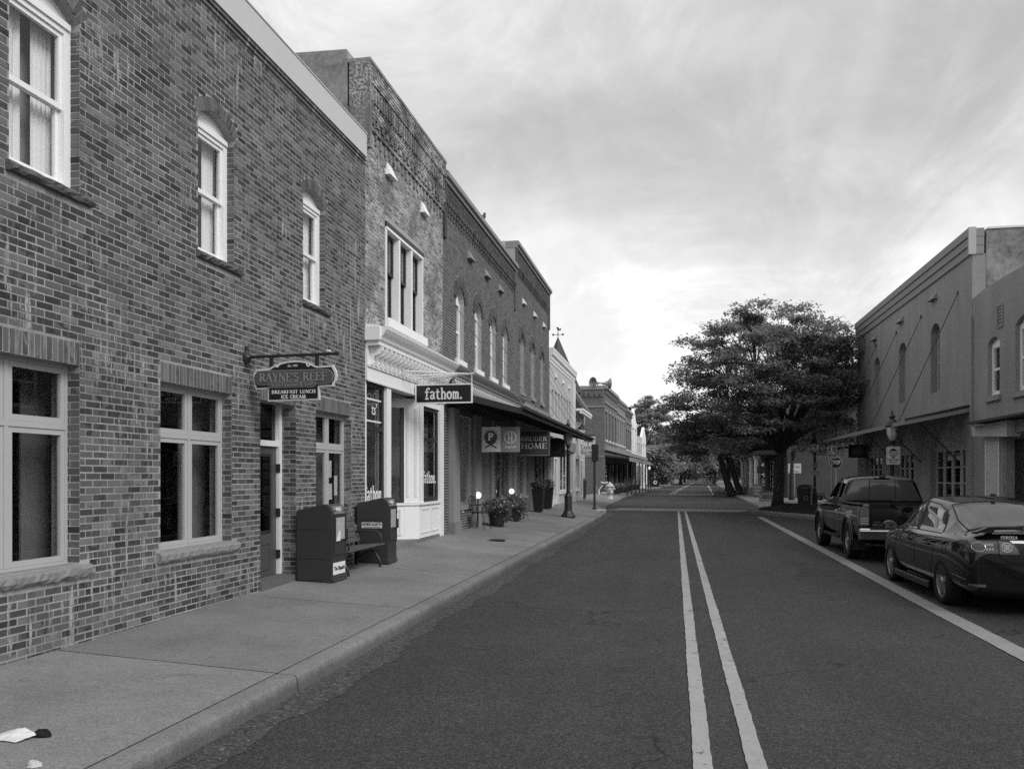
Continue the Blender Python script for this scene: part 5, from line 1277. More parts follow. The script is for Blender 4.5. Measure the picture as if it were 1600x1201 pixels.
# ---- BRUDER HOME
SY = 24.5
S4 = thing('hanging_sign', 'dark board lettered BRUDER HOME with a thin pale border', 'sign', (-4.2, SY, 2.35))
bd = boxpart('board', mat('board_dark', .055, .5, .3, var=.1), S4, -4.66, -3.68, SY-.02, SY+.02, 2.34, 3.12)
q = MB(); 
for (p, r_, s_, t_b) in ((-4.645,-3.695,2.355,2.375),(-4.645,-3.695,3.085,3.105),(-4.645,-4.625,2.375,3.085),(-3.715,-3.695,2.375,3.085)): q.box(p, r_, SY-.026, SY-.0205, s_, t_b)
q.build('border', mlet, bd)
q = MB(); strokes(q, 'BRUDER', .125, M_perp(-4.165, SY-.0205, 2.86), sx=.80/(adv('BRUDER')*.125), weight=1.25); q.build('lettering', mrim, bd)
q = MB(); strokes(q, 'HOME', .165, M_perp(-4.165, SY-.0205, 2.65), sx=.80/(adv('HOME')*.165), weight=1.2); q.build('lettering', mrim, bd)
for x in (-4.5, -3.8): MB().tube([(x,SY,3.12),(x,SY,3.42)], .008, 5).build('chain', M['black'], S4)
# ---- dark arched board further along
SY = 29.6
S5 = thing('hanging_sign', 'plain black arch-topped board behind the near lamp post', 'sign', (-4.05, SY, 2.5))
pts = [(-4.56,2.42),(-3.90,2.42),(-3.90,2.98)]+[(-4.23+.33*math.cos(R(a)), 2.98+.14*math.sin(R(a))) for a in range(15, 180, 15)]+[(-4.56,2.98)]
poly_plate(S5, 'board', pts, SY-.02, SY+.02, mdark)
q = MB(); ringp(q, -4.23, 2.74, .17, .012, SY-.0205); q.build('emblem', mpan, S5)
for x in (-4.5, -3.96): MB().tube([(x,SY,2.98),(x,SY,3.45)], .008, 5).build('chain', M['black'], S5)
# ---- bank sign
SY = 46.6
S6 = thing('hanging_sign', 'white Taylor Bank sign with a dark arrow emblem, left of the signal pole', 'sign', (-4.95, SY, 2.9))
bd = boxpart('board', mat('bank_white', .80, .5, .3), S6, -5.38, -4.42, SY-.04, SY+.04, 2.92, 3.97)
text_part('lettering', 'Taylor', .36, M['ink'], bd, M_perp(-4.88, SY-.042, 3.36), width=.80)
text_part('lettering', 'Bank', .36, M['ink'], bd, M_perp(-4.92, SY-.042, 3.08), width=.62)
q = MB(); q.prism([(-5.0,3.80),(-4.78,3.74),(-4.70,3.66),(-4.86,3.50),(-4.84,3.66),(-5.1,3.66)][::-1], SY-.041, SY-.045, 'y'); q.build('emblem', mlet, bd)
boxpart('bracket', M['black'], S6, XW+.002, -4.4, SY-.02, SY+.02, 4.0, 4.05)
# ---- round-emblem board under the right canopy
SY = 38.0
S7 = thing('hanging_sign', 'dark board with an oval grey emblem under the far end of the right canopy', 'sign', (7.75, SY, 2.5))
bd = boxpart('board', mdark, S7, 7.38, 8.12, SY-.02, SY+.02, 2.53, 3.10)
q = MB(); q.lathe([(.2,0),(.2,.005),(.001,.005)], (0,0,0), 20, 'y'); q.xf(Matrix.Translation((7.75,SY-.026,2.82)) @ Matrix.Diagonal((1.25,1,1,1))); q.build('emblem', mat('emblem_mid', .14, .6, .3, var=.5, vscale=14), bd)
boxpart('hanger', M['black'], S7, 7.72, 7.76, SY-.01, SY+.01, 3.1, 3.45)
# gooseneck wall lamp above the bank sign
GL1 = thing('wall_lamp', 'black gooseneck lamp on the wall above the bank sign', 'lamp', (XW, 45.2, 4.3))
q = MB(); q.tube([(XW,45.2,4.75),(XW+.3,45.2,4.78),(XW+.42,45.2,4.7),(XW+.42,45.2,4.55)], .03, 6); q.build('arm', M['black'], GL1)
MB().lathe([(.05,.2),(.12,.12),(.30,-.08),(.38,-.12),(.10,-.1)], (XW+.42,45.2,4.40), 14).build('shade', M['black'], GL1, True)

# ================================================================ STREET FURNITURE
# ---- newspaper boxes
mbox = mat('box_plastic', .036, .5, .45, var=.08, vscale=9, var2=.05, vscale2=90, bump=.08, bscale=120)
def news_box(label, loc, rz, kind):
    t = thing('newspaper_box', label, 'newspaper box', (0,0,0), 0)
    w, dp = .49, .58; prof = [(0,0),(dp,0),(dp,.06),(dp-.02,.08),(dp-.02,.34),(dp-.01,.38),(dp-.01,.96),(dp-.02,1.03),(dp-.06,1.10),(dp-.13,1.135),(.10,1.06),(.0,1.04)]
    b = MB(); b.prism(prof, 0, w, 'y'); o = b.build('body', mbox, t)
    bm = bmesh.new(); bm.from_mesh(o.data); bmesh.ops.bevel(bm, geom=[e for e in bm.edges if e.calc_face_angle(0) > .5], offset=.014, segments=2, affect='EDGES'); bm.to_mesh(o.data); bm.free(); autosmooth(o, 35)
    q = MB(); 
    for z in (.78, .36): MB().box(.03, dp-.1, -.006, -.0005, z-.008, z+.008).build('side_rib', mbox, o)
    q.prism([(.03,.05),(.44,.05),(.44,.22),(.40,.30),(.03,.30)], -.007, -.0005, 'y'); q.build('side_panel', mbox, o)
    xf = dp-.010
    q = MB(); frame_rect(q, xf+.001, xf+.018, .055, w-.055, .40, .985, .035); dr = q.build('door', mbox, o)
    MB().box(xf+.002, xf+.006, .091, w-.091, .62, .94).build('newspaper', M['paper'], dr)
    MB().box(xf+.007, xf+.009, .091, w-.091, .60, .945).build('pane', M['glass'], dr)
    MB().box(xf+.019, xf+.045, w-.085, w-.06, .60, .76).build('handle', M['black'], dr)
    MB().box(xf+.002, xf+.012, .10, w-.10, .43, .57).build('door_panel', mbox, dr)
    q = MB(); q.hexa([(dp-.010,.07,.99),(dp-.008,.07,.992),(dp-.008,w-.07,.992),(dp-.010,w-.07,.99),(dp-.055,.07,1.10),(dp-.050,.07,1.104),(dp-.050,w-.07,1.104),(dp-.055,w-.07,1.10)]); hd = q.build('header', mat('header_grey', .16, .6, .3, var=.3, vscale=30), o)
    an = math.atan2(.112, -.043)
    text_part('lettering', 'FREE', .085, M['lettering'], hd, Matrix(((0,-.36,.93,dp-.028),(1,0,0,w/2),(0,.93,.36,1.05),(0,0,0,1))))
    if kind == 1:
        lb = MB().box(dp-.0185, dp-.014, .04, w-.05, .12, .29).build('label_plate', M['label'], o); text_part('lettering', 'The Dispatch', .085, M['ink'], lb, M_wall(dp-.013, w/2, .205), width=.35, offset=.002)
        q = MB(); q.hexa([(xf+.011,.10,.60),(xf+.013,.10,.60),(xf+.013,.24,.60),(xf+.011,.24,.60),(xf+.011,.20,.74),(xf+.013,.20,.74),(xf+.013,.25,.75),(xf+.011,.25,.75)]); q.build('torn_paper', M['label'], dr)
    else:
        lb = MB().box(.10, .46, -.006, -.0008, .62, .715).build('label_plate', M['label'], o); text_part('lettering', 'BAYSIDE GAZETTE', .06, M['ink'], lb, M_perp(.28, -.0065, .68), width=.33, offset=.002)
        text_part('lettering', 'serving the beach communities', .03, M['ink'], lb, M_perp(.28, -.0065, .637), width=.30)
    t.location = loc; t.rotation_euler = (0, 0, rz)
    return t
news_box('dark grey newspaper box by the doorway with a white label at its foot', (-5.36, 11.06, .21), R(-2), 1)
news_box('dark grey newspaper box with a white side label, beyond the bench', (-5.36, 13.36, .24), R(1), 2)
# ---- bench
BN = thing('park_bench', 'weathered slatted bench between the two newspaper boxes', 'bench', (-5.0, 12.4, .22))
by0, by1 = 11.66, 13.24
for i in range(5): boxpart('seat_slat', M['wood'], BN, -4.80-.095*i-.085, -4.80-.095*i, by0, by1, .598-.008*i, .622-.008*i)
for i in range(5):
    x, z = -5.235-.030*i, .66+.085*i
    q = MB(); q.hexa([(x-.025,by0,z),(x,by0,z-.005),(x,by1,z-.005),(x-.025,by1,z),(x-.05,by0,z+.072),(x-.025,by0,z+.068),(x-.025,by1,z+.068),(x-.05,by1,z+.072)]); q.build('back_slat', M['wood'], BN)
for y in (by0+.10, by1-.10):
    q = MB(); q.tube([(-4.82,y,.585),(-5.22,y,.555)], .022, 6)
    q.tube([(-4.84,y,.21),(-4.86,y,.34),(-4.93,y,.46),(-5.02,y,.50),(-5.12,y,.46),(-5.24,y,.34),(-5.30,y,.22)], .022, 6)
    q.tube([(-5.24,y,.34),(-5.22,y,.56),(-5.30,y,.80),(-5.38,y,1.05)], .02, 6)
    q.tube([(-5.31,y,.80),(-5.1,y,.83),(-4.92,y,.82),(-4.84,y,.76),(-4.83,y,.66),(-4.86,y,.58)], .016, 6)
    q.build('end_frame', M['iron'], BN, True)
# ---- cast chairs
def cast_chair(label, loc, rz):
    t = thing('metal_chair', label, 'chair', (0,0,0), 0, 'ornate metal chairs outside the shops')
    q = MB(); q.lathe([(.001,.43),(.21,.43),(.225,.445),(.21,.46),(.001,.455)], (0,0,0), 18); q.build('seat', M['iron'], t, True)
    pts = [(-.20,.18,.45),(-.23,.22,.60),(-.22,.24,.74),(-.15,.25,.84),(0,.26,.88),(.15,.25,.84),(.22,.24,.74),(.23,.22,.60),(.20,.18,.45)]
    q = MB(); q.tube(pts, .013, 6); bk = q.build('back_frame', M['iron'], t, True)
    q = MB()
    for cx_, cz_, r_ in ((-.10,.72,.055),(.10,.72,.055),(0,.79,.045),(0,.66,.06),(-.11,.59,.05),(.11,.59,.05)):
        q.tube([(cx_+r_*math.cos(R(a)), .235, cz_+r_*math.sin(R(a))) for a in range(0, 331, 30)], .008, 5)
    q.tube([(0,.20,.46),(0,.24,.60)], .008, 5); q.tube([(0,.24,.72),(0,.25,.75)], .008, 5); q.tube([(0,.25,.83),(0,.255,.88)], .008, 5); q.build('scrollwork', M['iron'], bk)
    for sx in (-1, 1):
        q = MB(); q.tube([(sx*.23,.22,.62),(sx*.27,.05,.66),(sx*.26,-.14,.64),(sx*.20,-.17,.46)], .012, 6); q.build('arm', M['iron'], t, True)
        for sy in (-1, 1):
            q = MB(); q.tube([(sx*.16,sy*.14,.44),(sx*.20,sy*.18,.28),(sx*.20,sy*.19,.12),(sx*.24,sy*.22,0)], [.014,.013,.012,.014], 6); q.build('leg', M['iron'], t, True)
    t.location = loc; t.rotation_euler = (0, 0, rz); return t
cast_chair('black cast metal chair nearest the white shop front', (-5.08, 21.35, .335), R(80))
cast_chair('black cast metal chair further along, behind the second flower pot', (-5.05, 26.9, .355), R(85))
# globe lamps behind the chairs
def globe(label, loc):
    t = thing('globe_lamp', label, 'lamp', loc, 0, 'lit globe lamps by the chairs'); q = MB(); q.tube([(loc[0],loc[1],loc[2]),(loc[0],loc[1],loc[2]+.76)], .018, 6); q.build('stand', M['iron'], t)
    MB().lathe([(.02,-.09),(.05,-.075),(.08,-.04),(.09,0),(.08,.04),(.05,.075),(.01,.09)], (loc[0],loc[1],loc[2]+.86), 14).build('globe', M['lamp_lit'], t, True)
globe('lit white globe lamp behind the nearer metal chair', (-5.27, 21.9, .36)); globe('lit white globe lamp behind the farther metal chair', (-5.27, 26.6, .38))

# ---- foliage helper
def leaf_cloud(b, c, rx, ry, rz_, n, size, rng, droop=.2, shell_=.55, flat=False):
    for _ in range(n):
        while True:
            x, y, z = rng.uniform(-1,1), rng.uniform(-1,1), rng.uniform(-1,1); r = math.sqrt(x*x+y*y+z*z)
            if .05 < r <= 1: break
        k = (shell_+(1-shell_)*rng.random())/r if rng.random() < .75 else 1.0
        p = Vector((c[0]+x*k*rx, c[1]+y*k*ry, c[2]+z*k*rz_)); s = size*rng.uniform(.6,1.4)
        a = rng.uniform(0, 6.283); e = rng.uniform(-.9,.5) if not flat else rng.uniform(-.45,.25)
        d = Vector((math.cos(a)*math.cos(e), math.sin(a)*math.cos(e), math.sin(e))); w = d.cross(Vector((rng.uniform(-.3,.3),rng.uniform(-.3,.3),1))).normalized()*s*.34
        n0 = len(b.v); t = p+d*s; m_ = p+d*s*.5+Vector((0,0,s*.06))
        b.v += [tuple(p), tuple(m_+w), tuple(t), tuple(m_-w)]; b.f.append((n0, n0+1, n0+2, n0+3))
rng = random.Random(5)
mpot = mat('pot_black', .018, .5, .4, var=.2)
def flower_pot(label, loc, r=.26, h=.42, fr=.42, group='flower pots by the chairs', n=700):
    t = thing('flower_pot', label, 'flower pot', loc, 0, group)
    MB().lathe([(r*.68,0),(r*.72,.02),(r*.97,h-.05),(r*1.04,h-.045),(r*1.04,h),(r*.9,h),(r*.85,h-.05),(.001,h-.05)], loc, 16).build('pot', mpot, t)
    b = MB(); leaf_cloud(b, (loc[0],loc[1],loc[2]+h+.14), fr, fr, .27, n, .10, rng); leaf_cloud(b, (loc[0]+.2,loc[1]+.1,loc[2]+h-.1), fr*.5, fr*.5, .25, n//3, .09, rng); b.build('foliage', M['leaf2'], t)
    b = MB()
    for _ in range(16):
        a = rng.uniform(0,6.28); rr = fr*rng.uniform(.5,1.05); p = (loc[0]+rr*math.cos(a), loc[1]+rr*math.sin(a), loc[2]+h+.15+rng.uniform(-.12,.2)); b.lathe([(.006,-.02),(.03,0),(.034,.015),(.005,.03)], p, 6)
    b.build('blossoms', M['lettering'] if False else mat('blossom', .5, .8, .2), t, kind='stuff')
flower_pot('black pot of trailing flowers beside the nearer metal chair', (-4.92, 22.75, .33)); flower_pot('black pot of dense flowers in front of the farther metal chair', (-4.95, 25.3, .345), fr=.46)
def tall_planter(label, loc, seed):
    t = thing('tall_planter', label, 'planter', loc, 0, 'tall square planters')
    x, y, z = loc; b = MB(); b.hexa([(x-.15,y-.15,z),(x+.15,y-.15,z),(x+.15,y+.15,z),(x-.15,y+.15,z),(x-.22,y-.22,z+.80),(x+.22,y-.22,z+.80),(x+.22,y+.22,z+.80),(x-.22,y+.22,z+.80)]); b.box(x-.235,x+.235,y-.235,y+.235,z+.80,z+.86); b.build('tub', mpot, t)
    r_ = random.Random(seed); b = MB(); leaf_cloud(b, (x,y,z+1.0), .30, .30, .22, 380, .10, r_)
    for _ in range(26):
        a = r_.uniform(0,6.28); L_ = r_.uniform(.35,.75); e = r_.uniform(.8,1.4); d = Vector((math.cos(a)*math.cos(e), math.sin(a)*math.cos(e), math.sin(e))); p = Vector((x,y,z+.85)); w = d.cross(Vector((0,0,1))).normalized()*.018; n0 = len(b.v)
        b.v += [tuple(p-w), tuple(p+w), tuple(p+d*L_+Vector((0,0,-.05)))]; b.f.append((n0,n0+1,n0+2))
    b.build('foliage', M['leaf2'], t)
tall_planter('tall black square planter nearest the far end of the canopy shops, low plants', (-5.08, 30.85, .39), 3); tall_planter('tall black square planter behind the other one, with taller spiky plants', (-5.12, 33.45, .41), 4)

# ---- lamp posts
def lamp_post(label, loc, lit=False, group='street lamps', extra=None, H_=3.62, rz=0):
    t = thing('street_lamp', label, 'street lamp', (0,0,0), 0, group)
    k = H_/3.62
    b = MB(); b.lathe([(.27,0),(.27,.06),(.25,.09),(.19,.16),(.165,.22),(.16,.24),(.14,.26),(.135,.72),(.15,.74),(.15,.78),(.10,.84),(.085,.90)], (0,0,0), 8); b.build('base', M['iron'], t)
    b = MB(); prof = []
    n = 16
    for zz_, r in ((.90,.075),(1.0,.068),(2.40,.055),(2.42,.075),(2.47,.075),(2.5,.05),(2.6,.06),(2.62,.10),(2.66,.10)): prof.append((r, zz_*k))
    b.lathe(prof, (0,0,0), n); b.build('shaft', M['iron'], t, True)
    g_ = MB(); g_.lathe([(.085,2.665*k),(.15,2.85*k),(.165,3.05*k),(.16,3.09*k)], (0,0,0), 12); g_.build('lantern_glass', M['lamp_lit'] if lit else M['lantern'], t, True)
    c_ = MB(); c_.lathe([(.20,3.09*k),(.205,3.12*k),(.19,3.15*k),(.165,3.22*k),(.12,3.29*k),(.07,3.32*k),(.06,3.36*k),(.085,3.38*k),(.10,3.41*k),(.06,3.45*k),(.03,3.48*k),(.035,3.52*k),(.02,3.56*k),(.004,3.64*k)], (0,0,0), 14); c_.build('cap', M['iron'], t, True)
    ribs = MB()
    for j in range(6):
        a = 2*math.pi*j/6; ribs.tube([(.088*math.cos(a),.088*math.sin(a),2.66*k),(.153*math.cos(a),.153*math.sin(a),2.85*k),(.168*math.cos(a),.168*math.sin(a),3.08*k)], .007, 4)
    ribs.build('lantern_ribs', M['iron'], t)
    t.location = loc; t.rotation_euler = (0,0,rz); return t
lamp_post('unlit black street lamp on the left pavement by the canopy end', (-3.85, 30.12, .22))
lr = lamp_post('unlit street lamp behind the pickup, carrying a white parking notice', (6.55, 27.2, .16), rz=.2)
lr2 = lamp_post('unlit street lamp beside the litter bin, with oval plates on its shaft', (6.45, 40.9, .16))
b = MB(); b.lathe([(.16,0),(.16,.01),(.001,.01)], (0,0,0), 16, 'y'); b.xf(Matrix.Translation((0,-.11,1.72)) @ Matrix.Diagonal((1.3,1,.9,1))); b.build('oval_plate', M['steel'], lr2, world=False)
b = MB(); b.lathe([(.12,0),(.12,.01),(.001,.01)], (0,0,0), 16, 'y'); b.xf(Matrix.Translation((0,-.11,2.08))); b.build('oval_plate', M['trim_mid'], lr2, world=False)
for i, (x, y, l) in enumerate(((-3.5,115,'lit street lamp nearest the white porch house'),(-1.75,143,'lit street lamp second in the far left row'),(-.75,180,'lit street lamp third in the far left row'),(1.6,250,'lit street lamp farthest in the left row'),(6.6,205,'lit street lamp at the far end on the right side'))): lamp_post(l, (x,y,.18), True, H_=3.3)
# ---- road signs
def rrect(x0, x1, z0, z1, r, n=4):
    o = []
    for cx_, cz_, a0 in ((x1-r,z0+r,-90),(x1-r,z1-r,0),(x0+r,z1-r,90),(x0+r,z0+r,180)):
        o += [(cx_+r*math.cos(R(a0+90*i/n)), cz_+r*math.sin(R(a0+90*i/n))) for i in range(n+1)]
    return o
mal = mat('sign_white', .62, .45, .4)
PK = thing('parking_notice', 'white two-hour parking notice fixed to the lamp post behind the pickup', 'sign', (6.55, 27.0, 2.3))
x, y, z = 6.55, 27.05, 2.37
pl = poly_plate(PK, 'plate', rrect(x-.20, x+.20, z-.275, z+.275, .04), y-.004, y, mal)
q = MB()
for (p, r_) in ((x-.175,x-.170),(x+.170,x+.175)): q.box(p, r_, y-.0065, y-.0045, z-.23, z+.23)
q.box(x-.15,x+.15,y-.0065,y-.0045,z-.250,z-.246); q.box(x-.15,x+.15,y-.0065,y-.0045,z+.246,z+.250); q.build('border', M['ink'], pl)
q = MB(); q.prism([(x-.11,z+.13),(x+.11,z+.13),(x+.10,z+.165),(x+.07,z+.175),(x+.04,z+.215),(x-.04,z+.215),(x-.07,z+.175),(x-.11,z+.165)], y-.0045, y-.007, 'y'); q.build('car_symbol', M['ink'], pl)
for s_, zz, w in (('TWO HOUR',.075,.28),('PARKING',0,.20),('ONLY',-.07,.12),('9AM TO 5PM',-.135,.30),('MON - SAT',-.20,.2)): text_part('lettering', s_, .07, M['ink'], pl, M_perp(x, y-.0065, z+zz), width=w, offset=.002)
boxpart('clamp', M['steel'], PK, x-.03, x+.03, y+.001, y+.09, z-.05, z+.05)
HP = thing('parking_sign', 'small disabled parking sign on a thin post beyond the pickup', 'sign', (5.86, 33.2, .15))
x, y = 5.86, 33.2; MB().tube([(x,y+.03,.15),(x,y+.03,2.9)], .028, 8).build('post', M['steel'], HP)
pl = poly_plate(HP, 'plate', rrect(x-.17, x+.17, 2.40, 2.88, .03), y-.012, y-.006, mat('sign_blue', .10, .45, .4))
q = MB(); 
for (a, c_, d_, e_) in ((x-.155,x+.155,2.415,2.425),(x-.155,x+.155,2.855,2.865),(x-.155,x-.145,2.425,2.855),(x+.145,x+.155,2.425,2.855)): q.box(a, c_, y-.0145, y-.0125, d_, e_)
q.build('border', M['lettering'], pl)
q = MB(); ringp(q, x-.01, 2.62, .06, .018, y-.0125, .003, 18, 100, 380); q.lathe([(.02,0),(.02,.003),(.001,.003)], (x-.02,y-.0155,2.79), 10, 'y'); barxz(q, x-.02, 2.765, x-.015, 2.67, .022, y-.0125); barxz(q, x-.015, 2.675, x+.045, 2.675, .02, y-.0127); barxz(q, x+.04, 2.675, x+.065, 2.58, .02, y-.0129); barxz(q, x+.06, 2.585, x+.095, 2.60, .018, y-.0131); q.build('wheelchair_symbol', M['lettering'], pl)
text_part('lettering', 'PARKING', .075, M['lettering'], pl, M_perp(x, y-.0145, 2.47), width=.26)
ST = thing('stop_sign', 'octagonal STOP sign half hidden behind the disabled parking sign', 'sign', (9.55, 52.9, .15))
x, y, z = 9.55, 52.9, 2.55; MB().tube([(x,y+.03,.15),(x,y+.03,2.9)], .035, 8).build('post', M['steel'], ST)
o8 = lambda r: [(x+r*math.cos(R(22.5+45*i)), z+r*math.sin(R(22.5+45*i))) for i in range(8)]
poly_plate(ST, 'rim', o8(.39), y-.01, y-.005, mal); pl = poly_plate(ST, 'plate', o8(.36), y-.014, y-.0105, mat('sign_red', .03, .45, .4)); text_part('lettering', 'STOP', .30, M['lettering'], pl, M_perp(x, y-.017, z), width=.54, offset=.006)
PS = thing('car_park_sign', 'white sign with a large P and arrow on a low post behind the tree trunk', 'sign', (7.8, 57.8, .16))
x, y = 7.83, 57.8; MB().tube([(x,y+.03,.16),(x,y+.03,2.4)], .03, 8).build('post', M['steel'], PS)
pl = poly_plate(PS, 'plate', rrect(x-.42, x+.42, 1.93, 2.57, .03), y-.012, y-.006, mal)
text_part('lettering', 'P', .52, M['ink'], pl, M_perp(x-.17, y-.0145, 2.30), offset=.012); text_part('lettering', 'PARKING', .13, M['ink'], pl, M_perp(x+.04, y-.0145, 2.03), width=.5)
q = MB(); barxz(q, x+.12, 2.32, x+.34, 2.32, .035, y-.0125); q.prism([(x+.07,2.32),(x+.17,2.26),(x+.17,2.38)], y-.0125, y-.0155, 'y'); q.build('arrow', M['ink'], pl)
# ---- signal pole, hydrant, litter bins and small things on the left corner
SG = thing('signal_pole', 'slim dark pole with a black signal box at the kerb before the crossing', 'signal pole', (-3.70, 38.63, .19))
x, y, z = -3.70, 38.63, .19; MB().tube([(x,y,z),(x,y,3.0)], .055, 10).build('post', M['iron'], SG); MB().lathe([(.12,0),(.12,.05),(.07,.08)], (x,y,z), 10).build('foot', M['iron'], SG)
q = MB(); q.box(x-.13, x+.13, y-.10, y+.14, 2.42, 3.22); q.box(x+.131, x+.17, y-.08, y+.10, 2.45, 3.19); q.build('signal_box', M['black'], SG)
boxpart('push_button', M['steel'], SG, x+.056, x+.16, y-.05, y+.05, 1.05, 1.3)
q = MB(); q.hexa([(x-.7,y-.9,.165),(x+.55,y-.9,.148),(x+.55,y+.4,.148),(x-.7,y+.4,.165),(x-.7,y-.9,.2),(x+.55,y-.9,.162),(x+.55,y+.4,.162),(x-.7,y+.4,.2)]); q.build('ramp_pad', mat('pale_pad', .42, .9, .2, var=.1), SG)
HY = thing('fire_hydrant', 'pale fire hydrant at the corner kerb beyond the signal pole', 'fire hydrant', (-4.25, 55.06, .18))
x, y, z = -4.25, 55.06, .18; mh = mat('hydrant_paint', .48, .55, .4, var=.12, vscale=10)
MB().lathe([(.27,0),(.27,.05),(.20,.06),(.20,.40),(.26,.42),(.26,.47),(.21,.48),(.21,.82),(.28,.84),(.28,.88),(.25,.90),(.20,1.0),(.10,1.08),(.06,1.10),(.06,1.16),(.001,1.16)], (x,y,z), 14).build('barrel', mh, HY, True)
for sx in (-1, 1): MB().lathe([(.09,0),(.10,.03),(.10,.12),(.06,.13),(.06,.16),(.001,.16)] if sx > 0 else [(.09,0),(.10,-.03),(.10,-.12),(.06,-.13),(.06,-.16),(.001,-.16)], (x+sx*.19,y,z+.70), 10, 'x').build('outlet', mh, HY)
MB().lathe([(.12,0),(.13,-.04),(.13,-.13),(.07,-.14),(.001,-.18)], (x,y-.19,z+.66), 12, 'y').build('outlet', mh, HY)
def litter_bin(label, loc, h=1.2, w=.3):
    t = thing('litter_bin', label, 'litter bin', loc, 0, 'dark litter bins'); x, y, z = loc
    b = MB(); b.lathe([(w*.80,0),(w*.85,.04),(w*.98,h*.78),(w*1.02,h*.80),(w*1.02,h*.84)], loc, 14); b.build('tub', M['iron'], t)
    MB().lathe([(w*1.16,h*.86),(w*1.18,h*.88),(w*1.0,h*.95),(w*.5,h*1.0),(.001,h*1.01)], loc, 16).build('lid', M['iron'], t, True)
    for k in range(4): a = R(45+90*k); MB().tube([(x+w*.95*math.cos(a),y+w*.95*math.sin(a),z+h*.80),(x+w*1.0*math.cos(a),y+w*1.0*math.sin(a),z+h*.9)], .02, 5).build('lid_post', M['iron'], t)
    q = MB(); ringp(q, x, z+h*.48, .09, .02, y-w*.97, .012, 16); q.build('emblem', M['steel'], t)
litter_bin('dark litter bin on the left corner beyond the lamp post', (-5.5, 49.6, .37), 1.25, .27)
litter_bin('dark lidded litter bin under the tree on the right corner', (5.95, 40.55, .16), 1.18, .36)
bl_ = thing('bollard', 'short white bollard beside the litter bin on the left', 'bollard', (-5.6, 46.9, .38)); MB().lathe([(.17,0),(.17,.5),(.15,.6),(.08,.66),(.001,.67)], (-5.6,46.9,.38), 14).build('body', M['white2'], bl_, True); MB().lathe([(.178,.42),(.178,.46)], (-5.6,46.9,.38), 14).build('band', M['trim_mid'], bl_)
AF = thing('sandwich_board', 'pale-rimmed shaped sandwich board behind the fire hydrant', 'sandwich board', (-5.3, 63.9, .3))
x, y, z = -5.35, 63.9, .3
out = [(-.45,0),(-.36,0),(-.30,.12),(.30,.12),(.36,0),(.45,0),(.48,.32),(.30,.60),(.14,.74),(.30,1.0),(.10,.98),(0,.92),(-.10,.98),(-.30,1.0),(-.14,.74),(-.30,.60),(-.48,.32)]
poly_plate(AF, 'rim', [(x+p, z+q_) for p, q_ in out], y-.02, y, M['white']); ins = [(p*.78, .48+(q_-.48)*.80) for p, q_ in out]; poly_plate(AF, 'panel', [(x+p, z+q_) for p, q_ in ins], y-.03, y-.0205, M['door'])
MB().tube([(x,y+.02,z+.8),(x,y+.4,z)], .03, 6).build('prop', M['white2'], AF)
AF2 = thing('sandwich_board', 'dark sandwich board with a round white emblem beside the far left lamp', 'sandwich board', (-2.9, 117, .2)); x, y, z = -2.75, 117.5, .18
boxpart('board', mdark, AF2, x-.55, x+.55, y-.03, y+.03, z, z+1.15); q = MB(); ringp(q, x, z+.65, .2, .12, y-.031, .01, 18); q.build('emblem', M['lettering'], AF2); MB().tube([(x,y+.03,z+1),(x,y+.5,z)], .03, 5).build('prop', M['black'], AF2)
# folded parasol far left
UM = thing('folded_parasol', 'closed dark parasol standing outside the far left shops', 'parasol', (-4.2, 108, .2)); MB().tube([(-4.2,108,.2),(-4.2,108,2.6)], .04, 6).build('pole', M['iron'], UM); MB().lathe([(.32,.9),(.25,1.2),(.12,2.1),(.03,2.5)], (-4.2,108,.2), 8).build('canopy', M['door'], UM)
# low shrubs in tubs outside the far block
for i, (yy_, xx_) in enumerate(((67,-4.9),(69.5,-4.7),(72.5,-4.75),(76,-4.55),(80,-4.45),(85,-4.3),(91,-4.1))):
    flower_pot(['broad shrub in a tub at the foot of the brick corner building','second tub shrub along the far canopy','third tub shrub along the far canopy','fourth tub shrub along the far canopy','fifth tub shrub along the far canopy','sixth tub shrub along the far canopy','farthest tub shrub before the white gabled front'][i], (xx_, yy_, .27), .35, .5, .62, 'tub shrubs along the far canopy', 320)
# yard sign on the right corner
YS = thing('yard_sign', 'white framed yard sign on stakes beside the tree trunk', 'sign', (4.78, 45.3, .14)); x, y, z = 4.80, 45.3, .14
pl = boxpart('panel', mat('yard_white', .46, .6, .3, var=.15, vscale=12), YS, x-.45, x+.45, y-.012, y+.012, z+.24, z+.80); text_part('lettering', 'BERLIN', .30, M['ink'], pl, M_perp(x, y-.014, z+.50), width=.56)
q = MB()
for k in range(7): q.lathe([(.045,0),(.045,.004),(.001,.004)], (x-.4+.133*k, y-.0175, z+.755), 8, 'y')
q.build('trim_dots', mpan, pl)
for sx in (-.2, .2): MB().tube([(x+sx,y+.02,z-.02),(x+sx,y+.02,z+.5)], .012, 5).build('stake', M['steel'], YS)
# plank sign on the porch column
PL = thing('plank_sign', 'dark striped plank sign fixed to the white porch column', 'sign', (6.35, 65.9, 2.0))
for k in range(3): boxpart('plank', M['door'], PL, 6.15, 6.75, 65.86, 65.90, 1.98+k*.17, 2.12+k*.17); boxpart('plank_edge', M['trim_mid'], PL, 6.15, 6.75, 65.85, 65.858, 2.085+k*.17, 2.115+k*.17)
NB = thing('notice_stand', 'dark stand of printed notices at the foot of the porch column', 'notice stand', (6.2, 65.6, .15))
boxpart('stand', M['trim_mid'], NB, 5.82, 6.58, 65.5, 65.8, .15, 1.12)
for k, (zz, w) in enumerate(((.86,.26),(.60,.26),(.36,.28))): boxpart('notice', M['paper'], NB, 6.2-w, 6.2+w, 65.48, 65.498, zz-.09, zz+.11)
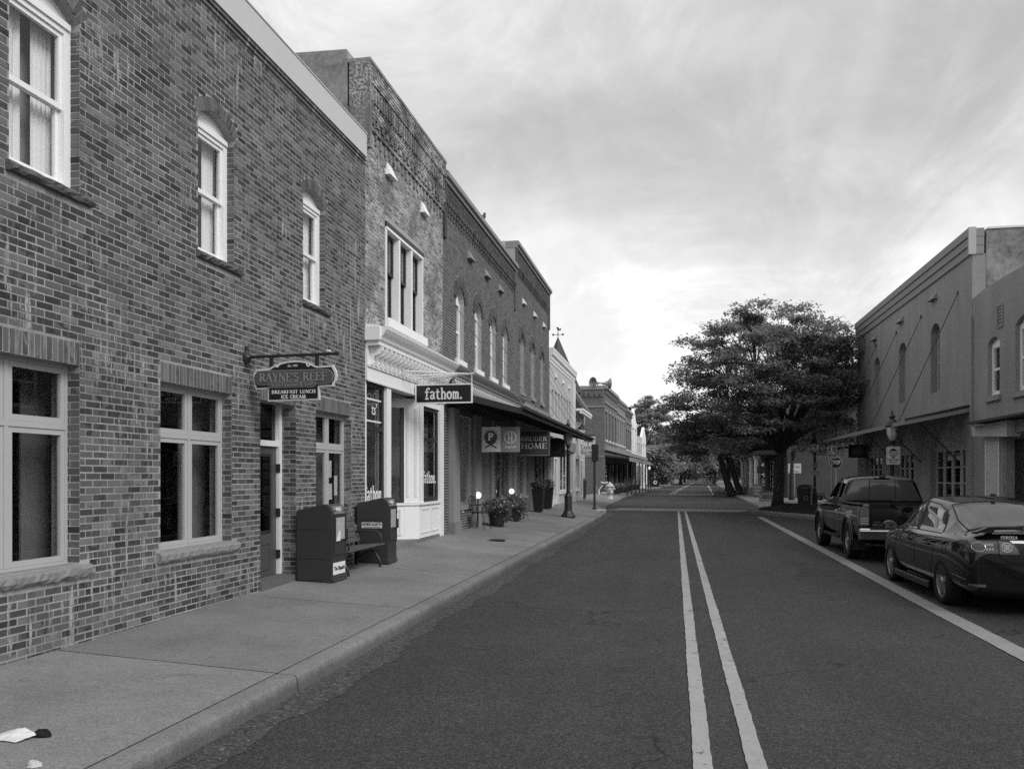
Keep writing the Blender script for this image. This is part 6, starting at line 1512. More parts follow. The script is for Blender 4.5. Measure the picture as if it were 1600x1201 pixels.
# ---- litter on the near pavement
LT = MB(); r_ = random.Random(3); nx, ny = 9, 6; x0, y0 = -4.06, 4.26
for j in range(ny):
    for i in range(nx):
        u, v = i/(nx-1), j/(ny-1); zz = swz(-3.9,4.3)+.006+.045*max(0, math.sin(u*2.6+.3))*(.4+.6*v)*(.7+.6*r_.random())*(0.15 if j == 0 else 1)
        LT.v.append((x0+u*.22+r_.uniform(-.008,.008)+.03*v, y0+v*.13+r_.uniform(-.008,.008)-.02*u, zz))
for j in range(ny-1):
    for i in range(nx-1): a = j*nx+i; LT.f.append((a, a+1, a+nx+1, a+nx))
tag(LT.build('paper_scrap', mat('litter_paper', .62, .8, .2, var=.1, vscale=30)), 'crumpled white paper scrap on the pavement at the lower left corner', 'litter')
def crumple(name, label, c, sx, sy, h, mt, seed):
    b = MB(); r_ = random.Random(seed); n = 9
    for j in range(4):
        for i in range(n):
            a = 2*math.pi*i/n; k = (1, .85, .55, .15)[j]*(.7+.6*r_.random()); b.v.append((c[0]+sx*k*math.cos(a), c[1]+sy*k*math.sin(a), c[2]+h*(0,.55,.9,1)[j]*(.6+.6*r_.random())+.002))
    for j in range(3):
        for i in range(n): a = j*n+i; d_ = j*n+(i+1) % n; b.f.append((a, d_, d_+n, a+n))
    b.f.append(tuple(range(3*n, 4*n))); tag(b.build(name, mt), label, 'litter')
crumple('leaf_scrap', 'dark crumpled leaf litter next to the white paper scrap', (-3.80,4.40,swz(-3.8,4.4)), .075, .045, .04, M['mulch'], 8)
crumple('paper_scrap', 'small pale scrap at the bottom edge of the pavement', (-3.47,3.96,swz(-3.47,3.96)), .05, .03, .03, mat('scrap_pale', .5, .8, .2), 9)
# ---- bird on the parapet
BD = MB(); bx, by_, bz = XW+.05, 22.95, 9.0
BD.lathe([(.004,-.16),(.02,-.13),(.05,-.06),(.065,0),(.055,.06),(.035,.10),(.004,.12)], (0,0,0), 10, 'y'); BD.xf(Matrix.Translation((bx,by_,bz+.13)) @ Matrix.Rotation(R(38), 4, 'X'))
s0 = len(BD.v); BD.lathe([(.004,-.04),(.035,-.02),(.042,0),(.03,.03),(.012,.05),(.002,.09)], (bx,by_+.12,bz+.25), 8, 'y')
s0 = len(BD.v); BD.hexa([(bx-.02,by_-.26,bz+.0),(bx+.02,by_-.26,bz+.0),(bx+.025,by_-.10,bz+.06),(bx-.025,by_-.10,bz+.06),(bx-.02,by_-.26,bz+.012),(bx+.02,by_-.26,bz+.012),(bx+.025,by_-.10,bz+.08),(bx-.025,by_-.10,bz+.08)])
for sx in (-.02,.02): BD.tube([(bx+sx,by_+.0,bz+.0),(bx+sx,by_+.01,bz+.09)], .006, 4)
tag(BD.build('bird', M['black']), 'small dark bird perched on the striped brick parapet', 'bird')

# ================================================================ VEHICLES
from mathutils.bvhtree import BVHTree
def carpaint(name, base):
    m, t, p = newmat(name); pos = t.pos()
    p.inputs['Base Color'].default_value = (base,)*3+(1,); p.inputs['Metallic'].default_value = 0.0; p.inputs['Roughness'].default_value = .5; p.inputs['Specular IOR Level'].default_value = .05
    p.inputs['Coat Weight'].default_value = 1.0; p.inputs['Coat Roughness'].default_value = .05
    d = t.noise(pos, 7.0, 5, .65); t.L.new(t.m('ADD', .012, t.m('MULTIPLY', t.step(d, .5, .8), .05)), p.inputs['Coat Roughness']); return m
M['paint_a'] = carpaint('paint_black', .006); M['paint_b'] = carpaint('paint_charcoal', .006)
M['tyre'] = mat('tyre_rubber', .02, .85, .2, var=.2, vscale=20); M['alloy'] = mat('alloy', .42, .32, .5, metal=.85, var=.12, vscale=15); M['plastic'] = mat('black_plastic', .018, .55, .35)
M['well'] = mat('wheel_well', .008, .95, .05); M['lens'] = mat('lamp_lens', .05, .08, .6, coat=.6); M['lens_clear'] = mat('lamp_clear', .34, .12, .6, var=.5, vscale=50)
M['ruby'] = mat('lamp_ruby', .13, .10, .6, var=.3, vscale=40)
def loft_half(stations):
    n = len(stations[0][1]); b = MB(); idx = []
    for y, hp in stations:
        rrow = []; lrow = []
        for j, (x, z) in enumerate(hp):
            b.v.append((x, y, z)); rrow.append(len(b.v)-1)
            if 0 < j < n-1: b.v.append((-x, y, z)); lrow.append(len(b.v)-1)
            else: lrow.append(rrow[-1])
        idx.append((rrow, lrow))
    return b, idx, n
def make_loft(name, stations, midx, cutters=(), level=2):
    b, idx, n = loft_half(stations); mi = []
    for i in range(len(stations)-1):
        (r0, l0), (r1, l1) = idx[i], idx[i+1]
        for j in range(n-1):
            b.f.append((r0[j], r0[j+1], r1[j+1], r1[j])[::-1]); mi.append(midx(i, j))
            b.f.append((l0[j], l0[j+1], l1[j+1], l1[j])); mi.append(midx(i, j))
    for e, flip in ((0, False), (len(stations)-1, True)):
        r, l = idx[e]
        for j in range(n-1):
            f = [r[j], r[j+1], l[j+1], l[j]]; f = list(dict.fromkeys(f))
            b.f.append(tuple(f if not flip else f[::-1])); mi.append(midx(-1 if e == 0 else -2, j))
    me = bpy.data.meshes.new(name); me.from_pydata(b.v, [], b.f); me.update()
    bm = bmesh.new(); bm.from_mesh(me); bmesh.ops.recalc_face_normals(bm, faces=bm.faces); bm.to_mesh(me); bm.free()
    for k in range(4): me.materials.append(M['plastic'])
    for p, m_ in zip(me.polygons, mi): p.material_index = m_
    o = bpy.data.objects.new(name, me); COL.objects.link(o)
    s = o.modifiers.new('s', 'SUBSURF'); s.levels = level; s.render_levels = level
    tmp = []
    for (cy_, cz_, r_, x0, x1) in cutters:
        c = MB(); c.lathe([(r_, x0), (r_, x1)], (0, cy_, cz_), 40, 'x'); co = c.build('cut', M['well']); tmp.append(co)
        md = o.modifiers.new('b', 'BOOLEAN'); md.operation = 'DIFFERENCE'; md.solver = 'EXACT'; md.object = co
        for k in range(3): co.data.materials.append(M['well'])
    dg = bpy.context.evaluated_depsgraph_get(); dg.update(); ev = bpy.data.meshes.new_from_object(o.evaluated_get(dg))
    bpy.data.objects.remove(o)
    for co in tmp: bpy.data.objects.remove(co)
    return ev
def split_mesh(ev, parent, parts):
    """parts: {material_index: [(name, material, selector)]} -> one object per entry"""
    out = {}; vs_ = [v.co.copy() for v in ev.vertices]
    for k, lst in parts.items():
        polys = [p for p in ev.polygons if p.material_index == k]
        for name, mt, sel in lst:
            b = MB(); remap = {}
            for p in polys:
                c = p.center
                if not sel(c): continue
                f = []
                for vi in p.vertices:
                    if vi not in remap: remap[vi] = len(b.v); b.v.append(tuple(vs_[vi]))
                    f.append(remap[vi])
                b.f.append(tuple(f))
            if b.f: o = b.build(name, mt, parent, world=False); autosmooth(o, 32); out[name] = out.get(name, [])+[o]
    return out
class Proj:
    def __init__(s, ev): s.t = BVHTree.FromPolygons([v.co for v in ev.vertices], [tuple(p.vertices) for p in ev.polygons])
    def hit(s, o, d, off):
        loc, n, i, dist = s.t.ray_cast(Vector(o), Vector(d))
        if loc is None: return None
        if n.dot(Vector(d)) > 0: n = -n
        return loc+n*off
    def patch(s, name, parent, mt, corners, d, off=.006, nu=8, nv=5, depth=.01):
        """four corners (any points off the body), thrown along d onto the body"""
        c = [Vector(p) for p in corners]; b = MB(); ok = True
        for j in range(nv+1):
            for i in range(nu+1):
                u, v = i/nu, j/nv; p = c[0].lerp(c[1], u).lerp(c[3].lerp(c[2], u), v); h = s.hit(p, d, off)
                if h is None: h = p+Vector(d)*.5 if not b.v else Vector(b.v[-1])
                b.v.append(tuple(h))
        for j in range(nv):
            for i in range(nu): a = j*(nu+1)+i; b.f.append((a, a+1, a+nu+2, a+nu+1))
        o = b.build(name, mt, parent, world=False); o.data.shade_smooth(); return o
    def line(s, name, parent, mt, pts, d, r=.004, off=.0, sub=6):
        P = []
        for a, c in zip(pts, pts[1:]):
            for k in range(sub): P.append(Vector(a).lerp(Vector(c), k/sub))
        P.append(Vector(pts[-1])); H = [h for h in (s.hit(p, d, off) for p in P) if h is not None]
        if len(H) < 2: return None
        b = MB(); b.tube(H, r, 5); return b.build(name, mt, parent, world=False)
def wheel(parent, loc, rad, width, rim_r, side, spokes=5, double=True):
    """side -1: outer face looks to -x"""
    b = MB(); w = width/2; rr = rad
    b.lathe([(rim_r,-w*.9),(rim_r+.02,-w),(rr-.03,-w),(rr-.006,-w*.82),(rr,-w*.6),(rr,w*.6),(rr-.006,w*.82),(rr-.03,w),(rim_r+.02,w),(rim_r,w*.9)], (0,0,0), 40, 'x', False); t = b.build('wheel', M['tyre'], parent, world=False); autosmooth(t, 40)
    t.location = loc
    xo_ = side*(w*.86)
    q = MB(); q.lathe([(rim_r,-w*.88*1),(rim_r,w*.88)] , (0,0,0), 36, 'x'); 
    q = MB(); n = 36
    for k in range(n):
        a0, a1 = 2*math.pi*k/n, 2*math.pi*(k+1)/n
        P = lambda r, a, x: (x, r*math.cos(a), r*math.sin(a))
        for (r0, x0, r1, x1) in ((rim_r+.006,xo_,rim_r-.018,xo_),(rim_r-.018,xo_,rim_r-.03,xo_-side*.09)): q.q(P(r0,a0,x0),P(r0,a1,x0),P(r1,a1,x1),P(r1,a0,x1))
    rim = q.build('rim', M['alloy'], t, world=False)
    q = MB(); q.lathe([(rim_r-.012,-side*.0),(rim_r-.012,side*.01)], (xo_-side*.10,0,0), 30, 'x'); q.build('brake_disc', M['well'], t, world=False)
    for k in range(spokes):
        a = 2*math.pi*k/spokes+.3
        offs = (-.13, .13) if double else (0,)
        q = MB()
        for da in offs:
            p0 = Vector((0, .045*math.cos(a+da*2.2), .045*math.sin(a+da*2.2))); p1 = Vector((0, (rim_r-.012)*math.cos(a+da), (rim_r-.012)*math.sin(a+da)))
            dr = (p1-p0).normalized(); nn = Vector((0, -dr.z, dr.y)); wa, wb = (.022, .02) if double else (.04, .055)
            xs, xe = xo_-side*.004, xo_-side*.012; c_ = [p0-nn*wa, p1-nn*wb, p1+nn*wb, p0+nn*wa]
            q.hexa([(xs-side*.035,v.y,v.z) for v in c_]+[(xs if i in (0,3) else xe,v.y,v.z) for i, v in enumerate(c_)])
        q.build('spoke', M['alloy'], rim, world=False)
    q = MB(); q.lathe([(.055,0),(.05,side*.012),(.001,side*.016)], (xo_-side*.006,0,0), 14, 'x'); q.build('hub_cap', M['alloy'], rim, world=False)
    return t
# ---- saloon --------------------------------------------------------------
def build_saloon():
    T_ = thing('parked_saloon', 'black saloon parked at the right kerb with a boot spoiler, nearest the camera', 'car')
    w = .875
    def sec(y, zb, zs, zbelt, ztop, kw=1.0, cab=0.0, wt=.60, zmid=.55):
        """half section; cab 0 = bonnet or boot, 1 = full cabin"""
        W_ = w*kw; lo = [(0,zb),(W_*.80,zb),(W_*.95,zb+.07),(W_*.995,zmid-.10),(W_*1.0,zmid+.08),(W_*.985,zs),(W_*.945,zbelt)]
        if cab: up = [(W_*.905,zbelt+.025),(W_*(wt+.10),ztop-.085),(W_*wt,ztop-.03),(W_*.30,ztop-.004),(0,ztop)]
        else: up = [(W_*.86,zbelt+.02),(W_*.72,ztop-.012),(W_*.55,ztop-.004),(W_*.28,ztop+.002),(0,ztop+.004)]
        return (y, lo+up)
    st = [sec(-2.26,.30,.70,.78,.83,.82), sec(-2.22,.23,.76,.86,.93,.90), sec(-2.13,.21,.82,.94,1.02,.955), sec(-1.98,.22,.84,.95,1.045,.985), sec(-1.70,.22,.85,.95,1.05,1.0),
          sec(-1.52,.21,.85,.945,1.075,1.0,1,.62), sec(-1.20,.20,.845,.94,1.225,1.0,1,.635), sec(-.86,.20,.84,.93,1.375,1.0,1,.645), sec(-.72,.20,.84,.93,1.405,1.0,1,.65), sec(-.02,.20,.835,.92,1.455,1.0,1,.655), sec(.08,.20,.835,.915,1.457,1.0,1,.655),
          sec(.46,.20,.83,.905,1.435,1.0,1,.645), sec(.84,.20,.82,.895,1.24,.995,1,.64), sec(1.16,.20,.81,.89,1.035,.99,1,.66), sec(1.28,.20,.80,.885,.985,.985), sec(1.65,.21,.77,.83,.92,.97), sec(2.0,.24,.70,.75,.83,.92), sec(2.18,.28,.62,.67,.73,.80), sec(2.26,.36,.55,.60,.63,.62)]
    def mi(i, j):
        if i < 0: return 0
        if j == 7 and i in (7,8): return 1                # rear door light
        if j == 7 and i in (10,11,12): return 1           # front door light
        if j == 7 and i == 6: return 1
        if j in (8,9,10) and i in (5,6): return 2           # rear screen
        if j in (8,9,10) and i in (11,12): return 3         # windscreen
        return 0
    R_ = .318; cut = []
    for yw in (-1.27, 1.33):
        for s in (-1, 1): cut.append((yw, R_+.01, .358, s*.52, s*1.2))
    ev = make_loft('saloon', st, mi, cut)
    o = split_mesh(ev, T_, {0: [('body', M['paint_a'], lambda c: True)], 1: [('side_window', M['glass_car'], lambda c: c.x < 0 and c.y < 0), ('side_window', M['glass_car'], lambda c: c.x < 0 and c.y >= 0), ('side_window', M['glass_car'], lambda c: c.x > 0 and c.y < 0), ('side_window', M['glass_car'], lambda c: c.x > 0 and c.y >= 0)], 2: [('rear_screen', M['glass_car'], lambda c: True)], 3: [('windscreen', M['glass_car'], lambda c: True)]})
    body = o['body'][0]; P = Proj(ev); L = (1,0,0); F = (0,1,0)
    # cabin interior: dark seats behind the glass
    q = MB(); q.box(-.70,.70,-1.5,1.0,.45,.60); 
    q.build('cabin_floor', M['well'], body, world=False)
    for x in (-.36, .36): MB().box(x-.24,x+.24,.02,.16,.55,1.12).build('seat_back', M['plastic'], body, world=False); MB().box(x-.12,x+.12,.0,.10,1.14,1.32).build('headrest', M['plastic'], body, world=False)
    MB().box(-.62,.62,-.95,-.80,.55,1.08).build('rear_seat', M['plastic'], body, world=False)
    # seams
    for pts in ([(-2,-.05,.30),(-2,-.06,.60),(-2,-.03,.92)], [(-2,-.98,.92),(-2,-.92,.62),(-2,-.80,.42),(-2,-.74,.30),(-2,-.05,.29),(-2,.98,.29),(-2,1.02,.55),(-2,.96,.88)]): P.line('door_seam', body, M['well'], pts, L, .0035)
    P.line('fuel_flap', body, M['well'], [(-2,-1.45,.82),(-2,-1.31,.82),(-2,-1.31,.70),(-2,-1.45,.70),(-2,-1.45,.82)], L, .003)
    P.line('window_trim', body, M['plastic'], [(-2,-1.10,.955),(-2,0,.945),(-2,1.05,.915)], L, .008)
    P.patch('pillar', body, M['plastic'], [(-2,-.06,.95),(-2,.06,.95),(-2,.075,1.38),(-2,-.05,1.38)], L, .004, 2, 8)
    D = (0,0,-1)
    P.line('screen_seal', body, M['plastic'], [(-.60,-1.56,3),(0,-1.585,3),(.60,-1.56,3)], D, .012, .0)
    P.line('screen_seal', body, M['plastic'], [(-.575,-.80,3),(0,-.775,3),(.575,-.80,3)], D, .010, .0)
    for s in (-1, 1): P.line('screen_seal', body, M['plastic'], [(s*.60,-1.56,3),(s*.625,-1.2,3),(s*.575,-.80,3)], D, .012, .0)
    for s, dd in ((-2, L), (2, (-1,0,0))): P.line('window_seal', body, M['plastic'], [(s,-1.12,.97),(s,-1.0,1.14),(s,-.84,1.265),(s,-.5,1.335),(s,0,1.365),(s,.42,1.335),(s,.80,1.155),(s,1.08,.955)], dd, .011, .0)
    # side skirt with bright line
    q = MB(); q.box(-.905,-.84,-.86,.93,.165,.26); q.build('side_skirt', M['paint_a'], body, world=False); q = MB(); q.box(-.912,-.906,-.80,.90,.238,.250); q.build('skirt_line', M['chrome'], body, world=False)
    q = MB(); q.box(.84,.905,-.86,.93,.165,.26); q.build('side_skirt', M['paint_a'], body, world=False)
    # handles
    for y in (-.62, .30):
        q = MB(); q.tube([(-.868,y-.11,.775),(-.905,y-.085,.783),(-.908,y+.06,.787),(-.868,y+.09,.782)], .013, 6); q.build('door_handle', M['paint_a'], body, True, world=False)
    # mirrors
    for s in (-1, 1):
        q = MB(); q.lathe([(.001,-.07),(.07,-.055),(.09,0),(.08,.05),(.001,.09)], (0,0,0), 12, 'y'); q.xf(Matrix.Translation((s*.99,.86,.955)) @ Matrix.Diagonal((1.25,1,.85,1))); m_ = q.build('mirror', M['paint_a'], body, True, world=False)
        q = MB(); q.box(s*.99-.085,s*.99+.085,.795,.800,.905,1.005); q.build('mirror_glass', M['lens'], m_, world=False)
        q = MB(); q.tube([(s*.84,.88,.915),(s*.92,.87,.93)], .022, 6); q.build('mirror_arm', M['plastic'], m_, world=False)
    # tail lamps: body part and boot part, chrome rings
    for s in (-1, 1):
        if s < 0:
            lm = P.patch('tail_lamp', body, M['lens'], [(-.855,-3,.79),(-.50,-3,.78),(-.50,-3,.925),(-.80,-3,.94)], F, .010, 12, 5)
            P.patch('tail_lamp', body, M['lens'], [(-2,-2.19,.79),(-2,-1.92,.85),(-2,-1.90,.92),(-2,-2.17,.935)], L, .009, 8, 4)
            P.patch('tail_lamp', body, M['ruby'], [(-.49,-3,.775),(-.26,-3,.775),(-.33,-3,.92),(-.49,-3,.928)], F, .010, 8, 5)
        else:
            lm = P.patch('tail_lamp', body, M['lens'], [(.50,-3,.78),(.855,-3,.79),(.80,-3,.94),(.50,-3,.925)], F, .010, 12, 5)
            P.patch('tail_lamp', body, M['ruby'], [(.26,-3,.775),(.49,-3,.775),(.49,-3,.928),(.33,-3,.92)], F, .010, 8, 5)
        for cx_, rx_ in ((s*.71,.068),(s*.405,.058)):
            pts = [(cx_+rx_*math.cos(R(a)), -3, .856+.052*math.sin(R(a))) for a in range(0, 361, 20)]
            P.line('lamp_ring', lm, M['chrome'], pts, F, .0035, .012, 1)
        for k in range(3):
            for m in range(2): P.patch('lamp_cell', lm, M['lens_clear'], [(s*.60-.03+.032*k-.012,-3,.82+.05*m),(s*.60-.03+.032*k+.012,-3,.82+.05*m),(s*.60-.03+.032*k+.012,-3,.85+.05*m),(s*.60-.03+.032*k-.012,-3,.85+.05*m)], F, .0125, 1, 1)
        c0 = s*.405
        P.patch('lamp_cell', lm, M['lens_clear'], [(c0-.035,-3,.825),(c0+.035,-3,.825),(c0+.035,-3,.89),(c0-.035,-3,.89)], F, .0125, 3, 3)
    # boot: seam, chrome blade, number plate, badge
    P.line('boot_seam', body, M['well'], [(-.50,-3,1.01),(-.495,-3,.93),(-.495,-3,.77),(-.44,-3,.70),(-.34,-3,.665),(.34,-3,.665),(.44,-3,.70),(.495,-3,.77),(.495,-3,.93),(.50,-3,1.01)], F, .004)
    P.patch('chrome_blade', body, M['chrome'], [(-.33,-3,.905),(.33,-3,.905),(.33,-3,.935),(-.36,-3,.935)], F, .012, 10, 1)
    P.patch('plate_recess', body, M['plastic'], [(-.27,-3,.73),(.27,-3,.73),(.25,-3,.895),(-.25,-3,.895)], F, .005, 8, 3)
    P.patch('number_plate', body, M['label'], [(-.155,-3,.745),(.155,-3,.745),(.155,-3,.885),(-.155,-3,.885)], F, .012, 6, 2)
    h = P.hit((-.36,-3,.968), F, .010)
    text_part('badge', 'COROLLA', .052, M['chrome'], body, M_perp(h.x, h.y-.006, h.z), width=.19, extrude=.004, shear=.25, offset=.002)
    # spoiler
    q = MB(); sv = [(-.72,-2.10,1.035),(-.60,-2.14,1.09),(0,-2.17,1.105),(.60,-2.14,1.09),(.72,-2.10,1.035)]
    for (x, y, z) in sv: q.v += [(x,y-.06,z+.012),(x,y+.12,z-.005),(x,y+.12,z-.025),(x,y-.06,z-.02)]
    for i in range(4):
        for k in range(4): a = i*4+k; c = i*4+(k+1) % 4; q.f.append((a, c, c+4, a+4))
    q.f += [(0,1,2,3),(19,18,17,16)]; sp = q.build('spoiler', M['paint_a'], body, world=False); autosmooth(sp, 40)
    MB().box(-.22,.22,-2.243,-2.235,1.088,1.108).build('brake_light', M['ruby'], sp, world=False)
    for x in (-.55, .55): MB().box(x-.05,x+.05,-2.12,-2.02,1.03,1.085).build('spoiler_foot', M['paint_a'], sp, world=False)
    # bumper: crease, reflectors, lower valance
    P.line('bumper_seam', body, M['well'], [(-.86,-3,.70),(-.62,-3,.655),(-.3,-3,.645),(.3,-3,.645),(.62,-3,.655),(.86,-3,.70)], F, .0035)
    for s in (-1, 1): P.patch('reflector', body, M['ruby'], [(s*.74-.10,-3,.36),(s*.74+.10,-3,.36),(s*.74+.10,-3,.395),(s*.74-.10,-3,.395)], F, .006, 5, 1)
    P.line('valance_line', body, M['trim_mid'], [(-2,-2.10,.44),(-2,-1.85,.46),(-2,-1.70,.47)], L, .004)
    q = MB(); q.prism([(-.75,1.455),(-.60,1.462),(-.66,1.50),(-.74,1.49)], -.02, .02, 'x'); q.build('antenna', M['plastic'], body, world=False)
    # rear screen shelf line and head lamps
    for s in (-1, 1): P.patch('head_lamp', body, M['lens_clear'], [(s*.82,4,.60),(s*.50,4,.60),(s*.48,4,.70),(s*.80,4,.74)], (0,-1,0), .006, 6, 4)
    P.patch('grille', body, M['plastic'], [(-.40,4,.36),(.40,4,.36),(.42,4,.58),(-.42,4,.58)], (0,-1,0), .006, 6, 3)
    for yw in (-1.27, 1.33):
        for s in (-1, 1): wheel(T_, (s*.775, yw, R_), R_, .205, .222, s)
        MB().box(-.66,.66,yw-.34,yw+.34,.30,.66).build('wheel_well', M['well'], body, world=False) if False else None
    MB().box(-.62,.62,-2.0,2.0,.19,.26).build('underbody', M['well'], body, world=False)
    for yw in (-1.27, 1.33): MB().lathe([(.05,-.66),(.05,.66)], (0,yw,R_), 8, 'x').build('axle', M['well'], body, world=False)
    return T_
car = build_saloon(); car.location = (4.42, 13.50, 0); car.rotation_euler = (0, 0, R(.6))
# ---- pickup ---------------------------------------------------------------
def build_pickup():
    T_ = thing('parked_pickup', 'dark pickup truck with chrome rear bumper parked in front of the saloon', 'pickup truck')
    w = .905; RW = .387
    def sec(y, zb, zr, kw=1.0, flat=1.0):
        W_ = w*kw; return (y, [(0,zb),(W_*.86,zb),(W_*.97,zb+.06),(W_*1.0,zb+.22),(W_*1.0,.86),(W_*.985,zr-.12),(W_*.965,zr-.03),(W_*.93,zr),(W_*.60,zr+.004*flat),(W_*.3,zr+.02*flat),(0,zr+.025*flat)])
    st = [sec(-2.52,.48,1.14,.965,0), sec(-2.50,.45,1.16,.985,0), sec(-2.40,.44,1.165,1.0,0), sec(-1.5,.44,1.165,1.0,0), sec(-.70,.44,1.165,1.0,0), sec(-.62,.42,1.165,1.0,0), sec(.4,.42,1.16,1.0), sec(1.3,.42,1.15,1.0), sec(1.9,.44,1.12,1.0,2), sec(2.4,.46,1.06,.985,2), sec(2.66,.50,.98,.93,2), sec(2.76,.58,.86,.84,2)]
    def mi(i, j): return 1 if (j >= 8 and 1 <= i <= 4) else 0
    cut = [(yw, RW+.03, .46, s*.50, s*1.3) for yw in (-1.50, 1.90) for s in (-1, 1)]
    ev = make_loft('pickup', st, mi, cut)
    o = split_mesh(ev, T_, {0: [('body', M['paint_b'], lambda c: True)], 1: [('bed', M['well'], lambda c: True)]})
    body = o['body'][0]; P = Proj(ev); L = (1,0,0); F = (0,1,0)
    # cab
    def cs(y, zt, wt, wb=.862, zb=1.13): return (y, [(0,zb),(wb*.9,zb),(wb,zb+.02),(wb-.012,zb+.07),(wt+.06,zt-.10),(wt,zt-.035),(wt*.5,zt-.006),(0,zt)])
    cst = [cs(-.60,1.66,.60), cs(-.575,1.70,.64), cs(-.52,1.735,.655), cs(-.10,1.765,.665), cs(-.02,1.768,.665), cs(.45,1.755,.66), cs(.62,1.72,.65), cs(1.0,1.47,.69), cs(1.34,1.19,.76)]
    def mc(i, j):
        if j == 3 and i in (2,): return 1
        if j == 3 and i in (4,5,6,7): return 1
        if i == 7 and j >= 4 or i == 6 and j >= 4: return 2
        return 0
    ec = make_loft('cab', cst, mc)
    oc = split_mesh(ec, T_, {0: [('cab', M['paint_b'], lambda c: True)], 1: [('side_window', M['glass_car'], lambda c: c.x < 0 and c.y < -.05), ('side_window', M['glass_car'], lambda c: c.x < 0 and c.y >= -.05), ('side_window', M['glass_car'], lambda c: c.x > 0)], 2: [('windscreen', M['glass_car'], lambda c: True)]})
    cab = oc['cab'][0]; PC = Proj(ec)
    rs = PC.patch('rear_screen', cab, M['lens'], [(-.80,-3,1.20),(.80,-3,1.20),(.60,-3,1.655),(-.60,-3,1.655)], F, .006, 12, 6)
    for x in (-.27, .27): PC.line('slider_frame', rs, M['plastic'], [(x,-3,1.20),(x*.98,-3,1.655)], F, .010, .006)
    PC.line('slider_frame', rs, M['plastic'], [(-.27,-3,1.62),(.27,-3,1.62)], F, .008, .006)
    MB().box(-.16,.16,-.615,-.560,1.700,1.735).build('high_brake_light', M['plastic'], cab, world=False)
    for x in (-.115, .115): MB().box(x-.045,x+.045,-.620,-.6155,1.704,1.731).build('cargo_lens', M['lens_clear'], cab, world=False)
    # bed rails and tailgate
    for s in (-1, 1): MB().box(s*.80,s*.905,-2.50,-.64,1.163,1.185).build('bed_rail', M['plastic'], body, world=False)
    q = MB(); q.box(-.68,.68,-2.545,-2.50,.66,1.165); q.box(-.70,.70,-2.555,-2.47,1.15,1.195); tg = q.build('tailgate', M['paint_b'], body, world=False)
    bm = bmesh.new(); bm.from_mesh(tg.data); bmesh.ops.bevel(bm, geom=list(bm.edges), offset=.010, segments=2, affect='EDGES'); bm.to_mesh(tg.data); bm.free(); autosmooth(tg, 35)
    q = MB(); q.prism([(.02,.84),(.66,.84),(.66,1.13),(-.04,1.13)], -2.549, -2.5455, 'y'); q.build('gate_panel', M['paint_b'], tg, world=False)
    MB().box(.10,.46,-2.556,-2.5495,.98,1.03).build('gate_handle', M['plastic'], tg, world=False)
    q = MB(); q.lathe([(.055,0),(.055,-.008),(.040,-.010),(.040,-.004)], (.22,-2.551,1.07), 20, 'y'); q.box(.14,.30,-2.562,-2.552,1.062,1.078); q.build('emblem', M['chrome'], tg, world=False)
    text_part('badge', 'FRONTIER', .075, M['chrome'], tg, M_perp(-.44,-2.549,.765), width=.40, extrude=.004, offset=.002)
    text_part('badge', 'NISSAN', .03, M['chrome'], tg, M_perp(-.56,-2.549,.825), width=.13, extrude=.003)
    # tail lamps
    for s in (-1, 1):
        q = MB(); q.box(s*.70,s*.895,-2.555,-2.44,.74,1.12); tl = q.build('tail_lamp', M['ruby'], body, world=False)
        bm = bmesh.new(); bm.from_mesh(tl.data); bmesh.ops.bevel(bm, geom=list(bm.edges), offset=.022, segments=2, affect='EDGES'); bm.to_mesh(tl.data); bm.free(); autosmooth(tl, 40)
        for z in (.78,.83,.88): MB().box(s*.72,s*.875,-2.560,-2.5555,z,z+.03).build('lamp_cell', M['lens_clear'], tl, world=False)
    # bumper
    q = MB(); q.prism([(-2.60,.48),(-2.50,.46),(-2.50,.69),(-2.64,.70),(-2.66,.66),(-2.62,.58)][::-1], -.90, .90, 'x'); bp_ = q.build('rear_bumper', M['chrome'], body, world=False)
    bm = bmesh.new(); bm.from_mesh(bp_.data); bmesh.ops.bevel(bm, geom=list(bm.edges), offset=.015, segments=2, affect='EDGES'); bm.to_mesh(bp_.data); bm.free(); autosmooth(bp_, 40)
    MB().box(-.70,.70,-2.672,-2.55,.702,.722).build('bumper_step', M['plastic'], bp_, world=False); MB().box(-.16,.16,-2.655,-2.640,.53,.66).build('number_plate', M['label'], bp_, world=False)
    MB().tube([(-.1,-2.4,.40),(-.1,-2.62,.40)], .03, 8).build('tow_bar', M['well'], bp_, world=False)
    # flares, seams, handles, mirrors
    for yw in (-1.50, 1.90):
        for s in (-1, 1):
            q = MB(); pts = [(s*.905, yw+.485*math.cos(R(a)), RW+.03+.485*math.sin(R(a))) for a in range(-12, 193, 12)]; q.tube(pts, .045, 6); q.build('wheel_flare', M['paint_b'], body, True, world=False)
            wheel(T_, (s*.80, yw, RW), RW, .255, .215, s, 6, False)
    for pts in ([(-2,-.66,.48),(-2,-.66,1.15)], [(-2,-.02,.50),(-2,-.02,1.12)], [(-2,1.22,.50),(-2,1.25,1.10)], [(-2,-.64,.50),(-2,1.2,.50)]): P.line('door_seam', body, M['well'], pts, L, .005)
    for y in (.14,):
        q = MB(); q.tube([(-.89,y-.09,1.0),(-.93,y-.06,1.01),(-.93,y+.06,1.01),(-.89,y+.09,1.0)], .014, 6); q.build('door_handle', M['paint_b'], body, world=False)
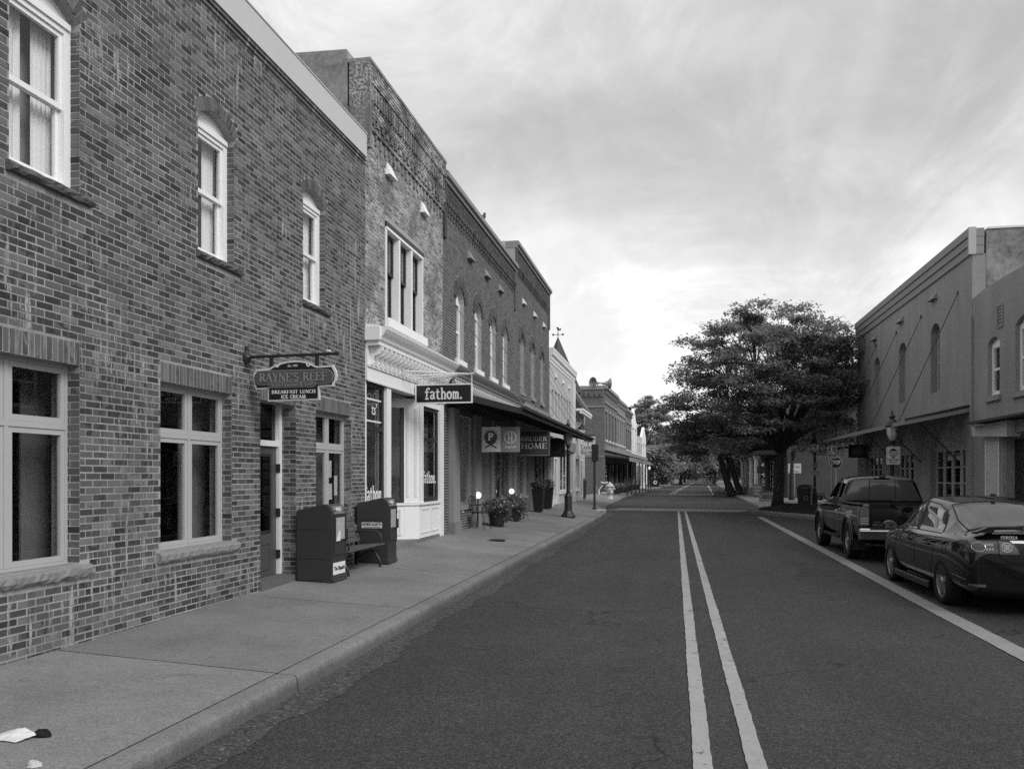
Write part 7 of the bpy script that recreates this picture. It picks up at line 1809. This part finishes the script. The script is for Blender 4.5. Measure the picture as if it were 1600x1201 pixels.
    for s in (-1, 1):
        q = MB(); q.lathe([(.001,-.08),(.08,-.06),(.10,0),(.09,.05),(.001,.09)], (0,0,0), 12, 'y'); q.xf(Matrix.Translation((s*1.03,.98,1.26)) @ Matrix.Diagonal((1.0,1,1.15,1))); m_ = q.build('mirror', M['plastic'], cab, True, world=False)
        MB().tube([(s*.86,1.0,1.18),(s*.97,.99,1.22)], .025, 6).build('mirror_arm', M['plastic'], m_, world=False); MB().box(s*1.03-.065,s*1.03+.065,.912,.918,1.19,1.33).build('mirror_glass', M['lens'], m_, world=False)
    q = MB(); q.box(-.93,-.80,-.50,1.30,.36,.41); q.build('side_step', M['plastic'], body, world=False)
    for y in (-1.0,): 
        for s in (-1, 1): MB().box(s*.70,s*.90,y-.02,y,.20,.46).build('mud_flap', M['plastic'], body, world=False)
    for s in (-1, 1): MB().box(s*.66,s*.90,-2.03,-2.01,.22,.46).build('mud_flap', M['plastic'], body, world=False)
    MB().box(-.6,.6,-2.3,2.4,.36,.46).build('chassis', M['well'], body, world=False)
    for yw in (-1.50, 1.90): MB().lathe([(.07,-.68),(.07,.68)], (0,yw,RW), 8, 'x').build('axle', M['well'], body, world=False)
    for s in (-1, 1): P.patch('head_lamp', body, M['lens_clear'], [(s*.80,4,.82),(s*.52,4,.82),(s*.52,4,.98),(s*.80,4,.96)], (0,-1,0), .006, 5, 3)
    MB().box(-.6,.6,.3,.45,1.15,1.45).build('seat_back', M['plastic'], cab, world=False)
    return T_
truck = build_pickup(); truck.location = (4.50, 20.15, 0); truck.rotation_euler = (0, 0, R(.3))

# ================================================================ TREES
def leaves(b, c, rx, ry, rz_, n, size, rg):
    """small leaf blades in flat sprays"""
    for _ in range(n):
        a = rg.uniform(0, 6.283); r = math.sqrt(rg.random()); z = rg.gauss(0, .5)
        p = Vector((c[0]+rx*r*math.cos(a), c[1]+ry*r*math.sin(a), c[2]+rz_*z-.10*rz_*r*r)); s = size*rg.uniform(.6,1.35)
        a = rg.uniform(0, 6.283); e = rg.uniform(-.9,.55)
        d = Vector((math.cos(a)*math.cos(e), math.sin(a)*math.cos(e), math.sin(e))); w = d.cross(Vector((rg.uniform(-.35,.35),rg.uniform(-.35,.35),1))).normalized()*s*.30
        m_ = p+d*s*.45+Vector((0,0,s*.05)); t = p+d*s; n0 = len(b.v)
        b.v += [tuple(p), tuple(m_+w), tuple(t), tuple(m_-w)]; b.f.append((n0, n0+1, n0+2, n0+3))
def limb(b, p0, p1, r0, r1, rg, n=5, sag=.12):
    P = []; d = p1-p0
    side = Vector((rg.uniform(-1,1), rg.uniform(-1,1), rg.uniform(-.2,.8)))*d.length*sag
    for i in range(n+1):
        t = i/n; P.append(p0+d*t+side*math.sin(math.pi*t)+Vector((0,0,d.length*.10*math.sin(math.pi*t))))
    b.tube(P, [r0+(r1-r0)*i/n for i in range(n+1)], 7)
    return P
def tree(name, label, base, crown_c, crown_r, trunks, nclu, nleaf, size, mleaf, seed, group=None, fork=.45, clu=(.95,.24), low=-.55, extra=(), twig=True, bias=None):
    rg = random.Random(seed); T_ = thing(name, label, 'tree', base, 0, group); bs = Vector(base)
    tb = MB(); forks = []
    for (dx, dy, r, hz, lx, ly) in trunks:
        p0 = bs+Vector((dx,dy,-.1)); p1 = bs+Vector((dx+lx,dy+ly,hz)); P = []
        for i in range(7): t = i/6; P.append(p0.lerp(p1, t)+Vector((math.sin(t*5+seed)*.04, math.cos(t*4)*.04, 0)))
        tb.tube(P, [r*1.35, r*1.12]+[r*(1-.10*i) for i in range(5)], 12); forks.append((p1, r*.55))
    tk = tb.build('trunk', M['bark'], T_, True)
    C_ = Vector(crown_c); clus = []
    tries = 0
    while len(clus) < nclu and tries < 5000:
        tries += 1
        v = Vector((rg.gauss(0,1), rg.gauss(0,1), rg.gauss(0,1))).normalized()
        k = rg.uniform(.35,1.0)**.6
        if v.z < low: continue
        p = Vector((C_.x+v.x*k*crown_r[0], C_.y+v.y*k*crown_r[1], C_.z+v.z*k*crown_r[2]))
        if bias and not bias(p): continue
        clus.append(p)
    clus += [Vector(e) for e in extra]
    lb = MB(); cb = MB(); tw = MB()
    hubs = []
    for i in range(max(5, nclu//9)):
        f = forks[i % len(forks)]; t = clus[(i*7) % len(clus)]; h = f[0].lerp(t, rg.uniform(.45,.65)); limb(lb, f[0], h, f[1], f[1]*.35, rg); hubs.append((h, f[1]*.32))
    for c in clus:
        h = min(hubs, key=lambda q: (q[0]-c).length); limb(tw, h[0], c, h[1]*.7, .012, rg, 4, .10)
        rr = clu[0]*rg.uniform(.65,1.3); m = int(nleaf*rg.uniform(.6,1.25)); leaves(cb, c, rr, rr, clu[1]*rg.uniform(.7,1.5), m, size, rg)
        for _ in range(3):
            o_ = Vector((rg.uniform(-1,1), rg.uniform(-1,1), rg.uniform(-.35,.45)))*rr*.95; leaves(cb, c+o_, rr*.5, rr*.5, clu[1]*.7, m//6, size, rg)
    lb.build('limbs', M['bark'], T_, True); tw.build('twigs', M['bark'], T_, kind='stuff')
    cb.build('crown', mleaf, T_); return T_, tk
def main_bias(p):
    # the crown leans over the street on the left and rises towards the hall on the right
    return p.z > 2.5 and p.z < 8.6+.32*p.x
tr, tk = tree('street_tree', 'broad leafy street tree in the planted bump-out on the right corner', (4.83,41.1,.35), (4.35,41.4,5.75), (4.95,4.6,4.85), [(0,0,.235,2.5,.12,.1)], 300, 190, .165, M['leaf'], 11, None, low=-.62, clu=(.72,.15), bias=main_bias)
fl = MB(); r_ = random.Random(2)
for _ in range(26):
    a = r_.uniform(2.6,6.4); z = r_.uniform(.5,2.6); fl.lathe([(.004,-.015),(.014,0),(.004,.015)], (4.83+.27*math.cos(a)+.03*z, 41.1+.27*math.sin(a), z), 5)
fl.build('fairy_lights', M['label'], tr, kind='stuff')
tree('street_tree', 'dark street tree with two leaning trunks beyond the side street', (4.75,73,.15), (4.6,74,4.9), (4.6,4.5,3.0), [(0,0,.30,3.4,-1.0,.3),(.75,.3,.26,3.2,-.9,.2)], 60, 380, .26, M['leaf'], 21, 'trees along the right side')
tree('street_tree', 'leafy tree rising behind the far corner of the dark plastered hall', (10.5,47.5,.15), (9.6,48.5,4.9), (3.6,3.5,4.2), [(0,0,.2,2.6,-.3,0)], 75, 380, .20, M['leaf2'], 31, 'trees along the right side')
tree('street_tree', 'shady tree between the porch shop and the road', (5.6,92,.15), (5.2,92,5.4), (5.5,5,3.2), [(0,0,.25,3,0,0)], 50, 360, .3, M['leaf'], 41, 'trees along the right side')
tree('street_tree', 'dense tree hanging over the right pavement past the porch shop', (7.5,57,.15), (7.6,58,5.2), (2.6,3,2.6), [(0,0,.16,2.6,.1,0)], 40, 330, .22, M['leaf'], 45, 'trees along the right side')
tree('street_tree', 'tall pale loose tree rising behind the far left row', (-5.5,140,.1), (-4.9,140,9.6), (5.2,5,5.4), [(0,0,.35,5,.2,0)], 110, 120, .40, M['leaf3'], 51, 'trees at the end of the street')
for i, (x, y, rx, rz_, cz, mt, lab) in enumerate(((1.0,165,6.5,4.2,6.2,'leaf3','pale bushy tree over the far left lamps'),(8.0,178,7,4.6,6.4,'leaf2','rounded tree closing the end of the street'),(15,150,7.5,4.8,6.6,'leaf','dark tree filling the far right end of the street'),(-9,185,7,5,7,'leaf2','broad tree behind the white porch house'),(2.5,232,9,5.5,7.5,'leaf2','farthest wide tree on the left at the street end'),(14,235,10,6,8,'leaf','farthest wide tree on the right at the street end'),(24,190,9,5.5,7.5,'leaf2','outermost tree at the far right'),(12,118,5.5,3.8,5.6,'leaf','dark tree behind the far right house'),(-2.8,128,2.6,2.2,4.2,'leaf3','small pale tree beside the white porch house'))):
    tree('street_tree', lab, (x,y,.0), (x,y,rz_+.7+(cz-rz_)*.35), (rx,rx*.8,rz_+.4), [(0,0,.3,rz_*.8,.2,0)], 75, 230, .55, M[mt], 61+i, 'trees at the end of the street', clu=(1.7,.7), low=-1)
# low planting around the main tree and the second tree
for i, (c, l, n) in enumerate((((4.6,73.2,.3),'dark ground cover at the foot of the two leaning trunks',500),((6.6,38.5,.3),'low dark ground cover beside the litter bin',300))):
    b = MB(); leaf_cloud(b, c, 1.8 if i == 0 else .8, 1.6, .25, n, .18, random.Random(i+4)); tag(b.build('ground_cover', M['leaf']), l, 'plants', kind='stuff')
# weed tufts along the foot of the near wall and kerb
def tuft(label, loc, n, h, seed):
    r_ = random.Random(seed); b = MB()
    for _ in range(n):
        a = r_.uniform(0,6.28); L_ = h*r_.uniform(.5,1.1); e = r_.uniform(.3,1.3); p = Vector((loc[0]+r_.uniform(-.06,.06), loc[1]+r_.uniform(-.14,.14), loc[2])); d = Vector((math.cos(a)*math.cos(e), math.sin(a)*math.cos(e), math.sin(e))); w = d.cross(Vector((0,0,1))).normalized()*.008; n0 = len(b.v)
        b.v += [tuple(p-w), tuple(p+w), tuple(p+d*L_)]; b.f.append((n0,n0+1,n0+2))
    tag(b.build('weed_tuft', M['leaf2']), label, 'plants', kind='stuff')
tuft('dry weeds under the bench', (-5.15,12.6,.23), 60, .12, 3)
